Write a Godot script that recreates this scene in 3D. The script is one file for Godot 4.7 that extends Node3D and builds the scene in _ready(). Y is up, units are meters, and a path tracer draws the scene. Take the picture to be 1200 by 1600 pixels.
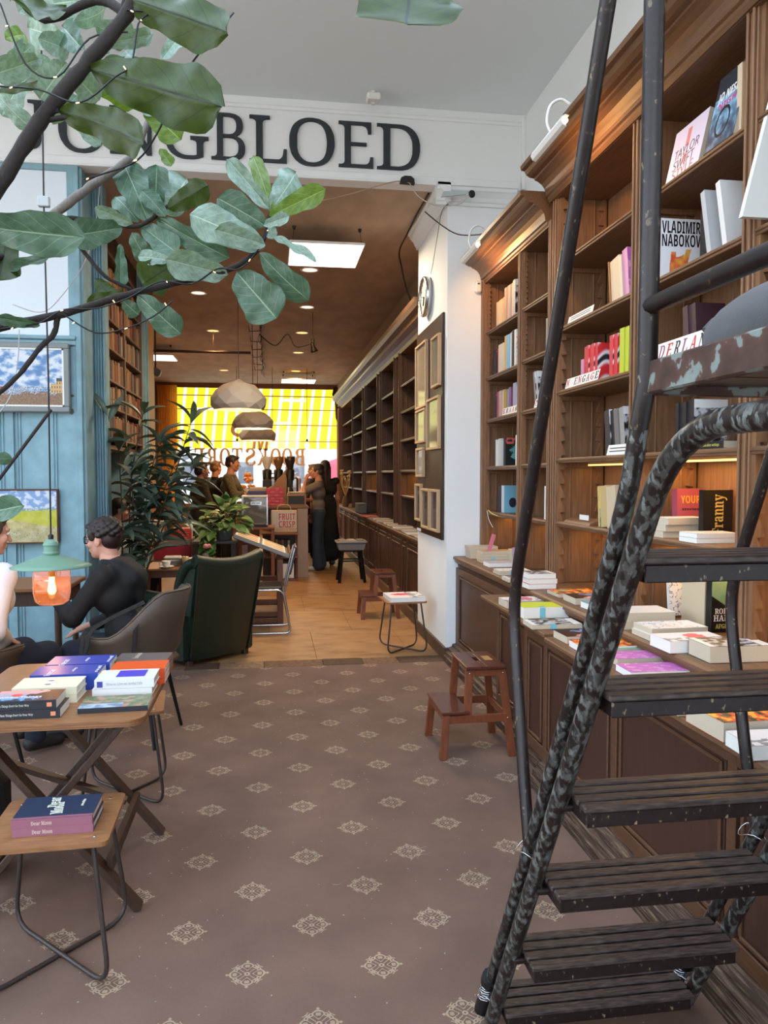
extends Node3D
# A bookshop with a cafe at its far end. Metres, y up; V(x, y, d) is the point d metres into the room.
const PITCH := 0.048296
const YAW := 0.14709
const FOCAL := 1200.0
const EYE := 1.55
var taken := {}
var M := {}
var T := {}
var rng := RandomNumberGenerator.new()

func _ready():
	rng.seed = 7
	set_camera_and_light()
	make_textures()
	make_materials()
	build_shell()
	build_back_shell()
	build_front_bookcases()
	build_ladder()
	build_front_furniture()
	build_shelf_books()
	build_back_furniture()
	build_people()
	build_plants()
	build_lamps()
	build_small_things()

func set_camera_and_light():
	var cam := Camera3D.new(); cam.name = "camera"; add_child(cam)
	cam.position = Vector3(0, EYE, 0)
	cam.rotation = Vector3(-PITCH, -YAW, 0)
	cam.fov = rad_to_deg(2.0 * atan(800.0 / FOCAL)); cam.near = 0.05; cam.far = 300.0
	var we := WorldEnvironment.new(); we.name = "environment"
	var e := Environment.new(); we.environment = e
	e.background_mode = Environment.BG_SKY
	var sm := ProceduralSkyMaterial.new()
	sm.sky_top_color = Color(0.78, 0.86, 0.95); sm.sky_horizon_color = Color(0.88, 0.92, 0.955)
	sm.ground_bottom_color = Color(0.72, 0.71, 0.69); sm.ground_horizon_color = Color(0.74, 0.73, 0.72)
	sm.sun_angle_max = 1.0
	var sky := Sky.new(); sky.sky_material = sm; e.sky = sky
	e.background_energy_multiplier = 6.0
	e.tonemap_mode = Environment.TONE_MAPPER_LINEAR
	e.tonemap_exposure = 1.0
	e.sdfgi_enabled = true; e.ssao_enabled = true; e.ssil_enabled = true
	add_child(we)

# ---------------------------------------------------------------- helpers
func V(x, y, d) -> Vector3: return Vector3(x, y, -d)

func at(px, py, d) -> Vector3:                 # the point seen at that place of the photograph, d metres into the room
	var f := Vector3(sin(YAW) * cos(PITCH), -sin(PITCH), -cos(YAW) * cos(PITCH))
	var r := Vector3(cos(YAW), 0, sin(YAW))
	var u := r.cross(f)
	var ray: Vector3 = f + r * ((px - 600.0) / FOCAL) - u * ((py - 800.0) / FOCAL)
	return Vector3(0, EYE, 0) + ray * (d / -ray.z)

func numbered(n: String) -> String:
	var k: int = taken.get(n, 0); taken[n] = k + 1
	return n if k == 0 else "%s_%03d" % [n, k]

class Mb:
	var st := SurfaceTool.new()
	var any := false
	func _init():
		st.begin(Mesh.PRIMITIVE_TRIANGLES); st.set_smooth_group(-1)
	func sg(g: int) -> Mb: st.set_smooth_group(g); return self
	func vt(p: Vector3, uv := Vector2.ZERO):
		st.set_uv(uv); st.add_vertex(p)
	func tri(a, b, c, ua := Vector2.ZERO, ub := Vector2.ZERO, uc := Vector2.ZERO):   # counter-clockwise seen from outside
		any = true
		vt(a, ua); vt(c, uc); vt(b, ub)
	func quad(a, b, c, d, ua := Vector2(0, 1), ub := Vector2(1, 1), uc := Vector2(1, 0), ud := Vector2(0, 0)):
		tri(a, b, c, ua, ub, uc); tri(a, c, d, ua, uc, ud)
	func face(p: Array, o: Vector3):             # a convex face turned to look along o
		var n: Vector3 = (p[1] - p[0]).cross(p[2] - p[0])
		if n.dot(o) < 0: p.reverse()
		for i in range(1, p.size() - 1): tri(p[0], p[i], p[i + 1])
	func box(c: Vector3, s: Vector3, ch := 0.0, b := Basis.IDENTITY) -> Mb:
		var h := s * 0.5
		var k := minf(ch, 0.45 * minf(s.x, minf(s.y, s.z)))
		var pt := func(a: int, va: float, bb: int, vb: float, cc: int, vc: float) -> Vector3:
			var q := Vector3.ZERO
			q[a] = va; q[bb] = vb; q[cc] = vc
			return c + b * q
		for a in 3:
			var u := (a + 1) % 3
			var w := (a + 2) % 3
			for sa in [-1.0, 1.0]:
				var o := Vector3.ZERO; o[a] = sa
				face([pt.call(a, sa * h[a], u, -h[u] + k, w, -h[w] + k), pt.call(a, sa * h[a], u, h[u] - k, w, -h[w] + k), pt.call(a, sa * h[a], u, h[u] - k, w, h[w] - k), pt.call(a, sa * h[a], u, -h[u] + k, w, h[w] - k)], b * o)
				if k > 0:
					for su in [-1.0, 1.0]:
						var o2 := o; o2[u] = su
						face([pt.call(a, sa * h[a], u, su * (h[u] - k), w, -h[w] + k), pt.call(a, sa * (h[a] - k), u, su * h[u], w, -h[w] + k), pt.call(a, sa * (h[a] - k), u, su * h[u], w, h[w] - k), pt.call(a, sa * h[a], u, su * (h[u] - k), w, h[w] - k)], b * o2)
						if a == 0:
							for sw in [-1.0, 1.0]:
								var o3 := o2; o3[w] = sw
								face([pt.call(a, sa * h[a], u, su * (h[u] - k), w, sw * (h[w] - k)), pt.call(a, sa * (h[a] - k), u, su * h[u], w, sw * (h[w] - k)), pt.call(a, sa * (h[a] - k), u, su * (h[u] - k), w, sw * h[w])], b * o3)
		return self
	func span(x0, x1, y0, y1, d0, d1, ch := 0.0) -> Mb:   # a box by its limits; d runs into the room
		return box(Vector3((x0 + x1) * 0.5, (y0 + y1) * 0.5, -(d0 + d1) * 0.5), Vector3(absf(x1 - x0), absf(y1 - y0), absf(d1 - d0)), ch)
	func bar(a: Vector3, e: Vector3, w: float, h: float, up := Vector3.UP, ch := 0.002) -> Mb:
		var z := (e - a).normalized()
		var x := up.cross(z)
		if x.length() < 1e-4: x = Vector3.RIGHT
		x = x.normalized()
		return box((a + e) * 0.5, Vector3(w, h, (e - a).length()), ch, Basis(x, z.cross(x), z))
	func tube(p: Array, r, n := 8, caps := true) -> Mb:
		st.set_smooth_group(1)
		var rings := []
		var prev := Vector3.ZERO
		for i in p.size():
			var t: Vector3 = ((p[mini(i + 1, p.size() - 1)] - p[i]).normalized() + (p[i] - p[maxi(i - 1, 0)]).normalized()).normalized()
			var x: Vector3
			if i == 0:
				x = t.cross(Vector3.UP if absf(t.y) < 0.9 else Vector3.RIGHT).normalized()
			else:
				x = (prev - t * prev.dot(t)).normalized()
			prev = x
			var y := t.cross(x)
			var rr: float = r[i] if r is Array else r
			var ring := []
			for k in n:
				var a := TAU * k / n
				ring.append(p[i] + (x * cos(a) + y * sin(a)) * rr)
			rings.append(ring)
		for i in p.size() - 1:
			for k in n:
				var k2 := (k + 1) % n
				quad(rings[i][k], rings[i][k2], rings[i + 1][k2], rings[i + 1][k])
		if caps:
			st.set_smooth_group(-1)
			for k in range(1, n - 1):
				tri(rings[0][0], rings[0][k + 1], rings[0][k])
				tri(rings[-1][0], rings[-1][k], rings[-1][k + 1])
		st.set_smooth_group(-1)
		return self
	func lathe(prof: Array, o: Vector3, n := 24, b := Basis.IDENTITY, smooth := true) -> Mb:   # prof: Vector2(radius, height), upwards outside
		st.set_smooth_group(1 if smooth else -1)
		for i in prof.size() - 1:
			for k in n:
				var a := TAU * k / n
				var c := TAU * (k + 1) / n
				var q := []
				for e in [[prof[i], a], [prof[i], c], [prof[i + 1], c], [prof[i + 1], a]]:
					q.append(o + b * Vector3(cos(e[1]) * e[0].x, e[0].y, -sin(e[1]) * e[0].x))
				quad(q[0], q[1], q[2], q[3])
		st.set_smooth_group(-1)
		return self
	func prism(poly: PackedVector2Array, xf: Transform3D, depth: float, smooth := false) -> Mb:   # poly counter-clockwise in xy, pushed along z
		var n := poly.size()
		var p := poly
		if Geometry2D.is_polygon_clockwise(p):
			p = PackedVector2Array(p); p.reverse()
		var ids := Geometry2D.triangulate_polygon(p)
		for i in range(0, ids.size(), 3):
			var a := p[ids[i]]; var b := p[ids[i + 1]]; var c := p[ids[i + 2]]
			if (b - a).cross(c - a) < 0:
				var t := b; b = c; c = t
			tri(xf * Vector3(a.x, a.y, depth), xf * Vector3(b.x, b.y, depth), xf * Vector3(c.x, c.y, depth))
			tri(xf * Vector3(a.x, a.y, 0), xf * Vector3(c.x, c.y, 0), xf * Vector3(b.x, b.y, 0))
		if smooth: st.set_smooth_group(2)
		for i in n:
			var a := p[i]; var b := p[(i + 1) % n]
			quad(xf * Vector3(a.x, a.y, 0), xf * Vector3(b.x, b.y, 0), xf * Vector3(b.x, b.y, depth), xf * Vector3(a.x, a.y, depth))
		st.set_smooth_group(-1)
		return self
	func ball(c: Vector3, r: Vector3, n := 12, b := Basis.IDENTITY) -> Mb:
		var prof := []
		for i in n / 2 + 1:
			var a := -PI / 2 + PI * i / (n / 2)
			prof.append(Vector2(cos(a), sin(a)))
		return lathe(prof, c, n, b * Basis.from_scale(r))
	func mesh() -> ArrayMesh:
		st.index(); st.generate_normals()
		return st.commit()

func mb() -> Mb: return Mb.new()

func meta(o: Node3D, label: String, category := "", group := "", kind := ""):
	if label: o.set_meta("label", label)
	if category: o.set_meta("category", category)
	if group: o.set_meta("group", group)
	if kind: o.set_meta("kind", kind)
	return o

func thing(n: String, label: String, category: String, pos := Vector3.ZERO, turn := 0.0, group := "") -> Node3D:
	var o := Node3D.new(); o.name = numbered(n); add_child(o)
	o.position = pos; o.rotation.y = turn
	return meta(o, label, category, group)

func part(n: String, shape, mat: Material, parent: Node, kind := "") -> MeshInstance3D:
	var o := MeshInstance3D.new(); o.name = n
	o.mesh = shape.mesh() if shape is Mb else shape
	o.material_override = mat
	parent.add_child(o, true)
	if kind: o.set_meta("kind", kind)
	return o

func single(n: String, shape, mat: Material, label: String, category: String, group := "", kind := "") -> MeshInstance3D:
	var o := part(numbered(n), shape, mat, self)
	return meta(o, label, category, group, kind)

func structure(n: String, shape, mat: Material, parent: Node = null, label := "", category := "") -> MeshInstance3D:
	if parent: return part(n, shape, mat, parent)
	var o := part(numbered(n), shape, mat, self)
	return meta(o, label, category, "", "structure")

func piece(n: String, m: Mesh, mat: Material, parent: Node, xf: Transform3D) -> MeshInstance3D:
	var o := part(n, m, mat, parent); o.transform = xf
	return o

func words(txt: String, size: float, depth: float, mat: Material, serif := false, bold := false) -> MeshInstance3D:
	var t := TextMesh.new()
	var f := SystemFont.new(); f.font_names = PackedStringArray(["Droid Serif" if serif else "Droid Sans"])
	if bold: f.font_weight = 700
	t.font = f; t.font_size = 64; t.text = txt; t.pixel_size = size / 64.0; t.depth = depth; t.curve_step = 4.0
	var o := MeshInstance3D.new(); o.name = "lettering"; o.mesh = t; o.material_override = mat
	return o

func lettering(txt: String, size: float, mat: Material, parent: Node, xf: Transform3D, fit := 0.0, serif := false, bold := false, depth := 0.0008):
	var o := words(txt, size, depth, mat, serif, bold)
	var b := o.mesh.get_aabb()
	if fit > 0.0 and b.size.x > 0.0: xf = xf.scaled_local(Vector3(fit / b.size.x, 1, 1))
	o.transform = xf
	parent.add_child(o, true)
	return o

func curve(p: Array, n := 6) -> Array:          # a smooth line through the points
	var out := []
	for i in p.size() - 1:
		var a: Vector3 = p[maxi(i - 1, 0)]; var b: Vector3 = p[i]; var c: Vector3 = p[i + 1]; var d: Vector3 = p[mini(i + 2, p.size() - 1)]
		for k in n:
			out.append(b.cubic_interpolate(c, a, d, float(k) / n))
	out.append(p[-1])
	return out

func on(px, py, y) -> Vector3:                  # where the sight line of that place meets the level y
	var p := at(px, py, 1.0)
	return Vector3(0, EYE, 0) + (p - Vector3(0, EYE, 0)) * ((y - EYE) / (p.y - EYE))

func onx(px, py, x) -> Vector3:                 # where it meets the upright plane at x
	var p := at(px, py, 1.0)
	return Vector3(0, EYE, 0) + (p - Vector3(0, EYE, 0)) * (x / p.x)

func rounded(p: Array, r: float, n := 5) -> Array:   # a polyline with round bends
	var out := [p[0]]
	for i in range(1, p.size() - 1):
		var a: Vector3 = p[i - 1]; var b: Vector3 = p[i]; var c: Vector3 = p[i + 1]
		var k := minf(r, 0.45 * minf((a - b).length(), (c - b).length()))
		var s := b + (a - b).normalized() * k
		var e := b + (c - b).normalized() * k
		for j in n + 1:
			var t := float(j) / n
			out.append(s.lerp(b, t).lerp(b.lerp(e, t), t))
	out.append(p[-1])
	return out

# ---------------------------------------------------------------- textures and materials
func noise_tex(freq: float, lo: float, hi: float, oct := 4, size := 512, kind := FastNoiseLite.TYPE_SIMPLEX_SMOOTH, sd := 1) -> NoiseTexture2D:
	var t := NoiseTexture2D.new()
	var n := FastNoiseLite.new(); n.noise_type = kind; n.frequency = freq; n.fractal_octaves = oct; n.seed = sd
	t.width = size; t.height = size; t.seamless = true; t.noise = n
	var g := Gradient.new(); g.set_color(0, Color(lo, lo, lo)); g.set_color(1, Color(hi, hi, hi))
	t.color_ramp = g
	return t

func ramp_tex(freq: float, stops: Array, oct := 4, sd := 3, size := 512) -> NoiseTexture2D:
	var t := noise_tex(freq, 0, 1, oct, size, FastNoiseLite.TYPE_SIMPLEX_SMOOTH, sd)
	var g := Gradient.new()
	g.offsets = PackedFloat32Array(stops.map(func(s): return s[0])); g.colors = PackedColorArray(stops.map(func(s): return s[1]))
	t.color_ramp = g
	return t

func make_textures():
	T.grain = noise_tex(0.014, 0.77, 1.0, 5)
	T.fine = noise_tex(0.12, 0.8, 1.0, 3)
	T.faint = noise_tex(0.03, 0.96, 1.0, 4)
	T.blotch = noise_tex(0.010, 0.85, 1.0, 5, 512, FastNoiseLite.TYPE_SIMPLEX_SMOOTH, 5)
	T.chips = ramp_tex(0.022, [[0.0, Color(0.13, 0.10, 0.09)], [0.50, Color(0.15, 0.11, 0.10)], [0.60, Color(0.17, 0.13, 0.115)], [0.615, Color(0.42, 0.435, 0.425)], [0.75, Color(0.50, 0.515, 0.50)], [1.0, Color(0.40, 0.42, 0.41)]], 5)
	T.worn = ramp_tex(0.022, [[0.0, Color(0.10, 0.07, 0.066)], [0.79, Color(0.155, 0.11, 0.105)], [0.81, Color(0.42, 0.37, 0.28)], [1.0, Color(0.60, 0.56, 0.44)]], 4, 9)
	T.rust = ramp_tex(0.014, [[0.0, Color(0.20, 0.12, 0.09)], [0.50, Color(0.30, 0.20, 0.16)], [0.58, Color(0.34, 0.23, 0.19)], [0.60, Color(0.46, 0.50, 0.48)], [1.0, Color(0.54, 0.58, 0.55)]], 5, 12)
	T.tread = ramp_tex(0.018, [[0.0, Color(0.16, 0.13, 0.115)], [0.5, Color(0.30, 0.255, 0.235)], [1.0, Color(0.44, 0.39, 0.36)]], 5, 21)
	T.stone = ramp_tex(0.02, [[0.0, Color(0.34, 0.27, 0.21)], [0.5, Color(0.50, 0.39, 0.29)], [1.0, Color(0.60, 0.48, 0.36)]], 5, 31)
	T.boards = ramp_tex(0.010, [[0.0, Color(0.46, 0.33, 0.21)], [0.30, Color(0.585, 0.435, 0.285)], [0.60, Color(0.625, 0.47, 0.31)], [1.0, Color(0.67, 0.51, 0.35)]], 6, 41)
	T.leather = noise_tex(0.09, 0.0, 1.0, 3, 256)
	T.carpet = carpet_image()
	T.leaf = leaf_image(Color(0.33, 0.45, 0.36), Color(0.60, 0.69, 0.57))
	T.leaf_sheen = leaf_image(Color(0.58, 0.68, 0.62), Color(0.76, 0.82, 0.75))  # whitish sheen of the sky put into the blade colour
	T.leaf_under = leaf_image(Color(0.25, 0.325, 0.09), Color(0.12, 0.15, 0.04))
	T.leaf_bright = leaf_image(Color(0.47, 0.58, 0.26), Color(0.70, 0.76, 0.48))

func carpet_image() -> ImageTexture:
	var n := 640
	var data := PackedByteArray(); data.resize(n * n * 3)
	var r := RandomNumberGenerator.new(); r.seed = 3
	var cell := Vector2(0.42, 0.48)
	for y in n:
		for x in n:
			var u := Vector2((x + 0.5) / n, (y + 0.5) / n)
			var best := 9.0
			var q := Vector2.ZERO
			for c in [Vector2(0, 0), Vector2(1, 0), Vector2(0, 1), Vector2(1, 1), Vector2(0.5, 0.5)]:
				var w: Vector2 = (u - c) * cell
				if w.length() < best: best = w.length(); q = w
			var k := 0.93 + 0.14 * r.randf()
			var col := Vector3(0.475, 0.37, 0.315)
			if best < 0.075:
				var s := motif(q / 0.062)
				if s > 0.0: col = col.lerp(Vector3(0.69, 0.60, 0.50), s)
				elif s < 0.0: col = col.lerp(Vector3(0.30, 0.23, 0.20), -s)
			var i := (y * n + x) * 3
			data[i] = int(clampf(col.x * k, 0, 1) * 255); data[i + 1] = int(clampf(col.y * k, 0, 1) * 255); data[i + 2] = int(clampf(col.z * k, 0, 1) * 255)
	return ImageTexture.create_from_image(Image.create_from_data(n, n, false, Image.FORMAT_RGB8, data))

func motif(p: Vector2) -> float:                 # a woven rosette: 1 on the light yarn, below 0 on the dark outline
	var q := Vector2(absf(p.x), absf(p.y))
	if minf(absf(q.x - 1.0) + q.y, absf(q.y - 1.0) + q.x) < 0.10: return 1.0
	var d := p.length()
	if d > 0.97: return 0.0
	if d < 0.15: return 1.0 if d > 0.055 else -0.5
	var ang := atan2(q.y, q.x)
	var c := 0.0
	var h := Vector2(maxf(q.x, q.y), minf(q.x, q.y))          # along and across the nearer axis
	var e := Vector2((h.x - 0.56) / 0.29, h.y / (0.10 + 0.24 * smoothstep(0.25, 0.75, h.x)))
	var el := e.length()
	if el > 0.80 and el < 1.04: c = 1.0
	elif el <= 0.80: c = -0.22
	if Vector2((h.x - 0.62) / 0.12, (h.y - 0.055) / 0.075).length() < 1.0: c = 0.85
	var g := q.rotated(-PI / 4)
	if Vector2((g.x - 0.70) / 0.17, g.y / 0.075).length() < 1.0: c = 0.9
	if absf((Vector2(g.x, absf(g.y)) - Vector2(0.66, 0.16)).length() - 0.085) < 0.032: c = 1.0
	if absf(g.y) < 0.028 and g.x > 0.18 and g.x < 0.52: c = 0.8
	if absf(d - 0.86 - 0.035 * cos(ang * 12.0)) < 0.028 and cos(ang * 8.0) > -0.35: c = 1.0
	if c == 0.0 and d < 0.84: c = -0.12
	return c

func leaf_image(blade: Color, vein: Color) -> ImageTexture:
	var w := 128
	var h := 256
	var im := Image.create(w, h, false, Image.FORMAT_RGB8)
	var nz := FastNoiseLite.new(); nz.seed = 4; nz.frequency = 0.03
	for y in h:
		for x in w:
			var u := (x + 0.5) / w * 2.0 - 1.0
			var v := (y + 0.5) / h
			var s := 0.92 + 0.16 * nz.get_noise_2d(x, y)
			var k := 0.0
			if absf(u) < 0.030: k = 0.9
			var line := fposmod((v + absf(u) * 0.26) * 6.0 + (0.5 if u > 0 else 0.0), 1.0)
			if line < 0.05 and absf(u) < 0.92: k = maxf(k, 0.55)
			var net := fposmod((v - absf(u) * 0.5) * 26.0, 1.0)
			if net < 0.10: k = maxf(k, 0.10)
			im.set_pixel(x, y, (blade * s).lerp(vein, k))
	return ImageTexture.create_from_image(im)

func mk(n: String, c: Color, rough := 0.7, tex: Texture2D = null, scale := Vector3.ONE, metal := 0.0, uv := false) -> StandardMaterial3D:
	var m := StandardMaterial3D.new(); m.resource_name = n
	m.albedo_color = c; m.roughness = rough; m.metallic = metal
	if tex:
		m.albedo_texture = tex
		if not uv: m.uv1_triplanar = true
		m.uv1_scale = scale
	M[n] = m
	return m

func bump(n: String, tex: Texture2D, h: float):
	var m: StandardMaterial3D = M[n]
	m.heightmap_enabled = true; m.heightmap_texture = tex; m.heightmap_scale = h
	return m

func glow(n: String, c: Color, e: float):
	var m := mk(n, Color(0.9, 0.9, 0.9), 0.6)
	m.emission_enabled = true; m.emission = c; m.emission_energy_multiplier = e
	return m

func make_materials():
	mk("carpet", Color(1, 1, 1), 0.95, T.carpet, Vector3.ONE, 0.0, true)
	M.carpet.detail_enabled = true; M.carpet.detail_albedo = T.blotch; M.carpet.detail_blend_mode = BaseMaterial3D.BLEND_MODE_MUL; M.carpet.detail_uv_layer = BaseMaterial3D.DETAIL_UV_2
	var full := Image.create(4, 4, false, Image.FORMAT_RGB8); full.fill(Color.WHITE)
	M.carpet.detail_mask = ImageTexture.create_from_image(full)
	mk("white_wall", Color(0.90, 0.91, 0.91), 0.75)
	mk("ceiling_white", Color(0.90, 0.93, 0.935), 0.85)
	mk("ceiling_brown", Color(0.74, 0.64, 0.55), 0.8, T.blotch, Vector3(0.5, 0.5, 0.25))
	mk("blue_paint", Color(0.53, 0.68, 0.725), 0.55, T.blotch, Vector3(0.9, 0.9, 0.9))
	mk("panel_white", Color(0.86, 0.89, 0.92), 0.6)
	mk("oak", Color(0.56, 0.40, 0.275), 0.5, T.grain, Vector3(6, 0.5, 6))
	mk("oak_long", Color(0.50, 0.36, 0.25), 0.48, T.grain, Vector3(6, 6, 0.5))
	mk("oak_dark", Color(0.40, 0.265, 0.18), 0.45, T.grain, Vector3(9, 9, 0.7))
	mk("cornice_wood", Color(0.47, 0.33, 0.22), 0.4, T.grain, Vector3(8, 8, 0.5))
	mk("door_wood", Color(0.30, 0.185, 0.145), 0.42, T.grain, Vector3(7, 0.5, 7))
	mk("back_wood", Color(0.34, 0.225, 0.155), 0.38, T.grain, Vector3(7, 0.5, 7))
	mk("back_door", Color(0.27, 0.15, 0.105), 0.4, T.grain, Vector3(7, 0.5, 7))
	mk("stool_wood", Color(0.53, 0.285, 0.17), 0.38, T.grain, Vector3(6, 1.2, 6))
	mk("stool_top", Color(0.38, 0.185, 0.13), 0.33, T.grain, Vector3(6, 6, 1.2))
	mk("ply", Color(0.64, 0.44, 0.285), 0.42, T.grain, Vector3(1.2, 8, 8))
	mk("ply_edge", Color(0.55, 0.36, 0.22), 0.6, T.grain, Vector3(1, 40, 1))
	mk("dark_leg", Color(0.29, 0.195, 0.14), 0.5, T.grain, Vector3(6, 1, 6))
	mk("trestle", Color(0.50, 0.31, 0.21), 0.5, T.grain, Vector3(6, 1, 6))
	mk("iron", Color(0.29, 0.25, 0.235), 0.45, T.fine, Vector3(3, 3, 3), 0.3)
	mk("black_metal", Color(0.075, 0.075, 0.085), 0.4, null, Vector3.ONE, 0.3)
	mk("black", Color(0.03, 0.03, 0.03), 0.5)
	mk("ladder_chipped", Color(1, 1, 1), 0.38, T.chips, Vector3(4.5, 2.2, 4.5), 0.25)
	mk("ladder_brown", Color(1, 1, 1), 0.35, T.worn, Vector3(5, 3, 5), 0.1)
	mk("ladder_rust", Color(1, 1, 1), 0.6, T.rust, Vector3(1.7, 1.7, 1.7), 0.1)
	mk("tread", Color(0.86, 0.84, 0.83), 0.4, T.tread, Vector3(2.2, 7, 14)); bump("tread", T.grain, 0.4)
	mk("stone_dark", Color(0.62, 0.58, 0.56), 0.75, T.stone, Vector3(2, 2, 2))
	mk("stone_mid", Color(0.85, 0.80, 0.78), 0.75, T.stone, Vector3(2, 2, 2))
	mk("stone_tan", Color(1, 1, 1), 0.75, T.stone, Vector3(2, 2, 2))
	mk("boards", Color(1, 1, 1), 0.5, T.boards, Vector3(0.5, 1, 0.9))
	mk("boards_b", Color(0.93, 0.91, 0.90), 0.5, T.boards, Vector3(0.7, 1, 0.6))
	mk("boards_c", Color(0.98, 0.93, 0.88), 0.45, T.boards, Vector3(0.4, 1, 1.2))
	mk("sign_ink", Color(0.14, 0.17, 0.19), 0.6)
	mk("chrome", Color(0.75, 0.75, 0.76), 0.2, null, Vector3.ONE, 0.9)
	mk("white_enamel", Color(0.90, 0.90, 0.88), 0.35)
	mk("plastic_white", Color(0.88, 0.88, 0.86), 0.5)
	mk("paper", Color(0.90, 0.89, 0.86), 0.8)
	mk("pages", Color(0.86, 0.80, 0.70), 0.85, T.fine, Vector3(2, 60, 2))
	mk("pages_upright", Color(0.86, 0.79, 0.69), 0.85, T.fine, Vector3(60, 2, 60))
	mk("grey_cloth", Color(0.36, 0.355, 0.36), 0.95, T.fine, Vector3(8, 8, 8)); M.grey_cloth.rim_enabled = true; M.grey_cloth.rim = 0.5
	mk("green_leather", Color(0.115, 0.16, 0.12), 0.36); M.green_leather.uv1_triplanar = true; M.green_leather.uv1_scale = Vector3(5, 5, 5); bump("green_leather", T.leather, 0.25)
	mk("brown_leather", Color(0.36, 0.31, 0.27), 0.5, T.blotch, Vector3(2, 2, 2))
	mk("sage", Color(0.43, 0.57, 0.49), 0.45)
	var glass := mk("glass", Color(0.95, 0.97, 0.97, 0.06), 0.03); glass.transparency = BaseMaterial3D.TRANSPARENCY_ALPHA
	var thin := mk("amber_thin", Color(0.88, 0.56, 0.27, 0.13), 0.08); thin.transparency = BaseMaterial3D.TRANSPARENCY_ALPHA
	glow("led_pale", Color(1.0, 0.84, 0.60), 5.0)
	glow("filament", Color(1.0, 0.72, 0.34), 9.0)
	glow("panel_light", Color(1.0, 0.97, 0.92), 2.2)
	glow("downlight_warm", Color(1.0, 0.74, 0.42), 2.2)
	glow("downlight_cool", Color(1.0, 0.93, 0.84), 1.3)
	glow("led_warm", Color(1.0, 0.76, 0.40), 2.0)
	glow("bulb_pale", Color(1.0, 0.90, 0.66), 3.0)
	glow("fairy", Color(1.0, 0.80, 0.45), 2.0)
	mk("shade_grey", Color(0.80, 0.79, 0.78), 0.75, T.fine, Vector3(3, 3, 3))
	mk("bark", Color(0.19, 0.16, 0.145), 0.85, T.grain, Vector3(14, 6, 14)); bump("bark", T.grain, 0.8)
	mk("bark_light", Color(0.52, 0.48, 0.45), 0.85, T.grain, Vector3(14, 6, 14)); bump("bark_light", T.grain, 0.6)
	for k in ["leaf", "leaf_sheen", "leaf_under", "leaf_bright"]:
		var m := mk(k, Color(1, 1, 1), 0.34, T[k], Vector3.ONE, 0.0, true)
		m.backlight_enabled = true; m.backlight = Color(0.5, 0.55, 0.30)
	M.leaf_under.backlight = Color(0.80, 0.85, 0.45); M.leaf_bright.backlight = Color(0.80, 0.85, 0.45)
	for a in [["reed", Color(0.39, 0.45, 0.38)], ["reed_dark", Color(0.30, 0.36, 0.30)], ["pothos", Color(0.27, 0.42, 0.20)], ["pothos_light", Color(0.38, 0.52, 0.26)]]:
		var m := mk(a[0], a[1], 0.4, T.fine, Vector3(6, 6, 6))
		m.backlight_enabled = true; m.backlight = Color(0.4, 0.45, 0.2)

func tint(c: Color, rough := 0.6) -> StandardMaterial3D:
	var key := "tint_%s_%.2f" % [c.to_html(false), rough]
	if not M.has(key): mk(key, c, rough)
	return M[key]

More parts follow.
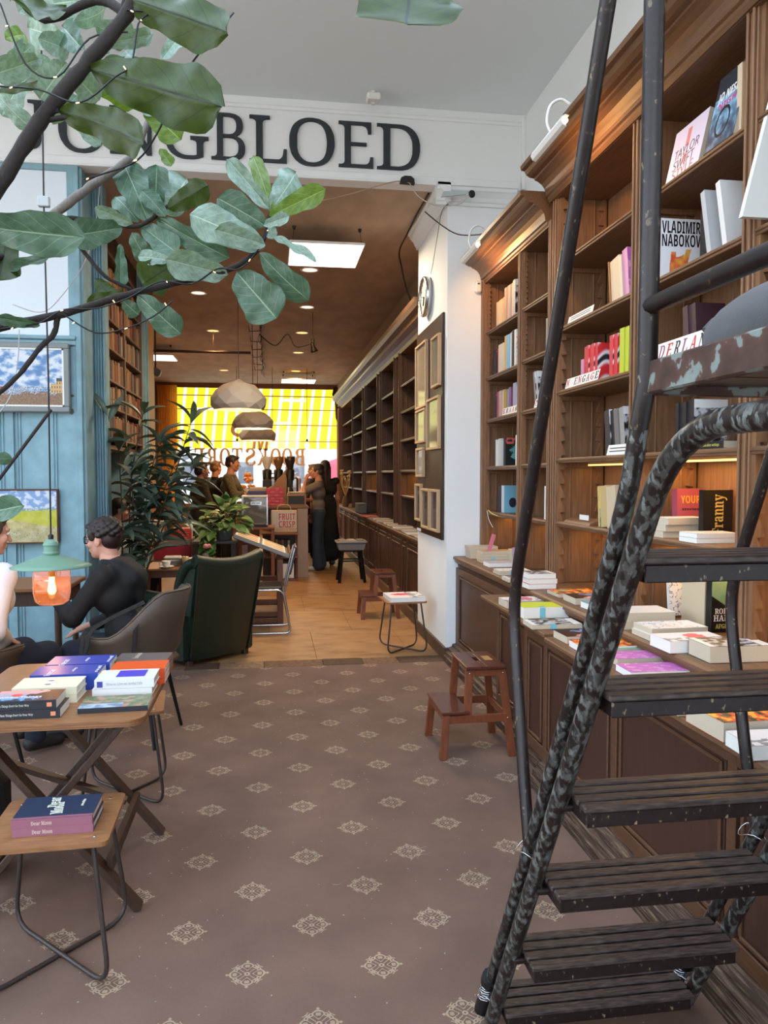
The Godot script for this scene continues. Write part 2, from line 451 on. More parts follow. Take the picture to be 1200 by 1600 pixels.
# ---------------------------------------------------------------- the shell of the front room
func build_shell():
	var s := mb()
	var uvof := func(p: Vector3) -> Vector2:
		var q := Vector2(p.x - 0.126, -p.z - 2.1045)
		var det := 0.20997 * 0.23996 + 0.00916 * 0.00235
		var i := (q.x * 0.23996 - q.y * 0.00235) / det
		var j := (0.20997 * q.y + 0.00916 * q.x) / det
		return Vector2(i * 0.5, j * 0.5)
	var a := V(-4.6, 0, -4.2); var b := V(2.1, 0, -4.2); var c := V(2.1, 0, 6.19); var d := V(-4.6, 0, 6.19)
	s.any = true
	for t in [[a, b, c], [a, c, d]]:
		for k in [0, 2, 1]:
			s.st.set_uv(uvof.call(t[k])); s.st.set_uv2(Vector2(t[k].x * 0.35, t[k].z * 0.35)); s.st.add_vertex(t[k])
	structure("floor", s, M.carpet)
	structure("floor_slab", mb().span(-4.6, 2.1, -0.12, -0.004, -4.2, 6.19), M.stone_dark, get_node("floor"))
	structure("wall_right", mb().span(2.09, 2.25, 0, 4.5, -4.2, 6.33), M.white_wall)
	structure("wall_left", mb().span(-4.75, -4.6, 0, 0.5, -4.2, 6.33).span(-4.75, -4.6, 4.2, 4.5, -4.2, 6.33).span(-4.75, -4.6, 0.5, 4.2, -4.2, -3.4).span(-4.75, -4.6, 0.5, 4.2, 5.2, 6.33), M.white_wall)
	# street wall with its shop window, behind the photographer
	structure("wall_street", mb().span(-4.6, -4.3, 0, 4.5, -4.35, -4.2).span(1.8, 2.1, 0, 4.5, -4.35, -4.2).span(-4.3, 1.8, 0, 0.4, -4.35, -4.2).span(-4.3, 1.8, 4.2, 4.5, -4.35, -4.2), M.white_wall)
	var w1 := structure("window_1", mb().span(-4.3, 1.8, 0.4, 0.48, -4.33, -4.22).span(-4.3, 1.8, 4.12, 4.2, -4.33, -4.22).span(-4.3, -4.22, 0.48, 4.12, -4.33, -4.22).span(1.72, 1.8, 0.48, 4.12, -4.33, -4.22).span(-1.29, -1.21, 0.48, 4.12, -4.33, -4.22), M.white_enamel)
	part("pane", mb().span(-4.22, -1.29, 0.48, 4.12, -4.28, -4.274), M.glass, w1)
	part("pane", mb().span(-1.21, 1.72, 0.48, 4.12, -4.28, -4.274), M.glass, w1)
	var w4 := structure("window_4", mb().span(-4.73, -4.62, 0.5, 0.58, -3.4, 5.2).span(-4.73, -4.62, 4.12, 4.2, -3.4, 5.2).span(-4.73, -4.62, 0.58, 4.12, -3.4, -3.32).span(-4.73, -4.62, 0.58, 4.12, 5.12, 5.2).span(-4.73, -4.62, 0.58, 4.12, 0.86, 0.94), M.white_enamel)  # unseen left window, added to light the pier, header and ceiling
	part("pane", mb().span(-4.68, -4.674, 0.58, 4.12, -3.32, 0.86), M.glass, w4)
	part("pane", mb().span(-4.68, -4.674, 0.58, 4.12, 0.94, 5.12), M.glass, w4)
	# ceiling with its rooflight
	structure("ceiling", mb().span(-4.75, 2.25, 4.486, 4.64, 3.7, 6.33).span(-4.75, 2.25, 4.486, 4.64, -4.35, -2.6).span(-4.75, -3.6, 4.486, 4.64, -2.6, 3.7).span(1.3, 2.25, 4.486, 4.64, -2.6, 3.7), M.ceiling_white)
	var rf := mb()
	for k in 6:
		rf.span(-3.6 + k * 0.98 - 0.03, -3.6 + k * 0.98 + 0.03, 4.56, 4.64, -2.6, 3.7)
	rf.span(-3.6, 1.3, 4.56, 4.64, 0.5, 0.58)
	structure("window_2", rf, M.white_enamel)
	for k in 5:
		part("pane", mb().span(-3.57 + k * 0.98, -2.65 + k * 0.98, 4.60, 4.606, -2.6, 3.7), M.glass, get_node("window_2"))
	# dividing wall: header with the shop name, left part with blue panelling
	var hd := structure("wall_divider", mb().span(-4.6, 2.09, 3.889, 4.486, 6.21, 6.33), M.white_wall)
	part("top_moulding", mb().span(-4.6, 2.09, 4.425, 4.486, 6.185, 6.21, 0.006).span(-4.6, 2.09, 4.40, 4.43, 6.197, 6.21, 0.004), M.white_wall, hd)
	part("bottom_moulding", mb().span(-4.6, 2.05, 3.889, 3.955, 6.195, 6.21, 0.004).span(-4.6, 2.05, 3.881, 3.897, 6.175, 6.33, 0.004), M.white_wall, hd)
	part("corner_batten", mb().span(2.06, 2.09, 3.889, 4.486, 6.18, 6.21, 0.004), M.white_wall, hd)
	structure("wall_panelled", mb().span(-4.6, -1.455, 0, 3.889, 6.225, 6.33), M.blue_paint)
	var wp: Node = get_node("wall_panelled")
	part("white_panel", mb().span(-4.5, -1.505, 2.605, 3.84, 6.215, 6.226), M.panel_white, wp)
	part("panel_surround", mb().span(-1.505, -1.455, 2.58, 3.889, 6.19, 6.226, 0.004).span(-4.6, -1.455, 3.84, 3.889, 6.20, 6.226, 0.004), M.blue_paint, wp)
	part("ledge", mb().span(-4.6, -1.455, 2.575, 2.605, 6.165, 6.226, 0.006).span(-4.6, -1.455, 2.535, 2.575, 6.185, 6.226, 0.006), M.blue_paint, wp)
	# door-like frames: stiles and rails stand proud of the sunk panels
	part("stile", mb().span(-1.60, -1.462, 0.0, 2.535, 6.205, 6.226, 0.003), M.blue_paint, wp)
	part("stile", mb().span(-1.985, -1.925, 0.0, 2.535, 6.205, 6.226, 0.003), M.blue_paint, wp)
	part("stile", mb().span(-2.5, -2.38, 0.0, 2.535, 6.205, 6.226, 0.003), M.blue_paint, wp)
	for r in [[2.45, 2.535], [1.225, 1.355], [0.0, 0.22]]:
		part("rail", mb().span(-4.6, -1.60, r[0], r[1], 6.207, 6.226, 0.003), M.blue_paint, wp)
	for p in [[-1.92, -1.605, 1.36, 2.445], [-1.92, -1.605, 0.225, 1.22], [-2.375, -1.99, 1.36, 2.445], [-2.375, -1.99, 0.225, 1.22]]:
		var bead := mb()
		for k in 2:
			var o := 0.012 + k * 0.022
			bead.span(p[0] + o, p[0] + o + 0.009, p[2] + o, p[3] - o, 6.216, 6.226, 0.002).span(p[1] - o - 0.009, p[1] - o, p[2] + o, p[3] - o, 6.216, 6.226, 0.002)
			bead.span(p[0] + o, p[1] - o, p[2] + o, p[2] + o + 0.009, 6.216, 6.226, 0.002).span(p[0] + o, p[1] - o, p[3] - o - 0.009, p[3] - o, 6.216, 6.226, 0.002)
		part("panel_bead", bead, M.blue_paint, wp)
	# paint chipped off the stile
	part("paint_chip", mb().ball(V(-1.497, 2.155, 6.2052), Vector3(0.020, 0.010, 0.0012), 10).ball(V(-1.512, 2.15, 6.2052), Vector3(0.011, 0.012, 0.0012), 8), tint(Color(0.33, 0.36, 0.34)), wp)
	part("paint_chip", mb().ball(V(-1.500, 2.035, 6.2052), Vector3(0.019, 0.024, 0.0012), 10).ball(V(-1.519, 2.055, 6.2052), Vector3(0.010, 0.013, 0.0012), 8), tint(Color(0.33, 0.36, 0.34)), wp)
	# the reeded post of the opening
	var ps := structure("trim_1", mb().span(-1.462, -1.42, 0, 3.885, 6.19, 6.40, 0.004), M.blue_paint)
	part("reveal", mb().span(-1.445, -1.40, 0, 3.885, 6.22, 6.62, 0.003), M.blue_paint, ps)
	for k in 4:
		part("reed", mb().span(-1.40 + k * 0.022, -1.383 + k * 0.022, 0, 3.885, 6.55 - k * 0.006, 6.66, 0.005), M.blue_paint, ps)
	part("post_core", mb().span(-1.46, -1.315, 0, 3.885, 6.56, 6.70), M.blue_paint, ps)
	# white pier on the right with its crown moulding
	var pr := structure("wall_pier", mb().span(1.445, 2.09, 0, 3.889, 6.21, 7.46), M.white_wall)
	var prof := PackedVector2Array([Vector2(0, 0), Vector2(0.02, 0.0), Vector2(0.025, 0.022), Vector2(0.035, 0.03), Vector2(0.045, 0.06), Vector2(0.075, 0.095), Vector2(0.085, 0.10), Vector2(0.09, 0.125), Vector2(0.105, 0.13), Vector2(0.105, 0.15), Vector2(0, 0.15)])
	part("crown_moulding", mb().prism(prof, Transform3D(Basis(Vector3(0, 0, 1), Vector3.UP, Vector3(-1, 0, 0)), V(2.0, 3.735, 6.21)), 0.66), M.white_wall, pr)
	part("crown_moulding", mb().prism(prof, Transform3D(Basis(Vector3(-1, 0, 0), Vector3.UP, Vector3(0, 0, -1)), V(1.445, 3.735, 6.105)), 1.36), M.white_wall, pr)
	structure("baseboard_pier", mb().span(1.425, 1.447, 0, 0.11, 6.2, 7.46, 0.004).span(1.43, 1.52, 0, 0.11, 6.19, 6.212, 0.004), tint(Color(0.30, 0.22, 0.17)))

# ---------------------------------------------------------------- the cafe behind
func build_back_shell():
	var fl := structure("floor_001", mb().span(-2.9, 2.1, -0.12, -0.006, 6.19, 20.3), M.stone_dark)
	# a threshold row of stone tiles, then sheets of worn board
	var x := -1.4
	var k := 0
	while x < 1.44:
		var wd: float = [0.30, 0.42, 0.26, 0.36, 0.48, 0.33][k % 6]
		var e := minf(x + wd, 1.44)
		part("stone_tile", mb().span(x + 0.002, e - 0.002, -0.03, 0.001 + 0.0015 * (k % 3), 6.192, 6.40, 0.003), [M.stone_dark, M.stone_mid, M.stone_dark, M.stone_tan, M.stone_mid][k % 5], fl)
		x = e; k += 1
	var sheet := {}
	for r in 12:
		var d0 := 6.402 + r * 1.16
		var xx := -2.9 - 0.4 * (r % 2)
		while xx < 1.9:
			var a := maxf(xx, -2.9); var b := minf(xx + 0.82, 1.9)
			if b > a + 0.05:
				part("floor_sheet", mb().span(a + 0.0012, b - 0.0012, -0.03, 0.0, d0 + 0.0012, minf(d0 + 1.16, 20.2) - 0.0012, 0.0012), [M.boards, M.boards_b, M.boards_c][(r * 3 + int((xx + 4.0) * 7.0)) % 3], fl)
			xx += 0.82
	structure("ceiling_001", mb().span(-2.9, 2.1, 3.885, 4.0, 6.33, 20.3), M.ceiling_brown)
	structure("wall_right_rear", mb().span(1.74, 2.1, 3.30, 3.89, 7.46, 20.2).span(2.0, 2.1, 0, 3.3, 7.46, 20.2), tint(Color(0.62, 0.52, 0.43), 0.8))
	structure("wall_left_rear", mb().span(-2.95, -1.86, 0, 3.89, 6.34, 6.45).span(-1.98, -1.86, 0, 3.89, 6.45, 10.2).span(-2.9, -1.86, 0, 3.89, 10.1, 10.2).span(-3.0, -2.88, 0, 3.89, 6.34, 20.2), tint(Color(0.52, 0.42, 0.34), 0.8))
	var wf := structure("wall_window", mb().span(-2.9, -2.5, 0, 3.89, 20.1, 20.3).span(1.80, 2.1, 0, 3.89, 20.1, 20.3).span(-2.5, 1.80, 0, 0.75, 20.1, 20.3).span(-2.5, 1.80, 3.83, 3.89, 20.1, 20.3), tint(Color(0.50, 0.36, 0.26)))
	var wn := structure("window_3", mb().span(-2.5, -2.44, 0.75, 3.83, 20.12, 20.22, 0.004).span(1.74, 1.80, 0.75, 3.83, 20.12, 20.22, 0.004).span(-2.5, 1.80, 3.77, 3.83, 20.12, 20.22, 0.004).span(-2.5, 1.80, 0.75, 0.82, 20.12, 20.22, 0.004), tint(Color(0.52, 0.33, 0.20)))
	part("pane", mb().span(-2.44, 1.74, 0.82, 3.77, 20.16, 20.166), M.glass, wn)
	# painted lettering on the pane, to be read from the street
	var gold := mk("window_paint", Color(0.80, 0.62, 0.40), 0.7); gold.backlight_enabled = true; gold.backlight = Color(0.62, 0.46, 0.28)
	var px := [469, 449, 431, 411, 391, 371, 352, 332, 312]
	for i in 9:
		var p := at(px[i], 727, 20.2); var q := at(px[i], 702, 20.2)
		lettering("BOOKSTORE"[i], 0.62, gold, wn, Transform3D(Basis(Vector3(-1, 0, 0), Vector3.UP, Vector3(0, 0, -1)), Vector3(p.x, (p.y + q.y) * 0.5, -20.150)), 0.27, true, true, 0.004)
	for i in 2:
		var p := at([408, 374][i], [688, 668][i], 20.2)
		lettering("MU"[i], 0.72, gold, wn, Transform3D(Basis(Vector3(0, 0, 1), [-0.12, -0.5][i]) * Basis(Vector3(-1, 0, 0), Vector3.UP, Vector3(0, 0, -1)), Vector3(p.x, p.y, -20.150)), 0.38, false, true, 0.004)
	# brown scrolled valance board and a curtain at the sides of the window
	var vp := PackedVector2Array([Vector2(0, 0), Vector2(0.0, 1.62), Vector2(-0.16, 1.62), Vector2(-0.20, 1.42), Vector2(-0.13, 1.25), Vector2(-0.11, 0.82), Vector2(-0.06, 0.70), Vector2(-0.05, 0.2), Vector2(-0.02, 0.04)])
	structure("trim_2", mb().prism(vp, Transform3D(Basis.IDENTITY, V(1.80, 2.2, 19.98)), 0.06), tint(Color(0.20, 0.09, 0.07)))
	var cu := mb().sg(1)
	for i in 40:
		var f := func(j): return V(-2.78 + j * 0.012, 3.80, 19.96 + 0.035 * sin(j * 1.3))
		var a: Vector3 = f.call(i); var b: Vector3 = f.call(i + 1)
		cu.quad(Vector3(a.x, 0.8, a.z), Vector3(b.x, 0.8, b.z), b, a)
	var cm := mk("curtain", Color(0.92, 0.66, 0.30), 0.9); cm.backlight_enabled = true; cm.backlight = Color(0.95, 0.66, 0.25)
	single("curtain", cu, M.curtain, "orange yellow curtain hanging at the left edge of the far shop window", "curtain")
	# awning over the street: striped cloth on a frame of rods
	var aw := thing("awning", "yellow and white striped awning spread outside the far shop window", "awning")
	var yl := mk("awning_yellow", Color(0.85, 0.76, 0.08), 0.9); yl.backlight_enabled = true; yl.backlight = Color(1.0, 0.90, 0.09)
	var wl := mk("awning_white", Color(0.95, 0.93, 0.85), 0.9); wl.backlight_enabled = true; wl.backlight = Color(1, 1, 1)
	var n := 17
	for i in n:
		for two in 2:
			var u0 := (i + (0.0 if two == 0 else 0.74)) / n; var u1 := (i + (0.74 if two == 0 else 1.0)) / n
			var pt := func(u: float, v: float) -> Vector3:
				return V(lerpf(lerpf(-2.35, -2.75, v), 2.3, u), lerpf(3.95, 2.48, v), lerpf(20.36, 22.3, v))
			var c := mb()
			c.quad(pt.call(u0, 1.0), pt.call(u1, 1.0), pt.call(u1, 0.0), pt.call(u0, 0.0))
			var e0: Vector3 = pt.call(u0, 1.0); var e1: Vector3 = pt.call(u1, 1.0)
			var m := 5 if two == 0 else 2
			for j in m:
				var s0 := e0.lerp(e1, float(j) / m); var s1 := e0.lerp(e1, float(j + 1) / m)
				var dip := 0.17 + 0.035 * absf(sin(PI * (j + 0.5) / m * 2.0))
				c.quad(s0 - Vector3(0, 0.18, 0), s1 - Vector3(0, 0.18 if j % 2 else dip, 0), s1, s0)
			part("stripe", c, [yl, wl][two], aw)
	for ax in [-2.4, 2.1]:
		part("arm", mb().tube([V(ax, 2.62, 20.325), V(ax, 2.52, 22.2)], 0.02, 6), tint(Color(0.62, 0.42, 0.16)), aw)
	for v in [0.0, 0.2, 0.42, 0.68, 0.97]:
		part("rod", mb().tube([V(lerpf(-2.35, -2.75, v), lerpf(3.93, 2.46, v), lerpf(20.36, 22.3, v)), V(2.3, lerpf(3.93, 2.46, v), lerpf(20.36, 22.3, v))], 0.018, 6), tint(Color(0.62, 0.42, 0.16)), aw)
	# the street
	structure("ground", mb().span(-30, 30, -0.3, -0.14, 20.3, 60), tint(Color(0.62, 0.61, 0.59), 0.9))
	var bl := thing("building", "pale terraced facade across the street seen through the far window", "building", V(0, -0.14, 46))
	part("wall", mb().box(Vector3(0, 5.5, -3), Vector3(40, 11, 6)), tint(Color(0.80, 0.77, 0.72), 0.9), bl)
	for i in 12:
		for j in 3:
			var wx := -16.5 + i * 3.0
			part("window_frame", mb().box(Vector3(wx, 2.0 + j * 3.2, 0.03), Vector3(1.3, 1.9, 0.1), 0.01), tint(Color(0.9, 0.9, 0.88)), bl)
			part("window_pane", mb().box(Vector3(wx, 2.0 + j * 3.2, 0.09), Vector3(1.06, 1.66, 0.02)), tint(Color(0.30, 0.34, 0.38), 0.15), bl)
	var um := thing("market_parasol", "white market parasol over the street terrace outside", "parasol", V(-1.2, -0.14, 29))
	part("pole", mb().tube([Vector3.ZERO, Vector3(0, 2.9, 0)], 0.03, 8), M.white_enamel, um)
	part("canopy", mb().lathe([Vector2(1.9, 2.2), Vector2(1.2, 2.55), Vector2(0.02, 2.95)], Vector3.ZERO, 8, Basis.IDENTITY, false), wl, um)
	var rd := thing("market_parasol", "red and pink parasol beyond the right end of the far window", "parasol", V(3.0, -0.14, 31))
	part("pole", mb().tube([Vector3.ZERO, Vector3(0, 2.4, 0)], 0.03, 8), M.white_enamel, rd)
	var rp := mk("parasol_red", Color(0.85, 0.30, 0.38), 0.9); rp.backlight_enabled = true; rp.backlight = Color(0.9, 0.35, 0.42)
	part("canopy", mb().lathe([Vector2(1.5, 1.5), Vector2(1.1, 2.1), Vector2(0.02, 2.45)], Vector3.ZERO, 10, Basis.IDENTITY, false), rp, rd)

# ---------------------------------------------------------------- bookcases on the right of the front room
func batten(x: float, y0: float, y1: float, pitch: float, d: float, flip := 1.0) -> Mb:   # the notched strip that carries the shelf supports
	var p := PackedVector2Array([Vector2(0, y0)])
	var y := y0
	while y + pitch <= y1:
		p.append(Vector2(0.014, y)); p.append(Vector2(0.014 + 0.36 * pitch, y + 0.05 * pitch)); p.append(Vector2(0.014 + 0.28 * pitch, y + 0.35 * pitch)); p.append(Vector2(0.016, y + pitch * 0.97))
		y += pitch
	p.append(Vector2(0.014, y1)); p.append(Vector2(0, y1))
	if flip < 0:
		for i in p.size(): p[i].x = -p[i].x
	return mb().prism(p, Transform3D(Basis.IDENTITY, V(x, 0, d)), 0.024)

func bookcase_section(t: Node3D, ups: Array, shelves: Array, y1: float, pitch: float, xf := 1.75, xb := 2.085, y0 := 0.877, up_m: Material = null, sh_m: Material = null, back_m: Material = null, w := 0.055):
	for i in ups.size():
		var d: float = ups[i]
		var u := part("upright", mb().span(xf, xb, y0, y1, d - w / 2, d + w / 2, 0.003), up_m, t)
		part("bead", mb().span(xf - 0.012, xf, y0, y1, d - w / 2 + 0.008, d - w / 2 + 0.020, 0.003).span(xf - 0.012, xf, y0, y1, d + w / 2 - 0.020, d + w / 2 - 0.008, 0.003), up_m, u)
		if pitch > 0 and i > 0:      # the face turned to the photographer
			part("notched_batten", batten(xf + 0.012, y0, y1, pitch, d - w / 2), up_m, u)
			part("notched_batten", batten(xb - 0.03, y0, y1, pitch, d - w / 2, -1.0), up_m, u)
			part("side_panel_rib", mb().span(xf + 0.095, xf + 0.103, y0, y1, d - w / 2 - 0.007, d - w / 2, 0.002).span(xb - 0.103, xb - 0.095, y0, y1, d - w / 2 - 0.007, d - w / 2, 0.002), up_m, u)
	for i in ups.size() - 1:
		var d0: float = ups[i] + w / 2; var d1: float = ups[i + 1] - w / 2
		if d1 < d0:
			var tmp := d0; d0 = ups[i + 1] + w / 2; d1 = ups[i] - w / 2
		var nb := 3
		for k in nb:
			part("back_board", mb().span(xb - 0.018, xb, y0, y1, lerpf(d0, d1, float(k) / nb) + 0.001, lerpf(d0, d1, float(k + 1) / nb) - 0.001, 0.004), back_m, t)
		for y in shelves[i]:
			var sh := part("shelf", mb().span(xf + 0.008, xb - 0.02, y - 0.030, y, d0 + 0.001, d1 - 0.001, 0.003), sh_m, t)
			part("shelf_edge", mb().span(xf + 0.002, xf + 0.012, y - 0.018, y - 0.004, d0 + 0.001, d1 - 0.001, 0.003), sh_m, sh)
			part("cleat", mb().span(xf + 0.03, xb - 0.03, y - 0.058, y - 0.030, d0, d0 + 0.02, 0.002), up_m, sh)
			part("cleat", mb().span(xf + 0.03, xb - 0.03, y - 0.058, y - 0.030, d1 - 0.02, d1, 0.002), up_m, sh)

func cornice_profile(lift: float) -> PackedVector2Array:
	var q := PackedVector2Array()
	for p in [[0.34, -0.03], [0.0, -0.03], [-0.012, -0.012], [-0.012, 0.004], [-0.024, 0.010], [-0.026, 0.03], [-0.034, 0.055], [-0.052, 0.080], [-0.080, 0.098], [-0.098, 0.104], [-0.100, 0.114], [-0.128, 0.118], [-0.150, 0.130], [-0.160, 0.146], [-0.162, 0.154], [-0.186, 0.158], [-0.190, 0.182], [-0.180, 0.188], [0.34, 0.188]]:
		q.append(Vector2(p[0], p[1] + lift))
	return q

func build_front_bookcases():
	var lo := thing("bookcase", "lower oak bookcase of two narrow bays beside the white pier", "bookcase")
	bookcase_section(lo, [4.675, 5.27, 6.175], [[2.715, 2.352, 2.0, 1.626, 1.256], [2.715, 2.345, 2.003, 1.62, 1.256]], 3.14, 0.036, 1.75, 2.085, 0.877, M.oak, M.oak_long, M.oak)
	part("end_filler", mb().span(1.725, 1.752, 0.877, 3.14, 6.15, 6.205, 0.003), M.oak, lo)
	part("top_board", mb().span(1.74, 2.085, 3.105, 3.14, 4.66, 6.2), M.oak_long, lo)
	part("cornice", mb().prism(cornice_profile(3.137), Transform3D(Basis.IDENTITY, V(1.745, 0, 6.205)), 1.50), M.cornice_wood, lo)
	var hi := thing("bookcase", "tall oak bookcase with open bays running on behind the library steps", "bookcase")
	bookcase_section(hi, [0.95, 1.80, 2.65, 3.54, 4.60], [[2.85, 2.45, 2.06, 1.655, 1.262], [2.85, 2.45, 2.06, 1.655, 1.262], [2.85, 2.45, 2.06, 1.655, 1.262], [2.848, 2.448, 2.066, 1.652, 1.262]], 3.27, 0.088, 1.75, 2.085, 0.877, M.oak, M.oak_long, M.oak, 0.065)
	part("top_board", mb().span(1.74, 2.085, 3.235, 3.27, 0.9, 4.64), M.oak_long, hi)
	part("cornice", mb().prism(cornice_profile(3.267), Transform3D(Basis.IDENTITY, V(1.73, 0, 4.66)), 3.85), M.cornice_wood, hi)
	for i in 3:                       # framed panel at the back of the niche above the counter
		var d0: float = [0.95, 1.82, 2.69, 3.54, 4.60][i + 1] + 0.05; var d1: float = [0.95, 1.82, 2.69, 3.54, 4.60][i + 2] - 0.05 if i < 3 else 0.0
		part("niche_frame", mb().span(2.055, 2.067, 0.88, 0.97, d0, d1, 0.003).span(2.055, 2.067, 1.16, 1.23, d0, d1, 0.003).span(2.055, 2.067, 0.97, 1.16, d0, d0 + 0.09, 0.003).span(2.055, 2.067, 0.97, 1.16, d1 - 0.09, d1, 0.003), M.oak, hi)
	# continuous counter top
	var ct := thing("worktop", "long oak counter top running below the front bookcases", "worktop")
	var tp := PackedVector2Array([Vector2(0.57, 0), Vector2(0, 0), Vector2(-0.012, -0.008), Vector2(-0.012, -0.022), Vector2(0.0, -0.028), Vector2(0.006, -0.048), Vector2(0.016, -0.058), Vector2(0.026, -0.066), Vector2(0.04, -0.068), Vector2(0.57, -0.068)])
	part("slab", mb().prism(tp, Transform3D(Basis.IDENTITY, V(1.512, 0.876, 6.205)), 5.7), M.oak_long, ct)
	# cabinets under it: the first flush, the rest standing further forward
	var c1 := thing("base_cabinet", "dark panelled base cabinet under the counter beside the white pier", "cabinet")
	part("carcass", mb().span(1.54, 2.085, 0, 0.806, 4.67, 6.2), M.door_wood, c1)
	part("stile", mb().span(1.522, 1.542, 0.12, 0.782, 6.10, 6.2, 0.003), M.oak_dark, c1)
	part("stile", mb().span(1.522, 1.542, 0.12, 0.782, 4.68, 4.86, 0.003), M.oak_dark, c1)
	part("rail", mb().span(1.522, 1.542, 0.73, 0.782, 4.86, 6.10, 0.003), M.oak_dark, c1)
	part("rail", mb().span(1.522, 1.542, 0.12, 0.18, 4.86, 6.10, 0.003), M.oak_dark, c1)
	var d1 := part("door", mb().span(1.528, 1.545, 0.185, 0.725, 4.93, 6.09, 0.004), M.door_wood, c1)
	part("door_bead", mb().span(1.519, 1.53, 0.70, 0.715, 4.95, 6.07, 0.004).span(1.519, 1.53, 0.195, 0.21, 4.95, 6.07, 0.004).span(1.519, 1.53, 0.21, 0.70, 4.95, 4.965, 0.004).span(1.519, 1.53, 0.21, 0.70, 6.055, 6.07, 0.004), M.door_wood, d1)
	part("keyhole_plate", mb().ball(V(1.526, 0.46, 6.085), Vector3(0.003, 0.018, 0.007), 8), tint(Color(0.75, 0.58, 0.30), 0.3), c1)
	var sk := PackedVector2Array([Vector2(0.12, 0), Vector2(0, 0), Vector2(0, 0.05), Vector2(0.012, 0.055), Vector2(0.016, 0.08), Vector2(0.034, 0.09), Vector2(0.038, 0.11), Vector2(0.07, 0.122), Vector2(0.075, 0.14), Vector2(0.12, 0.15)])
	var worn := mk("worn_plinth", Color(1, 1, 1), 0.6, ramp_tex(0.02, [[0.0, Color(0.13, 0.09, 0.07)], [0.56, Color(0.25, 0.17, 0.13)], [0.68, Color(0.42, 0.34, 0.27)], [1.0, Color(0.56, 0.48, 0.40)]], 4, 51), Vector3(9, 14, 0.45))
	part("plinth", mb().prism(sk, Transform3D(Basis.IDENTITY, V(1.42, 0, 6.2)), 1.56), worn, c1)
	var edges := [4.615, 3.92, 3.62, 2.85, 2.07, 1.30, 0.53]
	var c2 := thing("base_cabinet", "long deep base cabinet with sunk dark doors behind the steps", "cabinet")
	part("carcass", mb().span(1.36, 2.085, 0, 0.765, 0.5, 3.62).span(1.42, 2.085, 0, 0.765, 3.62, 4.615), M.door_wood, c2)
	for i in edges.size():
		var o := 0.06 if i == 0 else 0.0
		part("stile", mb().span(1.337 + o, 1.362 + o, 0.13, 0.765, edges[i] - 0.045, edges[i] + 0.0, 0.003), M.oak_dark, c2)
		if i < edges.size() - 1:
			part("rail", mb().span(1.337 + o, 1.362 + o, 0.70, 0.765, edges[i + 1], edges[i] - 0.045, 0.003), M.oak_dark, c2)
			part("rail", mb().span(1.337 + o, 1.362 + o, 0.13, 0.19, edges[i + 1], edges[i] - 0.045, 0.003), M.oak_dark, c2)
			var dr := part("door", mb().span(1.345 + o, 1.364 + o, 0.195, 0.695, edges[i + 1] + 0.02, edges[i] - 0.06, 0.004), M.door_wood, c2)
			part("door_bead", mb().span(1.335 + o, 1.347 + o, 0.2, 0.216, edges[i + 1] + 0.03, edges[i] - 0.07, 0.004).span(1.335 + o, 1.347 + o, 0.675, 0.69, edges[i + 1] + 0.03, edges[i] - 0.07, 0.004).span(1.335 + o, 1.347 + o, 0.2, 0.69, edges[i + 1] + 0.028, edges[i + 1] + 0.042, 0.004).span(1.335 + o, 1.347 + o, 0.2, 0.69, edges[i] - 0.084, edges[i] - 0.07, 0.004), M.oak_dark, dr)
	part("plinth", mb().prism(sk, Transform3D(Basis.IDENTITY, V(1.27, 0, 3.62)), 3.11), worn, c2)
	part("plinth", mb().prism(sk, Transform3D(Basis.IDENTITY, V(1.375, 0, 4.615)), 0.99), worn, c2)
	part("filler_strip", mb().span(1.40, 2.085, 0.765, 0.784, 0.5, 4.6), M.door_wood, c2)  # plain wood strip between carcass and pull-out boards
	# boards drawn out from under the counter to carry books
	var bd := [[4.60, 3.95, 1.285], [3.94, 3.42, 1.262], [3.35, 2.60, 1.238], [2.59, 1.75, 1.245], [1.74, 0.9, 1.25]]
	for i in bd.size():
		single("pull_out_board", mb().span(bd[i][2], 1.535, 0.7850, 0.806, bd[i][1], bd[i][0], 0.004), M.oak_long, "pull-out oak board drawn from under the counter, number %s counted from the white pier" % ["one", "two", "three", "four", "five"][i], "board", "pull-out boards under the counter")

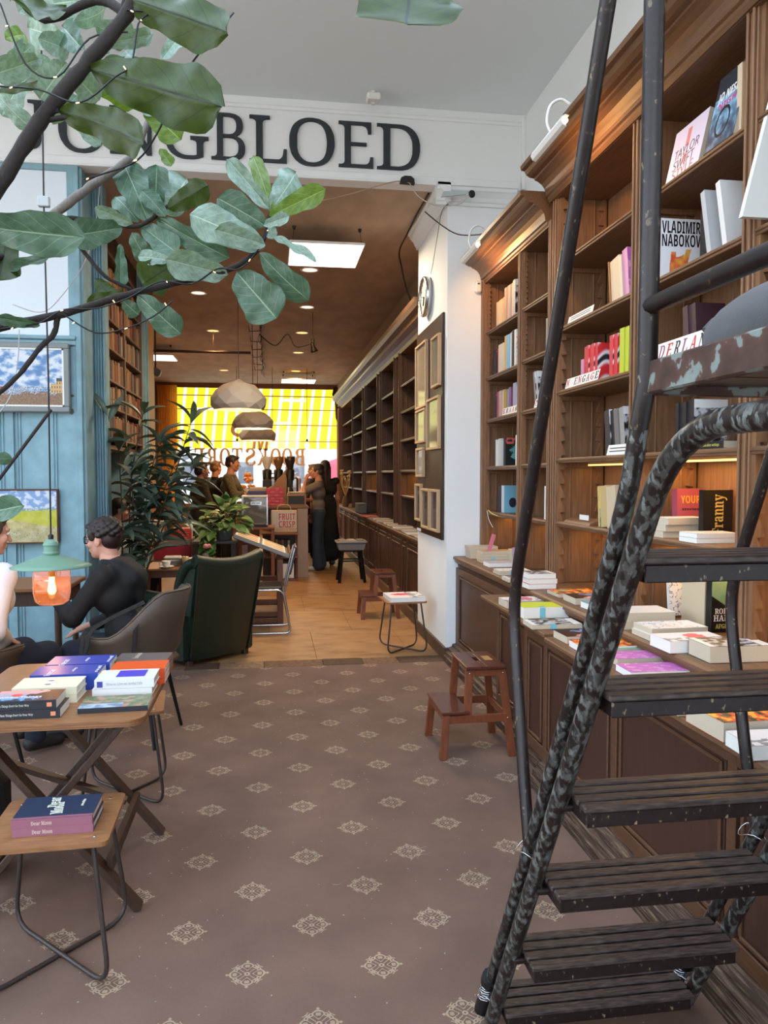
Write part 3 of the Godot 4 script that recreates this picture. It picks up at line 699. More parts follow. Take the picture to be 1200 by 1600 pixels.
# ---------------------------------------------------------------- the library steps on the right
func build_ladder():
	var t := thing("library_steps", "dark iron library steps with slatted wooden treads and a platform on top", "ladder")
	for side in 2:
		var x: float = [0.60, 1.185][side]
		var back := rounded([V(x, 2.62, 1.16), V(x, 1.62, 1.168), V(x, 1.02, 1.50), V(x, 0.03, 2.075)], 0.20, 8)
		var cut := 1
		while cut < back.size() - 1 and back[cut].y > 1.66: cut += 1
		part("post", mb().tube(back.slice(cut), 0.0165, 12), M.ladder_chipped, t)
		part("upper_post", mb().tube([back[0], V(x, 1.70, 1.1675), back[cut]], 0.0163, 12), M.ladder_brown, t)
		var front := rounded([V(x, 1.625, 0.40), V(x, 1.622, 1.08), V(x, 0.03, 2.005)], 0.15, 8)
		part("stringer", mb().tube(front, 0.0195, 12), M.ladder_chipped, t)
		var rail := rounded([V(x, 2.62, 1.16), V(x, 2.66, 1.215), V(x, 1.235, 1.845), V(x, 0.80, 1.745), V(x, 0.655, 1.70)], 0.10, 8)
		part("handrail", mb().tube(rail, 0.0150, 12), M.ladder_brown, t)
		part("guard_rail", mb().tube([V(x, 1.818, 1.163), V(x, 1.818, 0.38)], 0.0145, 10), M.ladder_brown, t)
		part("guard_post", mb().tube([V(x, 0.03, 0.38), V(x, 2.4, 0.38)], 0.0165, 10), M.ladder_brown, t)
		part("platform_bar", mb().span(x - 0.004, x + 0.012, 1.679, 1.731, 0.37, 1.20, 0.003), M.ladder_rust, t)
		var wr := mb()
		for q in [[0.655, 1.72], [0.09, 2.035]]:
			var ring := []
			for k in 17: ring.append(V(x + 0.026 * cos(TAU * k / 16.0), q[0] + 0.012 * sin(TAU * k / 16.0 * 2.0), q[1] + 0.045 * sin(TAU * k / 16.0)))
			wr.tube(ring, 0.0016, 5)
		part("binding_wire", wr, M.chrome, t)
		# sprung foot
		var sp := []
		for k in 60: sp.append(V(x + 0.024 * cos(k * 0.75), 0.06 + k * 0.0012, 2.06 - k * 0.0007 + 0.024 * sin(k * 0.75)))
		part("spring", mb().tube(sp, 0.0022, 5), M.chrome, t)
		part("foot", mb().tube([V(x, 0.0, 2.09), V(x, 0.07, 2.055)], [0.026, 0.022], 12), M.black_metal, t)
		part("foot_collar", mb().tube([V(x, 0.13, 2.02), V(x, 0.155, 2.005)], 0.027, 12), M.black_metal, t)
	for yd in [[0.10, 1.925], [0.362, 1.725], [0.628, 1.567], [0.884, 1.43], [1.142, 1.325], [1.412, 1.205]]:
		var y: float = yd[0]; var d: float = yd[1]
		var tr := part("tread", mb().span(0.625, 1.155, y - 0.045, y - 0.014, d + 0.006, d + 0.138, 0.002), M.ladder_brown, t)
		for k in 4:
			part("slat", mb().span(0.618, 1.162, y - 0.013, y, d + k * 0.0375, d + k * 0.0375 + 0.0285, 0.003), M.tread, tr)
		part("tread_rod", mb().tube([V(0.60, y - 0.035, d + 0.085), V(1.185, y - 0.035, d + 0.085)], 0.009, 8), M.ladder_brown, tr)
	for k in 7:
		part("platform_board", mb().span(0.612, 1.158, 1.697, 1.719, 0.38 + k * 0.116, 0.38 + k * 0.116 + 0.112, 0.003), M.tread, t)
	part("platform_end_bar", mb().span(0.60, 1.17, 1.680, 1.697, 1.185, 1.20, 0.002), M.ladder_rust, t)
	part("top_rail", mb().tube([V(0.60, 2.4, 0.38), V(1.17, 2.4, 0.38)], 0.0145, 10), M.ladder_brown, t)
	# cushion lying on the platform
	var c := mb().sg(1)
	var ring := func(v: float) -> Array:
		var out := []
		var s := sin(PI * clampf(v, 0.0, 1.0))
		var wide := pow(s, 0.45)
		for k in 24:
			var a := TAU * k / 24
			var cx := signf(cos(a)) * pow(absf(cos(a)), 0.55); var cy := signf(sin(a)) * pow(absf(sin(a)), 0.75)
			out.append(V(lerpf(0.622, 1.12, v), 1.720 + 0.135 * wide * (1.0 + 0.3 * v) * (cy + 1.0) * 0.5, 1.03 + 0.13 * wide * cx))
		return out
	for i in 20:
		var a: Array = ring.call(i / 20.0); var b: Array = ring.call((i + 1) / 20.0)
		for k in 24:
			c.quad(a[k], b[k], b[(k + 1) % 24], a[(k + 1) % 24])
	var cu := thing("cushion", "grey cloth cushion lying on the platform of the library steps", "cushion")
	part("cover", c, M.grey_cloth, cu)
	var seam := []
	for i in 19:
		var a: Array = ring.call((i + 1) / 20.0); seam.append(a[2])
	part("piping", mb().tube(seam, 0.004, 6), M.grey_cloth, cu)

# ---------------------------------------------------------------- stools, tables and seats of the front room
func step_stool(n: String, label: String, pos: Vector3, turn: float, group := "", brass := true) -> Node3D:
	# local axes: x along the steps' width, the low step towards -z... built for a two-step stool with splayed legs
	var t := thing(n, label, "step stool", pos, turn, group)
	# the top with a hand hole cut through it
	var top := mb().box(Vector3(-0.008, 0.492, 0), Vector3(0.089, 0.018, 0.36), 0.003).box(Vector3(0.1185, 0.492, 0), Vector3(0.108, 0.018, 0.36), 0.003).box(Vector3(0.0505, 0.492, 0.114), Vector3(0.028, 0.018, 0.132), 0.0).box(Vector3(0.0505, 0.492, -0.114), Vector3(0.028, 0.018, 0.132), 0.0)
	var tp := part("top", top, M.stool_top, t)
	if brass:
		part("brass_plate", mb().box(Vector3(0.115, 0.502, -0.01), Vector3(0.045, 0.0016, 0.10), 0.0005), tint(Color(0.72, 0.53, 0.28), 0.35), tp)
		part("screw", mb().ball(Vector3(0.115, 0.503, -0.05), Vector3(0.004, 0.0015, 0.004), 8).ball(Vector3(0.115, 0.503, 0.03), Vector3(0.004, 0.0015, 0.004), 8), M.chrome, tp)
	part("step", mb().box(Vector3(-0.115, 0.252, 0), Vector3(0.155, 0.018, 0.40), 0.004), M.stool_top, t)
	for s in [-1.0, 1.0]:
		# side frames stand across z
		part("leg", mb().bar(Vector3(0.155, 0.482, s * 0.155), Vector3(0.205, 0, s * 0.195), 0.042, 0.022, Vector3(0, 0, 1)), M.stool_wood, t)
		part("leg", mb().bar(Vector3(-0.03, 0.482, s * 0.155), Vector3(-0.045, 0.20, s * 0.178), 0.042, 0.022, Vector3(0, 0, 1)), M.stool_wood, t)
		part("leg", mb().bar(Vector3(-0.165, 0.242, s * 0.178), Vector3(-0.185, 0, s * 0.20), 0.042, 0.022, Vector3(0, 0, 1)), M.stool_wood, t)
		part("rail", mb().bar(Vector3(0.185, 0.215, s * 0.178), Vector3(-0.185, 0.215, s * 0.178), 0.020, 0.044), M.stool_wood, t)
		part("rail", mb().bar(Vector3(0.155, 0.462, s * 0.158), Vector3(-0.03, 0.462, s * 0.158), 0.018, 0.036), M.stool_wood, t)
		for p in [Vector3(0.158, 0.462, s * 0.171), Vector3(-0.03, 0.462, s * 0.171), Vector3(0.18, 0.215, s * 0.192)]:
			part("bolt_head", mb().ball(p, Vector3(0.005, 0.005, 0.003), 8), M.chrome, t)
	part("stretcher", mb().bar(Vector3(0.185, 0.215, -0.175), Vector3(0.185, 0.215, 0.175), 0.018, 0.044), M.stool_wood, t)
	part("stretcher", mb().bar(Vector3(-0.172, 0.222, -0.175), Vector3(-0.172, 0.222, 0.175), 0.016, 0.036), M.stool_wood, t)
	part("stretcher", mb().bar(Vector3(0.155, 0.462, -0.155), Vector3(0.155, 0.462, 0.155), 0.016, 0.036), M.stool_wood, t)
	return t

func hairpin_stool(label: String, pos: Vector3, turn: float, top_m: Material, w := 0.37) -> Node3D:
	var t := thing("stool", label, "stool", pos, turn, "plywood stools on crossed iron rods")
	var h := w / 2
	var pl := PackedVector2Array()
	for c in [[1, 1], [-1, 1], [-1, -1], [1, -1]]:
		for k in 5:
			var a: float = atan2(c[1], c[0]) - PI / 4 + PI / 8 * k
			pl.append(Vector2(c[0] * (h - 0.025) + 0.025 * cos(a), c[1] * (h - 0.025) + 0.025 * sin(a)))
	var tp := part("top", mb().prism(pl, Transform3D(Basis(Vector3.RIGHT, Vector3(0, 0, -1), Vector3.UP), Vector3(0, 0.438, 0)), 0.014), top_m, t)
	for c in [[1, 1], [-1, 1], [-1, -1], [1, -1]]:
		part("screw", mb().ball(Vector3(c[0] * (h - 0.045), 0.4525, c[1] * (h - 0.045)), Vector3(0.006, 0.0016, 0.006), 8), M.chrome, tp)
	for s in [-1.0, 1.0]:
		var p := [Vector3(s * (h - 0.05), 0.437, h - 0.045), Vector3(s * (h + 0.0), 0.008, h + 0.005), Vector3(-s * (h + 0.0), 0.008 + (0.015 if s > 0 else 0.0), -h - 0.005), Vector3(-s * (h - 0.05), 0.437, -h + 0.045)]
		part("rod", mb().tube(rounded(p, 0.09, 6), 0.0075, 10), M.iron, t)
	return t

func tub_chair(label: String, pos: Vector3, turn: float) -> Node3D:
	# a leather shell that wraps from arm to back; forward is +z
	var t := thing("tub_chair", label, "chair", pos, turn, "")
	var s := mb().sg(1)
	var n := 28
	var rowf := func(a: float, lv: int) -> Vector3:    # a from -1 (one arm tip) over 0 (back) to 1
		var ang := a * 2.25
		var rim := lerpf(0.88, 0.64, smoothstep(0.25, 0.75, absf(a)))
		var out := Vector3(sin(ang) * 0.31, 0, -cos(ang) * 0.29)
		var hh: float = [0.44, 0.45, 0.55, lerpf(0.55, rim, 0.6), rim][lv]
		var kk: float = [0.30, 0.72, 0.90, 0.98, 1.06][lv]
		return Vector3(out.x * kk, hh, out.z * kk + (0.02 - 0.05 * float(lv) / 4.0 * (1.0 - absf(a))))
	for i in n:
		var a0 := -1.0 + 2.0 * i / n; var a1 := -1.0 + 2.0 * (i + 1) / n
		for l in 4:
			s.quad(rowf.call(a0, l), rowf.call(a1, l), rowf.call(a1, l + 1), rowf.call(a0, l + 1))
			var ins := Vector3(0.88, 1.0, 0.88); var up := Vector3(0, 0.012, 0)
			s.quad(rowf.call(a1, l) * ins + up, rowf.call(a0, l) * ins + up, rowf.call(a0, l + 1) * ins + up, rowf.call(a1, l + 1) * ins + up)
		var r0: Vector3 = rowf.call(a0, 4); var r1: Vector3 = rowf.call(a1, 4)
		s.quad(r0, r1, r1 * Vector3(0.88, 1, 0.88) + Vector3(0, 0.012, 0), r0 * Vector3(0.88, 1, 0.88) + Vector3(0, 0.012, 0))
	part("shell", s, M.brown_leather, t)
	part("seat", mb().box(Vector3(0, 0.44, 0.03), Vector3(0.46, 0.07, 0.46), 0.03), M.brown_leather, t)
	for a in [[-1, -1], [1, -1], [-1, 1], [1, 1]]:
		part("leg", mb().tube([Vector3(a[0] * 0.15, 0.42, a[1] * 0.13), Vector3(a[0] * 0.22, 0.0, a[1] * 0.20)], [0.014, 0.010], 8), M.black_metal, t)
	var sm := []
	for i in n + 1: sm.append(rowf.call(-1.0 + 2.0 * i / n, 4) * Vector3(0.97, 1, 0.97) + Vector3(0, 0.008, 0))
	part("piping", mb().tube(sm, 0.006, 6), M.brown_leather, t)
	return t

func cover_art(kind: int) -> ImageTexture:
	var w := 96; var h := 144
	var im := Image.create(w, h, false, Image.FORMAT_RGB8)
	var r := RandomNumberGenerator.new(); r.seed = 100 + kind
	var nz := FastNoiseLite.new(); nz.seed = kind; nz.frequency = 0.03
	for y in h:
		for x in w:
			var v := float(y) / h; var u := float(x) / w
			var n := nz.get_noise_2d(x, y)
			var c := Color.WHITE
			match kind:
				0:   # sunset over hills
					c = Color(0.40, 0.62, 0.86).lerp(Color(0.93, 0.62, 0.58), clampf(u * 1.3 - 0.2 + n * 0.2, 0, 1))
					if Vector2(u - 0.55, (v - 0.32) * 1.5).length() < 0.13: c = Color(0.93, 0.32, 0.25)
					if v > 0.62 + 0.12 * sin(u * 9.0) + n * 0.2: c = Color(0.22, 0.13, 0.13)
					if u < 0.22 and n > -0.1: c = Color(0.12, 0.16, 0.24)
				1:   # garden painting
					c = Color(0.36, 0.42, 0.28).lerp(Color(0.62, 0.58, 0.46), clampf(n * 1.6 + 0.5, 0, 1))
					if n > 0.22: c = Color(0.74, 0.52, 0.44)
					if u < 0.34 and v < 0.62: c = Color(0.70, 0.76, 0.84).lerp(Color(0.45, 0.52, 0.60), clampf(n * 2.0 + 0.4, 0, 1))
				2:   # red and black flame bands
					var f := absf(fposmod(v * 1.6 + 0.28 * sin(u * 4.5) + 0.15, 1.0) - 0.5) * 2.0
					c = Color(0.86, 0.20, 0.22).lerp(Color(0.95, 0.90, 0.92), smoothstep(0.25, 0.6, f)).lerp(Color(0.16, 0.16, 0.18), smoothstep(0.68, 0.9, f))
				3:   # green city mist
					c = Color(0.45, 0.62, 0.46).lerp(Color(0.60, 0.74, 0.60), clampf(1.0 - v * 1.6 + n * 0.3, 0, 1))
					if v > 0.30 + u * 0.42: c = Color(0.08, 0.09, 0.08)
					if absf(u - 0.55) < 0.05 - v * 0.0 and v > 0.10 and v < 0.5: c = Color(0.34, 0.47, 0.36)
					if absf(u - 0.78) < 0.03 and v > 0.42 and v < 0.66: c = Color(0.06, 0.06, 0.06)
				4:   # frozen window, blue
					c = Color(0.56, 0.76, 0.86).lerp(Color(0.16, 0.22, 0.30), clampf(v * 1.2 - 0.3 + n * 0.8, 0, 1))
					if v < 0.3: c = Color(0.17, 0.19, 0.22)
					var d := Vector2(u - 0.45, (v - 0.68) * 1.2).length()
					if d > 0.20 and d < 0.25: c = Color(0.07, 0.09, 0.11)
				5:   # pale pink with red strokes
					c = Color(0.86, 0.80, 0.86)
					if absf(u - 0.48) < 0.06 and v > 0.1 and v < 0.75 and n > -0.15: c = Color(0.84, 0.50, 0.50)
				6:   # white with a flame hand
					c = Color(0.92, 0.91, 0.92)
					var g := Vector2(u - 0.45, v - 0.80).length()
					if g < 0.20 + n * 0.1 or (absf(u - 0.30 - (0.8 - v) * 0.1) < 0.06 and v > 0.55) or (absf(u - 0.58 - (0.8 - v) * 0.35) < 0.06 and v > 0.5): c = Color(0.86, 0.33, 0.20).lerp(Color(0.93, 0.70, 0.30), clampf(u + n, 0, 1))
				7:   # grey photograph
					c = Color(0.75, 0.75, 0.76).lerp(Color(0.13, 0.13, 0.14), clampf(n * 2.4 + 0.35, 0, 1))
					if v < 0.16 or v > 0.9: c = Color(0.90, 0.90, 0.89)
				8:   # pink swash on white
					c = Color(0.92, 0.90, 0.90)
					if (Vector2(u - 0.5, (v - 0.4) * 2.2)).length() < 0.33 + n * 0.15: c = Color(0.86, 0.28, 0.40)
					if u > 0.6 and n > 0.0: c = Color(0.55, 0.56, 0.58)
				9:   # orange with fruit
					c = Color(0.87, 0.33, 0.20)
					if n > 0.1: c = Color(0.94, 0.70, 0.28)
					if n < -0.22: c = Color(0.20, 0.30, 0.22)
					if Vector2(u - 0.3, v - 0.7).length() < 0.12: c = Color(0.60, 0.76, 0.60)
				10:  # magenta
					c = Color(0.76, 0.42, 0.72)
					if n > 0.18: c = Color(0.86, 0.62, 0.80)
				11:  # cream with the lower half a painting
					c = Color(0.86, 0.74, 0.42)
					if v > 0.55: c = Color(0.32, 0.42, 0.40).lerp(Color(0.72, 0.74, 0.68), clampf(n * 2.0 + 0.4, 0, 1))
				12:  # scattered marks in colour on white
					c = Color(0.92, 0.92, 0.91)
					if absf(n) < 0.035 and v > 0.12: c = Color(0.25, 0.33, 0.42) if u < 0.5 else Color(0.72, 0.35, 0.33)
				13:  # teal, dark figure
					c = Color(0.45, 0.66, 0.74)
					if Vector2(u - 0.45, (v - 0.62) * 1.1).length() < 0.20: c = Color(0.14, 0.15, 0.20)
				14:  # black with a pale mask
					c = Color(0.10, 0.12, 0.12)
					if Vector2(u - 0.5, (v - 0.5) * 0.8).length() < 0.20 + n * 0.2: c = Color(0.36, 0.62, 0.60)
					if v < 0.22 and n > 0.0: c = Color(0.80, 0.36, 0.34)
				15:  # stripes
					c = Color(0.92, 0.90, 0.87)
					if v > 0.35: c = Color(0.90, 0.48, 0.30) if fposmod(v * 7.0 + u * 0.8, 1.0) < 0.55 else Color(0.10, 0.10, 0.10)
			im.set_pixel(x, y, c)
	return ImageTexture.create_from_image(im)

func art(kind: int) -> StandardMaterial3D:
	var key := "art_%d" % kind
	if not M.has(key):
		mk(key, Color(1, 1, 1), 0.4, cover_art(kind), Vector3.ONE, 0.0, true)
	return M[key]

# A closed book. Local axes: x across the cover (spine at -x), y through its thickness (front cover up), z along the spine (top edge at -z).
func book(n: String, label: String, xf: Transform3D, w: float, t: float, l: float, cov: Material, front: Material = null, group := "", hard := false, page: Material = null) -> Node3D:
	var o := thing(n, label, "book", Vector3.ZERO, 0.0, group)
	o.transform = xf
	var k := 0.0025 if hard else 0.0009
	var over := 0.003 if hard else 0.0
	var c := mb()
	c.box(Vector3(0, t - k / 2, 0), Vector3(w, k, l)).box(Vector3(0, k / 2, 0), Vector3(w, k, l)).box(Vector3(-w / 2 + k / 2, t / 2, 0), Vector3(k, t - 2 * k, l))
	part("cover", c, cov, o)
	var pg: Material = page if page else M.pages
	part("page_block", mb().box(Vector3((k - over) / 2, t / 2, 0), Vector3(w - k - over, t - 2 * k, l - 2 * over - 0.001)), pg, o)
	if front:
		var f := mb()
		f.quad(Vector3(-w / 2, t + 0.0003, l / 2), Vector3(w / 2, t + 0.0003, l / 2), Vector3(w / 2, t + 0.0003, -l / 2), Vector3(-w / 2, t + 0.0003, -l / 2))
		part("cover_print", f, front, o)
	return o

func flat_text(o: Node3D, txt: String, size: float, x: float, z: float, t: float, m: Material, fit := 0.0, turn := 0.0, serif := false, bold := false):   # print on the front cover
	lettering(txt, size, m, o, Transform3D(Basis(Vector3.UP, turn) * Basis(Vector3.RIGHT, Vector3(0, 0, -1), Vector3.UP), Vector3(x, t + 0.0008, z)), fit, serif, bold, 0.0006)

func spine_text(o: Node3D, txt: String, size: float, w: float, t: float, z: float, m: Material, fit := 0.0, serif := false, bold := false):   # print along the spine
	lettering(txt, size, m, o, Transform3D(Basis(Vector3(0, 0, 1), Vector3.UP, Vector3(-1, 0, 0)), Vector3(-w / 2 - 0.0005, t / 2, z)), fit, serif, bold, 0.0006)

func build_front_furniture():
	step_stool("step_stool", "reddish brown two-step wooden stool standing before the front counter", V(1.105, 0, 4.215), 0.0)
	# folding table with a plywood top
	var t := thing("folding_table", "folding wooden table with a rounded plywood top, stacked with books", "table")
	var y := 0.72
	var pl := PackedVector2Array()
	var lim := [-1.12, -0.432, 2.66, 3.53]
	for c in [[1, 0], [1, 1], [0, 1], [0, 0]]:
		for k in 7:
			var a: float = [-PI / 2, 0.0, PI / 2, PI][[[1, 0], [1, 1], [0, 1], [0, 0]].find(c)] + PI / 2 * k / 6.0
			pl.append(Vector2(lim[c[0]] + (-0.06 if c[0] else 0.06) + 0.06 * cos(a), lim[2 + c[1]] + (-0.06 if c[1] else 0.06) + 0.06 * sin(a)))
	var tp := part("top", mb().prism(pl, Transform3D(Basis(Vector3.RIGHT, Vector3(0, 0, -1), Vector3.UP), Vector3(0, y - 0.022, 0)), 0.022), M.ply, t)
	var e := PackedVector2Array()
	for p in pl: e.append(Vector2((p.x + 0.776) * 1.002 - 0.776, (p.y - 3.095) * 1.002 + 3.095))
	for k in 2:
		part("ply_layer", mb().prism(e, Transform3D(Basis(Vector3.RIGHT, Vector3(0, 0, -1), Vector3.UP), Vector3(0, y - 0.018 + k * 0.009, 0)), 0.003), M.ply_edge, tp)
	for d in [2.78, 3.33]:
		var i := 0.0 if d < 3 else 0.035
		part("leg", mb().bar(V(-1.03, y - 0.024, d + i), V(-0.472, 0.0, d + i), 0.024, 0.056, Vector3(0, 0, 1)), M.dark_leg, t)
		part("leg", mb().bar(V(-0.50, y - 0.024, d + 0.03 - i), V(-1.09, 0.0, d + 0.03 - i), 0.024, 0.056, Vector3(0, 0, 1)), M.dark_leg, t)
		part("pivot_bolt", mb().tube([V(-0.782, 0.36, d - 0.02), V(-0.782, 0.36, d + 0.06)], 0.007, 8), M.iron, t)
	part("stretcher", mb().bar(V(-0.575, 0.165, 2.79), V(-0.575, 0.165, 3.36), 0.024, 0.05), M.dark_leg, t)
	part("stretcher", mb().bar(V(-1.0, 0.12, 2.82), V(-1.0, 0.12, 3.34), 0.024, 0.05), M.dark_leg, t)
	part("brace", mb().bar(V(-1.06, 0.38, 3.26), V(-0.60, 0.195, 3.26), 0.02, 0.045, Vector3(0, 0, 1)), M.dark_leg, t)
	part("under_rail", mb().bar(V(-1.05, y - 0.04, 2.80), V(-0.49, y - 0.04, 2.80), 0.03, 0.03).bar(V(-1.05, y - 0.04, 3.37), V(-0.49, y - 0.04, 3.37), 0.03, 0.03), M.dark_leg, t)
	hairpin_stool("worn plywood stool with two dark blue books on it, before the folding table", V(-0.68, 0, 2.525), 0.03, M.ply)
	hairpin_stool("plywood stool on thin rods half hidden behind the folding table", V(-0.70, 0, 3.80), 0.1, M.ply)
	hairpin_stool("plywood stool carrying two white books against the white pier", V(1.155, 0, 6.66), 0.06, M.ply, 0.36)
	# table books
	var Y := y + 0.0005
	var blue := tint(Color(0.16, 0.25, 0.62), 0.35)
	var white := tint(Color(0.88, 0.88, 0.87), 0.4)
	var ink := tint(Color(0.12, 0.13, 0.16)); var pale := tint(Color(0.88, 0.87, 0.82))
	var lay := func(x: float, yy: float, d: float, a: float) -> Transform3D: return Transform3D(Basis(Vector3.UP, a), V(x, yy, d))
	var SP := PI / 2                                  # spine towards the photographer
	var b: Node3D
	for k in 2:
		b = book("book", ["lower", "upper"][k] + " of two paperbacks with a red sun over dark hills, near table edge", lay.call(-0.825 - k * 0.012, Y + k * 0.032, 2.79, SP + 0.02), 0.135, 0.031, 0.215, ink, art(0), "", false, M.paper)
		spine_text(b, "When Things Don't Go Your Way", 0.010, 0.135, 0.031, -0.035, pale, 0.11, true)
		part("sticker", mb().box(Vector3(-0.068, 0.0155, 0.085), Vector3(0.001, 0.014, 0.016)), tint(Color(0.90, 0.55, 0.40)), b)
	flat_text(b, "When Things", 0.026, -0.02, -0.02, 0.031, pale, 0.14, -SP, false, true)
	for k in 2:
		b = book("book", ["lower", "upper"][k] + " of two cream hardbacks with two small blue ovals", lay.call(-0.815, Y + k * 0.030, 2.975, SP), 0.15, 0.029, 0.225, tint(Color(0.87, 0.84, 0.73), 0.5), null, "", true, M.paper)
	for k in 2:
		part("oval", mb().ball(Vector3([0.02, -0.03][k], 0.0296, 0.0), Vector3(0.006, 0.0006, 0.012), 10), blue, b)
	for k in 2:
		b = book("book", ["nearer", "farther"][k] + " thick blue paperback with white lettering on the folding table", lay.call(-0.79 + k * 0.012, Y, 3.145 + k * 0.165, SP), 0.15, 0.062, 0.25, blue, blue, "", false, M.paper)
		flat_text(b, "Forecast", 0.03, -0.04, -0.06, 0.062, white, 0.10, 0.0, true)
		flat_text(b, "writings", 0.014, 0.0, 0.02, 0.062, white, 0.06, 0.0)
		part("white_squares", mb().box(Vector3(0.04, 0.0625, 0.11), Vector3(0.014, 0.0006, 0.014)).box(Vector3(0.015, 0.0625, 0.112), Vector3(0.014, 0.0006, 0.01)).box(Vector3(-0.012, 0.0625, 0.112), Vector3(0.014, 0.0006, 0.01)).box(Vector3(-0.04, 0.0625, 0.112), Vector3(0.014, 0.0006, 0.01)), white, b)
	b = book("book", "thin garden-painting paperback with white spine lettering, nearest on the folding table", lay.call(-0.552, Y, 2.835, SP + 0.03), 0.15, 0.018, 0.235, ink, art(1), "", false, M.paper)
	spine_text(b, "SLOW PRODUCTIVITY", 0.017, 0.145, 0.016, -0.04, white, 0.125, false, true)
	flat_text(b, "THE LOST ART", 0.022, 0.03, 0.01, 0.016, white, 0.11, 0.25, false, true)
	flat_text(b, "ACCOMPLISHMENT", 0.018, -0.01, 0.05, 0.016, white, 0.10, 0.25, false, true)
	part("round_sticker", mb().ball(Vector3(0.04, 0.0164, -0.03), Vector3(0.018, 0.0007, 0.018), 14), tint(Color(0.78, 0.18, 0.18)), b)
	for k in 2:
		b = book("book", ["lower", "upper"][k] + " white hardback with a violet block on its cover, folding table", lay.call(-0.552 + k * 0.008, Y + k * 0.034, 3.02, SP), 0.15, 0.033, 0.215, white, null, "", true, M.paper)
		if k == 1:
			part("violet_block", mb().box(Vector3(0.01, 0.0336, 0.015), Vector3(0.095, 0.0008, 0.105)), tint(Color(0.28, 0.22, 0.72)), b)
			spine_text(b, "How to Live an Artful Life", 0.013, 0.15, 0.033, 0.0, tint(Color(0.62, 0.60, 0.66)), 0.13, true)
			part("spine_mark", mb().box(Vector3(-0.0755, 0.0165, -0.088), Vector3(0.001, 0.022, 0.02)), tint(Color(0.25, 0.25, 0.60)), b)
	for k in 3:
		b = book("book", ["lowest", "middle", "topmost"][k] + " of three bright orange paperbacks behind the white hardbacks", lay.call(-0.525, Y + k * 0.021, 3.185, SP), 0.14, 0.020, 0.21, tint(Color(0.86, 0.32, 0.10), 0.45), null, "", false, M.paper)
	for k in 2:
		b = book("book", ["lower", "upper"][k] + " grey book at the far right corner of the folding table", lay.call(-0.545 , Y + k * 0.023, 3.40, SP - 0.06), 0.15, 0.022, 0.22, tint(Color(0.36, 0.33, 0.33), 0.5), null, "", false, tint(Color(0.62, 0.48, 0.48)))
	flat_text(b, "Emotional", 0.03, 0.02, -0.03, 0.022, tint(Color(0.74, 0.70, 0.62)), 0.10, 0.0, true)
	var navy := tint(Color(0.17, 0.21, 0.30), 0.4)
	for k in 2:
		b = book("book", ["lower", "upper"][k] + " of two dark blue books with pink spines on the worn stool", lay.call(-0.665 - k * 0.002, 0.4525 + k * 0.0265, 2.50, SP + 0.015), 0.165, 0.026, 0.235, navy, navy, "", true, M.paper)
		part("spine_cloth", mb().box(Vector3(-0.0815, 0.013, 0), Vector3(0.004, 0.0262, 0.2352)).box(Vector3(-0.074, 0.0131, 0), Vector3(0.012, 0.0265, 0.2352)), tint(Color(0.58, 0.36, 0.42), 0.5), b)
		spine_text(b, "Dear Moon", 0.016, 0.169, 0.026, -0.03, tint(Color(0.85, 0.74, 0.68)), 0.06, true, true)
	flat_text(b, "Dear", 0.05, 0.035, -0.02, 0.026, tint(Color(0.86, 0.85, 0.78)), 0.075, 0.15, true, true)
	flat_text(b, "Moon", 0.05, -0.012, 0.0, 0.026, tint(Color(0.86, 0.85, 0.78)), 0.085, 0.15, true, true)
	flat_text(b, "poems and letters", 0.012, 0.02, 0.07, 0.026, tint(Color(0.86, 0.85, 0.78)), 0.05, 0.0, true)
	for k in 2:
		book("book", ["lower", "upper"][k] + " of two large white books with a pink print on the stool by the pier", lay.call(1.165, 0.4525 + k * 0.019, 6.66, 0.06), 0.31, 0.018, 0.33, white, [null, art(8)][k], "", false, M.paper)
	var bp := thing("backpack", "black backpack standing on the carpet under the folding table's left side", "bag", V(-1.17, 0, 3.12))
	part("body", mb().box(Vector3(0, 0.21, 0), Vector3(0.30, 0.42, 0.20), 0.06), tint(Color(0.05, 0.05, 0.055), 0.7), bp)
	part("pocket", mb().box(Vector3(0, 0.14, 0.10), Vector3(0.24, 0.22, 0.06), 0.025), tint(Color(0.06, 0.06, 0.065), 0.7), bp)
	part("handle", mb().tube(curve([Vector3(-0.04, 0.415, 0), Vector3(-0.03, 0.45, 0), Vector3(0.03, 0.45, 0), Vector3(0.04, 0.415, 0)], 4), 0.008, 6), M.black, bp)
	# chairs for the two guests, small table, paintings
	tub_chair("brown leather tub chair with the woman in black sitting in it", V(-0.80, 0, 4.66), -1.80)
	tub_chair("brown leather tub chair at the left edge carrying the man in white", V(-1.62, 0, 4.34), 2.27)
	var st := thing("side_table", "small dark wooden table against the blue panelled wall", "table")
	part("top", mb().span(-1.98, -1.27, 0.82, 0.85, 5.0, 5.55, 0.006), tint(Color(0.50, 0.34, 0.22), 0.4), st)
	part("apron", mb().span(-1.95, -1.30, 0.73, 0.82, 5.03, 5.52), M.dark_leg, st)
	for p in [[-1.33, 5.06], [-1.93, 5.06], [-1.33, 5.49], [-1.93, 5.49]]:
		part("leg", mb().tube([V(p[0], 0.75, p[1]), V(p[0], 0.0, p[1])], [0.022, 0.017], 10), M.dark_leg, st)
	part("stretcher", mb().bar(V(-1.33, 0.66, 5.06), V(-1.33, 0.66, 5.49), 0.02, 0.05), M.dark_leg, st)
	for k in 2:
		single("sugar_cube", mb().box(V(-1.45 + k * 0.05, 0.868, 5.1), Vector3(0.035, 0.034, 0.03), 0.004), [tint(Color(0.45, 0.33, 0.24)), M.paper][k], ["brown", "white"][k] + " small box on the table by the blue wall", "box")
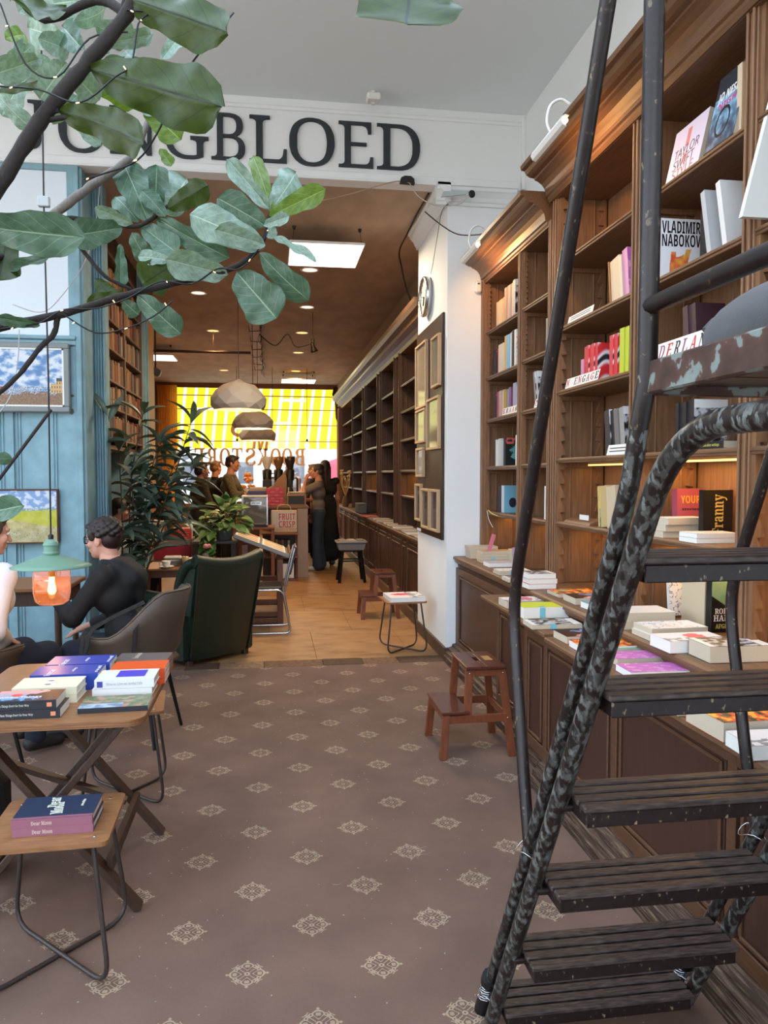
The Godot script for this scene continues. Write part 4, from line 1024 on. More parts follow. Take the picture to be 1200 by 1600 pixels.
	painting("painting", "framed beach scene under a cloudy sky on the blue wall", V(-1.90, 2.285, 6.17), 0.72, 0.44, 0, tint(Color(0.50, 0.52, 0.52), 0.5), 0.045)
	painting("painting", "landscape painting with a yellow green field, hung low on the blue wall", V(-1.87, 1.235, 6.175), 0.52, 0.40, 1, tint(Color(0.40, 0.26, 0.18), 0.5), 0.012)

func painting(n: String, label: String, pos: Vector3, w: float, h: float, kind: int, fm: Material, fw: float):
	var W := 256; var H := 160
	var im := Image.create(W, H, false, Image.FORMAT_RGB8)
	var nz := FastNoiseLite.new(); nz.seed = 11 + kind; nz.frequency = 0.022; nz.fractal_octaves = 5
	var n2 := FastNoiseLite.new(); n2.seed = 5; n2.frequency = 0.16
	for yy in H:
		for x in W:
			var u := float(x) / W; var v := float(yy) / H
			var a := nz.get_noise_2d(x, yy * 1.6); var f := n2.get_noise_2d(x, yy)
			var c: Color
			if kind == 0:
				c = Color(0.38, 0.53, 0.72).lerp(Color(0.85, 0.87, 0.90), smoothstep(-0.30, 0.40, a + 0.10 - v * 0.1))
				if v > 0.74: c = Color(0.48, 0.36, 0.28).lerp(Color(0.60, 0.50, 0.40), clampf(f + 0.5, 0, 1))
				if v > 0.66 and v < 0.80 and u > 0.35 and u < 0.92 and f + a > -0.15: c = [Color(0.80, 0.82, 0.86), Color(0.40, 0.45, 0.54), Color(0.58, 0.62, 0.70)][int(absf(nz.get_noise_2d(x * 3.0, yy * 4.0)) * 9.0) % 3]
				if u > 0.36 and u < 0.40 and v > 0.66 and v < 0.78: c = Color(0.66, 0.25, 0.20)
				if u > 0.86 and v > 0.50 + (0.10 if u < 0.92 else 0.0) and v < 0.76:
					c = Color(0.80, 0.66, 0.44)
					if fposmod(u * 40.0, 1.0) < 0.3 and fposmod(v * 14.0, 1.0) < 0.5: c = Color(0.36, 0.30, 0.26)
					if v < 0.56: c = Color(0.30, 0.30, 0.34)
			else:
				c = Color(0.50, 0.61, 0.77).lerp(Color(0.80, 0.83, 0.88), smoothstep(-0.1, 0.3, a + u * 0.15))
				var hz := 0.42 - u * 0.04
				if v > hz: c = Color(0.68, 0.68, 0.16).lerp(Color(0.76, 0.74, 0.32), clampf(a + 0.5 + f * 0.2, 0, 1))
				if v > hz - 0.05 and v < hz and f > -0.1: c = Color(0.52, 0.60, 0.50)
				if v > 0.46 + u * 0.26: c = Color(0.66, 0.60, 0.36).lerp(Color(0.80, 0.74, 0.54), clampf(f * 0.6 + a + 0.5, 0, 1))
				if v > 0.80 - 0.10 * u and f > 0.12: c = Color(0.40, 0.44, 0.34).lerp(Color(0.80, 0.78, 0.76), clampf(f * 2.0, 0, 1))
				if v > 0.72 and f > 0.5: c = Color(0.20, 0.19, 0.24)
			im.set_pixel(x, yy, c)
	var m := mk("canvas_%d" % kind, Color(1, 1, 1), 0.6, ImageTexture.create_from_image(im), Vector3.ONE, 0.0, true)
	var t := thing(n, label, "painting", pos)
	var c := mb()
	c.quad(Vector3(-w / 2, -h / 2, 0.012), Vector3(w / 2, -h / 2, 0.012), Vector3(w / 2, h / 2, 0.012), Vector3(-w / 2, h / 2, 0.012))
	part("canvas", c, m, t)
	part("backing", mb().box(Vector3(0, 0, -0.005), Vector3(w, h, 0.03)), M.dark_leg, t)
	for s in [-1.0, 1.0]:
		part("frame_rail", mb().box(Vector3(0, s * (h / 2 + fw / 2 - 0.004), 0.0), Vector3(w + fw * 2 - 0.008, fw, 0.045), 0.008), fm, t)
		part("frame_stile", mb().box(Vector3(s * (w / 2 + fw / 2 - 0.004), 0, 0.0), Vector3(fw, h, 0.045), 0.008), fm, t)
		if fw > 0.03:
			part("frame_slip", mb().box(Vector3(0, s * (h / 2 - 0.006), 0.014), Vector3(w, 0.014, 0.008)).box(Vector3(s * (w / 2 - 0.006), 0, 0.014), Vector3(0.014, h, 0.008)), M.paper, t)

# ---------------------------------------------------------------- books on the front shelves and counter
const NTH := ["first", "second", "third", "fourth", "fifth", "sixth", "seventh", "eighth", "ninth", "tenth", "eleventh", "twelfth"]
const SPINE_OUT := Basis(Vector3(1, 0, 0), Vector3(0, 0, 1), Vector3(0, -1, 0))
const FACE_OUT := Basis(Vector3(0, 0, 1), Vector3(-1, 0, 0), Vector3(0, -1, 0))
const SHELF_Y := [[2.715, 2.345, 2.003, 1.62, 1.256], [2.715, 2.352, 2.0, 1.626, 1.256], [2.848, 2.448, 2.066, 1.652, 1.262], [2.85, 2.45, 2.06, 1.655, 1.262]]
const BAY := ["bay beside the pier", "second bay from pier", "third bay from pier", "bay behind ladder post"]
const ROW := ["top shelf", "second shelf", "third shelf", "fourth shelf", "lowest shelf"]

# A run of standing books. spec: [colour word, Color, thickness, height, cover art or -1]; far is the end away from the photographer.
func run_of(bay: int, row: int, far: float, specs: Array, lean := 0.0, setback := 0.03) -> Node3D:
	var d := far
	var o: Node3D
	var y: float = SHELF_Y[bay][row]
	for i in specs.size():
		var s: Array = specs[i]
		var w := 0.135 + 0.02 * fmod(s[3] * 37.0, 1.0)
		var t: float = s[2]; var h: float = s[3]
		var b := Basis(Vector3.RIGHT, lean) * SPINE_OUT
		var drop: float = absf(sin(lean)) * (t if lean > 0 else 0.0)
		o = book("book", "%s book, %s of its row, %s, %s" % [s[0].trim_suffix(","), NTH[i], ROW[row], BAY[bay]], Transform3D(b, Vector3(1.76 + setback + w / 2 + 0.006 * (i % 2), y + 0.001 + h / 2 * cos(lean) + drop, -d - h / 2 * sin(lean) * 0.0)), w, t, h, tint(s[1], 0.5), art(s[4]) if s[4] >= 0 else null, "standing books on the front shelves", false, M.pages_upright)
		d -= t / cos(lean) + 0.0012
	return o

func card(label: String, y: float, d0: float, d1: float, h: float, txt := "", x := 1.762):   # a paper label standing on the shelf edge
	var t := thing("shelf_label", label, "label", V(x, y + 0.001, (d0 + d1) / 2))
	var w := absf(d1 - d0)
	var lean := Basis(Vector3(0, 0, 1), -0.25)
	part("card", mb().box(lean * Vector3(0, h / 2, 0), Vector3(0.0012, h, w), 0.0, lean), M.paper, t)
	if txt != "":
		var n := txt.length()
		for i in n:
			if txt[i] == " ": continue
			var m: Material = [tint(Color(0.72, 0.14, 0.20)), tint(Color(0.10, 0.10, 0.11)), tint(Color(0.55, 0.30, 0.42))][(i * 7) % 3]
			lettering(txt[i], h * 0.95, m, t, Transform3D(lean * Basis(Vector3(0, 0, 1), Vector3.UP, Vector3(-1, 0, 0)), lean * Vector3(-0.0012, h * 0.5, -w / 2 + w * (i + 0.5) / n)), w / n * 0.72, true, true, 0.0006)
	else:
		for k in 2:
			part("print_line", mb().box(lean * Vector3(-0.0008, h * (0.36 + 0.3 * k), 0), Vector3(0.0006, h * 0.10, w * 0.78), 0.0, lean), tint(Color(0.25, 0.25, 0.26)), t)

func build_shelf_books():
	var cream := Color(0.80, 0.72, 0.60); var white := Color(0.86, 0.85, 0.83); var dark := Color(0.13, 0.12, 0.13)
	# bay beside the pier
	run_of(0, 0, 5.98, [["cream", cream, 0.05, 0.20, -1], ["pale cream", Color(0.84, 0.74, 0.58), 0.055, 0.205, -1], ["cream", cream, 0.05, 0.20, -1], ["buff", Color(0.80, 0.66, 0.48), 0.05, 0.205, -1], ["light grey brown", Color(0.66, 0.60, 0.56), 0.055, 0.262, -1], ["salmon", Color(0.80, 0.60, 0.48), 0.05, 0.265, -1], ["grey", Color(0.58, 0.58, 0.60), 0.05, 0.26, -1], ["pale orange", Color(0.82, 0.66, 0.52), 0.045, 0.262, -1], ["blue grey", Color(0.60, 0.64, 0.68), 0.06, 0.27, 7]])
	run_of(0, 1, 6.08, [["black and red", dark, 0.11, 0.205, 14], ["black and crimson", Color(0.55, 0.16, 0.2), 0.05, 0.205, 14], ["cream", Color(0.84, 0.78, 0.70), 0.14, 0.225, -1], ["yellow and mauve", Color(0.78, 0.68, 0.40), 0.07, 0.27, 9], ["light blue", Color(0.48, 0.70, 0.84), 0.07, 0.265, -1], ["white", white, 0.05, 0.27, -1], ["black and white", dark, 0.04, 0.275, -1], ["white and black", white, 0.05, 0.275, 12]])
	run_of(0, 2, 6.04, [["black and crimson", Color(0.18, 0.12, 0.14), 0.06, 0.205, 14], ["dusty red", Color(0.62, 0.30, 0.34), 0.08, 0.205, -1], ["pale rose", Color(0.76, 0.62, 0.58), 0.07, 0.205, -1], ["cream", cream, 0.06, 0.205, -1], ["mustard", Color(0.68, 0.54, 0.26), 0.07, 0.20, -1], ["grey blue", Color(0.52, 0.58, 0.70), 0.05, 0.20, -1], ["purple", Color(0.52, 0.34, 0.52), 0.05, 0.205, -1], ["maroon", Color(0.40, 0.20, 0.26), 0.05, 0.20, -1], ["lilac grey", Color(0.62, 0.62, 0.70), 0.07, 0.225, -1], ["white", white, 0.05, 0.21, -1]])
	card("paper strip of cut-out letters on the third shelf beside the pier", 2.003, 5.72, 5.36, 0.055, "KRAAK")
	run_of(0, 3, 5.98, [["white", white, 0.06, 0.21, -1], ["ivory", Color(0.80, 0.78, 0.72), 0.08, 0.215, -1], ["grey white", Color(0.74, 0.74, 0.74), 0.05, 0.21, -1], ["black teal-masked", Color(0.10, 0.10, 0.11), 0.05, 0.215, 14]])
	run_of(0, 3, 5.44, [["white spined", white, 0.05, 0.22, -1], ["pale", Color(0.80, 0.79, 0.76), 0.05, 0.215, -1]], 0.0, 0.02)
	run_of(0, 4, 5.90, [["black and violet", Color(0.16, 0.10, 0.16), 0.07, 0.20, -1], ["white", white, 0.05, 0.21, -1], ["teal covered", Color(0.75, 0.78, 0.80), 0.04, 0.21, 13]])
	run_of(0, 4, 5.42, [["white edged", white, 0.06, 0.215, -1], ["pale green", Color(0.66, 0.70, 0.66), 0.04, 0.21, 13]])
	# second bay
	run_of(1, 1, 4.86, [["grey", Color(0.55, 0.55, 0.56), 0.03, 0.215, -1], ["silver grey", Color(0.66, 0.66, 0.67), 0.035, 0.21, -1], ["pale grey", Color(0.74, 0.74, 0.74), 0.05, 0.21, -1]])
	run_of(1, 2, 5.05, [["black and white photographic", Color(0.5, 0.5, 0.5), 0.03, 0.25, 7], ["grey photographic", Color(0.7, 0.7, 0.7), 0.03, 0.25, 7]], -0.20, 0.02)
	card("paper label with letters at the third shelf of the second bay", 2.0, 5.0, 4.80, 0.06, "NO")
	run_of(1, 4, 4.86, [["white", white, 0.05, 0.22, -1], ["orange striped", Color(0.85, 0.84, 0.8), 0.035, 0.22, 15]])
	# third bay
	card("long white paper strip lying along the second shelf of the third bay", 2.448, 4.42, 4.06, 0.04)
	run_of(2, 1, 3.92, [["brown", Color(0.55, 0.35, 0.18), 0.012, 0.235, -1], ["cream", cream, 0.11, 0.23, -1], ["thin cream", Color(0.82, 0.76, 0.68), 0.03, 0.23, -1], ["pink", Color(0.76, 0.52, 0.66), 0.035, 0.25, 10], ["rose", Color(0.80, 0.58, 0.70), 0.03, 0.25, 10]], -0.14)
	card("strip of cut-out red and black letters at the third shelf of the third bay", 2.066, 4.45, 3.98, 0.06, "N ENGAGE")
	run_of(2, 2, 4.28, [["slim pink", Color(0.82, 0.56, 0.68), 0.035, 0.15, -1], ["red and black banded", Color(0.80, 0.24, 0.27), 0.035, 0.215, 2], ["banded red", Color(0.76, 0.24, 0.27), 0.035, 0.217, 2], ["red banded", Color(0.80, 0.22, 0.25), 0.035, 0.215, 2], ["scarlet banded", Color(0.80, 0.24, 0.27), 0.035, 0.216, 2], ["red covered", Color(0.78, 0.25, 0.28), 0.035, 0.215, 2]])
	run_of(2, 2, 3.90, [["red banded", Color(0.80, 0.24, 0.27), 0.04, 0.22, 2], ["red and grey", Color(0.80, 0.24, 0.27), 0.04, 0.222, 2]])
	run_of(2, 2, 3.78, [["bright yellow", Color(0.74, 0.78, 0.24), 0.05, 0.235, -1], ["yellow covered", Color(0.76, 0.80, 0.26), 0.04, 0.235, -1]])
	run_of(2, 3, 3.94, [["dark grey", Color(0.22, 0.21, 0.22), 0.06, 0.24, 7], ["black", dark, 0.05, 0.24, 7], ["grey", Color(0.45, 0.43, 0.42), 0.05, 0.24, -1], ["pale grey", Color(0.62, 0.60, 0.58), 0.05, 0.245, 7]], -0.15)
	card("white printed card at the fourth shelf of the third bay", 1.652, 3.86, 3.62, 0.055)
	run_of(2, 4, 4.02, [["gold and blue covered", Color(0.80, 0.70, 0.42), 0.02, 0.225, 11], ["cream gold", Color(0.76, 0.66, 0.46), 0.09, 0.225, -1], ["thick cream", cream, 0.11, 0.225, -1]], -0.10)
	card("white printed card at the lowest shelf of the third bay", 1.262, 3.76, 3.60, 0.05)
	var wd := thing("wood_wedge", "small wooden display wedge on the lowest shelf of the third bay", "stand", V(1.80, 1.263, 4.28))
	part("wedge", mb().prism(PackedVector2Array([Vector2(-0.03, 0), Vector2(0.05, 0), Vector2(0.05, 0.035), Vector2(-0.02, 0.012)]), Transform3D(Basis.IDENTITY, Vector3(0, 0, -0.19)), 0.38), M.oak_long, wd)
	part("note", mb().box(Vector3(0.0, 0.04, 0.05), Vector3(0.002, 0.03, 0.13)), M.paper, wd)
	# bay behind the ladder
	var b: Node3D
	var lean := Basis(Vector3(0, 0, 1), -0.22)
	b = book("book", "pale pink spiral book propped face out on the top shelf", Transform3D(lean * FACE_OUT, Vector3(1.83, 2.852 + 0.12, -3.20)), 0.27, 0.018, 0.245, tint(Color(0.84, 0.79, 0.84), 0.5), art(5), "", false, M.pages_upright)
	flat_text(b, "TAYLOR", 0.06, 0.0, 0.0, 0.018, tint(Color(0.36, 0.30, 0.34)), 0.20)
	flat_text(b, "SWIFT", 0.06, -0.01, 0.05, 0.018, tint(Color(0.36, 0.30, 0.34)), 0.17)
	flat_text(b, "STYLE", 0.06, 0.0, 0.097, 0.018, tint(Color(0.66, 0.36, 0.38)), 0.17)
	for k in 14: part("spiral_loop", mb().tube([Vector3(-0.137, -0.002, -0.11 + k * 0.017), Vector3(-0.144, 0.009, -0.11 + k * 0.017), Vector3(-0.137, 0.02, -0.11 + k * 0.017)], 0.0014, 5), M.iron, b)
	b = book("book", "dark blue thriller propped face out on the top shelf, near the post", Transform3D(lean * FACE_OUT, Vector3(1.83, 2.852 + 0.152, -2.885)), 0.20, 0.03, 0.31, tint(Color(0.20, 0.25, 0.30), 0.4), art(4), "", false, M.pages_upright)
	flat_text(b, "JO NESBO", 0.05, 0.01, -0.06, 0.03, M.paper, 0.17, 0.0, false, true)
	flat_text(b, "NIGHT", 0.035, 0.01, -0.02, 0.03, tint(Color(0.78, 0.20, 0.46)), 0.15, 0.0, false, true)
	run_of(3, 0, 2.80, [["cream", cream, 0.03, 0.27, -1], ["brown edged", Color(0.55, 0.40, 0.26), 0.02, 0.27, -1], ["buff", Color(0.78, 0.66, 0.48), 0.02, 0.27, -1]])
	b = book("book", "tall white novel with heavy black capitals and a flame hand", Transform3D(SPINE_OUT, Vector3(1.872, 2.451 + 0.135, -3.385)), 0.205, 0.045, 0.27, tint(white, 0.4), art(6), "", false, M.pages_upright)
	flat_text(b, "VLADIMIR", 0.075, 0.0, -0.095, 0.045, M.black, 0.19, 0.0, false, true)
	flat_text(b, "NABOKOV", 0.075, 0.0, -0.035, 0.045, M.black, 0.19, 0.0, false, true)
	run_of(3, 1, 3.16, [["black", dark, 0.05, 0.24, -1], ["glossy black", dark, 0.05, 0.25, -1]], 0.0, 0.10)
	for k in 2:
		b = book("book", ["grey white", "white"][k] + " hardback leaning on the second shelf beside the ladder guard", Transform3D(Basis(Vector3.RIGHT, -0.22) * SPINE_OUT, Vector3(1.87, 2.452 + 0.135, -3.00 + k * 0.11)), 0.18, 0.03, 0.27, tint([Color(0.72, 0.72, 0.72), white][k], 0.5), null, "", true, M.pages_upright)
	card("strip of cut-out red and black letters along the third shelf behind the ladder", 2.06, 3.48, 2.88, 0.095, "MADERLAND")
	run_of(3, 2, 3.16, [["maroon", Color(0.28, 0.17, 0.20), 0.04, 0.22, -1], ["dark maroon", Color(0.26, 0.15, 0.18), 0.05, 0.22, -1]], -0.10)
	run_of(3, 3, 3.20, [["black with pale lines", dark, 0.03, 0.21, -1], ["black", dark, 0.03, 0.212, -1], ["black with white label", dark, 0.03, 0.21, -1], ["black spined", dark, 0.03, 0.21, -1], ["black and grey covered", dark, 0.03, 0.215, 7]], 0.0, 0.02)
	b = book("book", "black book lying flat on the fourth shelf behind the curved ladder tube", Transform3D(Basis.IDENTITY, Vector3(1.845, 1.656, -2.92)), 0.15, 0.03, 0.22, tint(dark, 0.4))
	spine_text(b, "Essays and other writings", 0.014, 0.15, 0.03, 0.0, tint(Color(0.80, 0.78, 0.40)), 0.16, true)
	for k in 3:
		b = book("book", ["lowest", "middle", "topmost"][k] + " of three pale books lying flat on the lowest shelf behind the ladder", Transform3D(Basis(Vector3.UP, -PI / 2 + 0.05 * k), Vector3(1.878, 1.263 + k * 0.031, -3.33 + 0.01 * k)), 0.13, 0.03, 0.22, tint([cream, white, Color(0.86, 0.84, 0.84)][k], 0.5), null, "", false, M.pages)
	for k in 2:
		b = book("book", ["lower", "upper"][k] + " of two white books with coloured marks on the lowest shelf", Transform3D(Basis(Vector3.UP, -PI / 2), Vector3(1.865 , 1.263 + k * 0.021, -3.05)), 0.14, 0.02, 0.20, tint(white, 0.5), art(12), "", false, M.paper)
	b = book("book", "rose pink book with orange title standing above the top ladder tread", Transform3D(Basis(Vector3.RIGHT, -0.06) * Basis(Vector3.UP, 0.05) * SPINE_OUT, Vector3(1.975, 1.264 + 0.111, -3.44)), 0.14, 0.045, 0.215, tint(Color(0.66, 0.30, 0.36), 0.4), tint(Color(0.66, 0.30, 0.36), 0.4), "", false, M.pages_upright)
	flat_text(b, "YOUP", 0.05, 0.0, -0.055, 0.045, tint(Color(0.90, 0.62, 0.20)), 0.10, 0.0, false, true)
	flat_text(b, "stories", 0.016, 0.0, -0.01, 0.045, M.black, 0.09, 0.0, false, true)
	b = book("book", "black book with gold script title standing against the ladder-side upright", Transform3D(Basis(Vector3.UP, 0.05) * SPINE_OUT, Vector3(1.973, 1.263 + 0.11, -3.20)), 0.145, 0.035, 0.22, tint(Color(0.10, 0.09, 0.08), 0.4), tint(Color(0.10, 0.09, 0.08), 0.4), "", false, M.pages_upright)
	lettering("Franny", 0.075, tint(Color(0.80, 0.68, 0.38)), b, Transform3D(Basis(Vector3(0, 0, -1), Vector3(-1, 0, 0), Vector3.UP), Vector3(0.0, 0.0358, 0.0)), 0.18, true, true, 0.0006)
	# niche above the counter
	b = book("book", "dark thriller with a misty green tower cover standing in the counter niche", Transform3D(Basis(Vector3.UP, 0.06) * SPINE_OUT, Vector3(1.925, 0.878 + 0.1125, -3.05)), 0.145, 0.04, 0.225, tint(Color(0.10, 0.11, 0.10), 0.4), art(3), "", false, M.pages_upright)
	flat_text(b, "ROBERT", 0.032, 0.0, 0.022, 0.04, M.paper, 0.115, 0.0, true, true)
	flat_text(b, "HARRIS", 0.036, 0.0, 0.052, 0.04, M.paper, 0.125, 0.0, true, true)
	flat_text(b, "AFGROND", 0.026, 0.0, 0.087, 0.04, tint(Color(0.80, 0.76, 0.42)), 0.105, 0.0, true, true)
	for k in 3:
		book("book", "cream paged book standing %s from the right in the counter niche" % NTH[k + 1], Transform3D(Basis(Vector3.UP, 0.1) * SPINE_OUT, Vector3(1.93, 0.878 + 0.11, -3.135 - k * 0.062)), 0.145, 0.055, 0.22, tint(cream, 0.5), null, "", false, M.pages_upright)
	book("book", "white paperback with a dark mask leaning in the counter niche", Transform3D(Basis(Vector3.RIGHT, -0.12) * SPINE_OUT, Vector3(1.93, 0.882 + 0.11, -3.39)), 0.14, 0.02, 0.215, tint(white, 0.4), art(12), "", false, M.pages_upright)
	# books lying on the counter and on the boards: [near left corner in the photograph, level, along the counter's depth, away, thickness, count, colour, art, words]
	var C := 0.8775; var P := 0.8075
	var rows := [
		[722, 866, C, 0.15, 0.11, 0.030, 1, cream, -1, "small cream book at the pier end of the counter"],
		[734, 873, C, 0.24, 0.15, 0.032, 3, cream, -1, "cream paged thick book piled nearest the pier on the counter"],
		[752, 880, C, 0.24, 0.15, 0.022, 4, Color(0.72, 0.58, 0.44), -1, "brown edged book in the pile with a blue tab, counter"],
		[764, 886.5, C, 0.24, 0.15, 0.030, 1, Color(0.66, 0.66, 0.70), -1, "single grey book lying before the blue tabbed pile"],
		[781, 899, C, 0.22, 0.15, 0.014, 2, Color(0.70, 0.62, 0.55), 12, "thin book with printed cover lying left of the slanted rail"],
		[796, 910, C, 0.20, 0.15, 0.022, 1, white, 7, "white book with a grey photo lying beside the slanted rail"],
		[826, 921, C, 0.17, 0.14, 0.030, 3, Color(0.82, 0.28, 0.26), 7, "book in the red and white pile behind the slanted rail"],
		[872, 934, C, 0.24, 0.18, 0.020, 1, Color(0.62, 0.36, 0.40), 9, "thin book with a red and blue cover at the counter edge"],
		[898, 945, C, 0.25, 0.17, 0.032, 1, white, 0, "white edged book with a colourful cover on the counter"],
		[927, 957, C, 0.25, 0.16, 0.032, 1, Color(0.30, 0.34, 0.46), 13, "navy covered book lying half behind the ladder stringer"],
		[972, 984, C, 0.25, 0.17, 0.036, 2, white, -1, "large white book in the pile right of the ladder stringer"],
		[1016, 1001, C, 0.25, 0.15, 0.024, 2, white, 12, "white hardback with script lettering on the counter"],
		[1047, 1021, C, 0.25, 0.15, 0.045, 1, white, 8, "white hardback with a pink swash on the counter"],
		[1110, 1037, C, 0.24, 0.15, 0.060, 1, Color(0.18, 0.18, 0.19), 7, "thick hardback with a grey photo on the counter"],
		[790, 951, P, 0.235, 0.15, 0.040, 1, Color(0.78, 0.30, 0.36), 8, "thick white edged paperback, red and black cover, on the boards"],
		[817, 967, P, 0.245, 0.16, 0.058, 1, Color(0.78, 0.82, 0.18), -1, "thick bright yellow paperback with a blue tab on the boards"],
		[833, 984, P, 0.25, 0.15, 0.022, 1, Color(0.45, 0.45, 0.46), 7, "black and white photo paperback on the pulled-out boards"],
		[886, 1006, P, 0.24, 0.15, 0.032, 1, Color(0.80, 0.62, 0.48), 0, "paperback with a blue to orange cover on the boards"],
		[912, 1022, P, 0.24, 0.15, 0.028, 1, Color(0.84, 0.44, 0.30), 9, "orange paperback behind the ladder stringer on the boards"],
		[944, 1024, P, 0.20, 0.10, 0.022, 1, Color(0.50, 0.62, 0.55), -1, "grey green paperback right of the stringer on the boards"],
		[962, 1040, P, 0.24, 0.12, 0.026, 1, Color(0.74, 0.44, 0.72), 10, "magenta paperback farther from the camera on the boards"],
		[985, 1062, P, 0.25, 0.13, 0.026, 1, Color(0.72, 0.42, 0.70), 10, "magenta paperback above the third ladder tread on the boards"],
		[1059, 1119, P, 0.26, 0.16, 0.036, 1, white, -1, "plain white paperback under the third ladder tread"],
		[1131, 1160, P, 0.24, 0.19, 0.056, 1, Color(0.84, 0.36, 0.24), 9, "thick orange illustrated paperback nearest the lower right"],
		[1178, 1190, P, 0.24, 0.12, 0.040, 1, Color(0.62, 0.60, 0.62), 8, "grey and pink paperback at the right edge on the boards"],
	]
	var q := 0
	for r in rows:
		var nl := on(r[0], r[1], r[2])
		for k in r[6]:
			var a := 0.03 * sin(q * 2.3 + k)
			var lab: String = r[9]
			if r[6] > 1: lab = "%s, %s from bottom" % [lab, NTH[k]]
			b = book("book", lab, Transform3D(Basis(Vector3.UP, -PI / 2 + a), Vector3(nl.x + r[3] / 2 + 0.005 * sin(k * 2.0 + q), r[2] + k * (r[5] + 0.0005), nl.z - r[4] / 2)), r[4], r[5], r[3], tint(r[7], 0.45), art(r[8]) if r[8] >= 0 and k == r[6] - 1 else null, "books lying on the counter" if r[6] > 1 else "", false, M.pages if q % 3 else M.paper)
			if q == 4 or (k == 1 and q == 2) or q in [15, 16]:
				part("blue_tab", mb().box(Vector3(r[4] / 2 + 0.001, r[5] / 2, 0.02), Vector3(0.0015, r[5] * 0.9, 0.03)).box(Vector3(r[4] / 2 - 0.012, r[5] + 0.0009, 0.02), Vector3(0.027, 0.0006, 0.03)), tint(Color(0.48, 0.74, 0.80)), b)
		q += 1
	var bk: Node3D
	for k in 4:
		bk = book("book", "cream paperback in the pile at the back of the pier-end counter, %s from the bottom" % NTH[k], Transform3D(Basis(Vector3.UP, -PI / 2), Vector3(1.92, C + k * 0.0265, -5.62)), 0.15, 0.026, 0.22, tint(cream, 0.5), null, "books lying on the counter")
	for k in 2:
		var g := single("bookmark_tag", mb().box(V([1.665, 1.735][k], [1.025, 0.955][k], [5.66, 5.30][k]), Vector3(0.032, 0.15, 0.002), 0.0, Basis(Vector3(0, 0, 1), [-0.30, 0.05][k])), tint([Color(0.82, 0.46, 0.52), Color(0.72, 0.58, 0.68)][k]), ["pink bookmark tag hanging by a cord from the lowest shelf", "pale mauve bookmark strip hanging over the counter books"][k], "bookmark")
	single("white_board", mb().prism(PackedVector2Array([Vector2(0, 0), Vector2(0.34, 0.0), Vector2(0.34, 0.62), Vector2(0.155, 0.62)]), Transform3D(Basis.IDENTITY, V(1.668, 2.468, 2.585)), 0.022), M.plastic_white, "white board with a slanted edge standing on the second shelf at the right edge", "board")

# ---------------------------------------------------------------- the back room's furniture
func build_back_furniture():
	back_bookcases()
	old_bookcase()
	armchair()
	pier_pictures()
	cafe_counter()
	display_stands()
	tray_table()
	step_stool("step_stool", "farther two-step wooden stool standing by the dark rear cabinets", V(1.155, 0, 8.30), 0.0, "", false)
	# metal stool with a grey crate
	var t := thing("metal_stool", "black metal stool with splayed legs carrying a grey crate", "stool", V(1.155, 0, 11.1))
	part("seat", mb().box(Vector3(0, 0.455, 0), Vector3(0.32, 0.025, 0.32), 0.01), M.black_metal, t)
	for a in [[-1, -1], [1, -1], [-1, 1], [1, 1]]:
		part("leg", mb().bar(Vector3(a[0] * 0.13, 0.45, a[1] * 0.13), Vector3(a[0] * 0.185, 0.0, a[1] * 0.185), 0.045, 0.02, Vector3(a[0], 0, a[1])), M.black_metal, t)
	for k in 4:
		var a := Vector3(0.145, 0.31, 0.145).rotated(Vector3.UP, PI / 2 * k); var b := Vector3(0.145, 0.31, 0.145).rotated(Vector3.UP, PI / 2 * (k + 1))
		part("brace", mb().bar(a, b, 0.006, 0.02), M.black_metal, t)
	var c := thing("crate", "grey plastic crate with a rim standing on the black metal stool", "crate", V(1.155, 0.4685, 11.1))
	var g := tint(Color(0.42, 0.42, 0.44), 0.5)
	part("tub", mb().prism(PackedVector2Array([Vector2(-0.18, 0), Vector2(0.18, 0), Vector2(0.205, 0.10), Vector2(-0.205, 0.10)]), Transform3D(Basis.IDENTITY, Vector3(0, 0, -0.14)), 0.28), g, c)
	part("rim", mb().box(Vector3(0, 0.115, 0), Vector3(0.45, 0.03, 0.33), 0.008), tint(Color(0.55, 0.54, 0.54), 0.5), c)
	for k in 3: part("paper_bundle", mb().box(Vector3(-0.13 + k * 0.13, 0.135, 0), Vector3(0.10, 0.02, 0.22), 0.003), tint([Color(0.6, 0.58, 0.55), Color(0.7, 0.68, 0.66), Color(0.5, 0.5, 0.5)][k]), c)

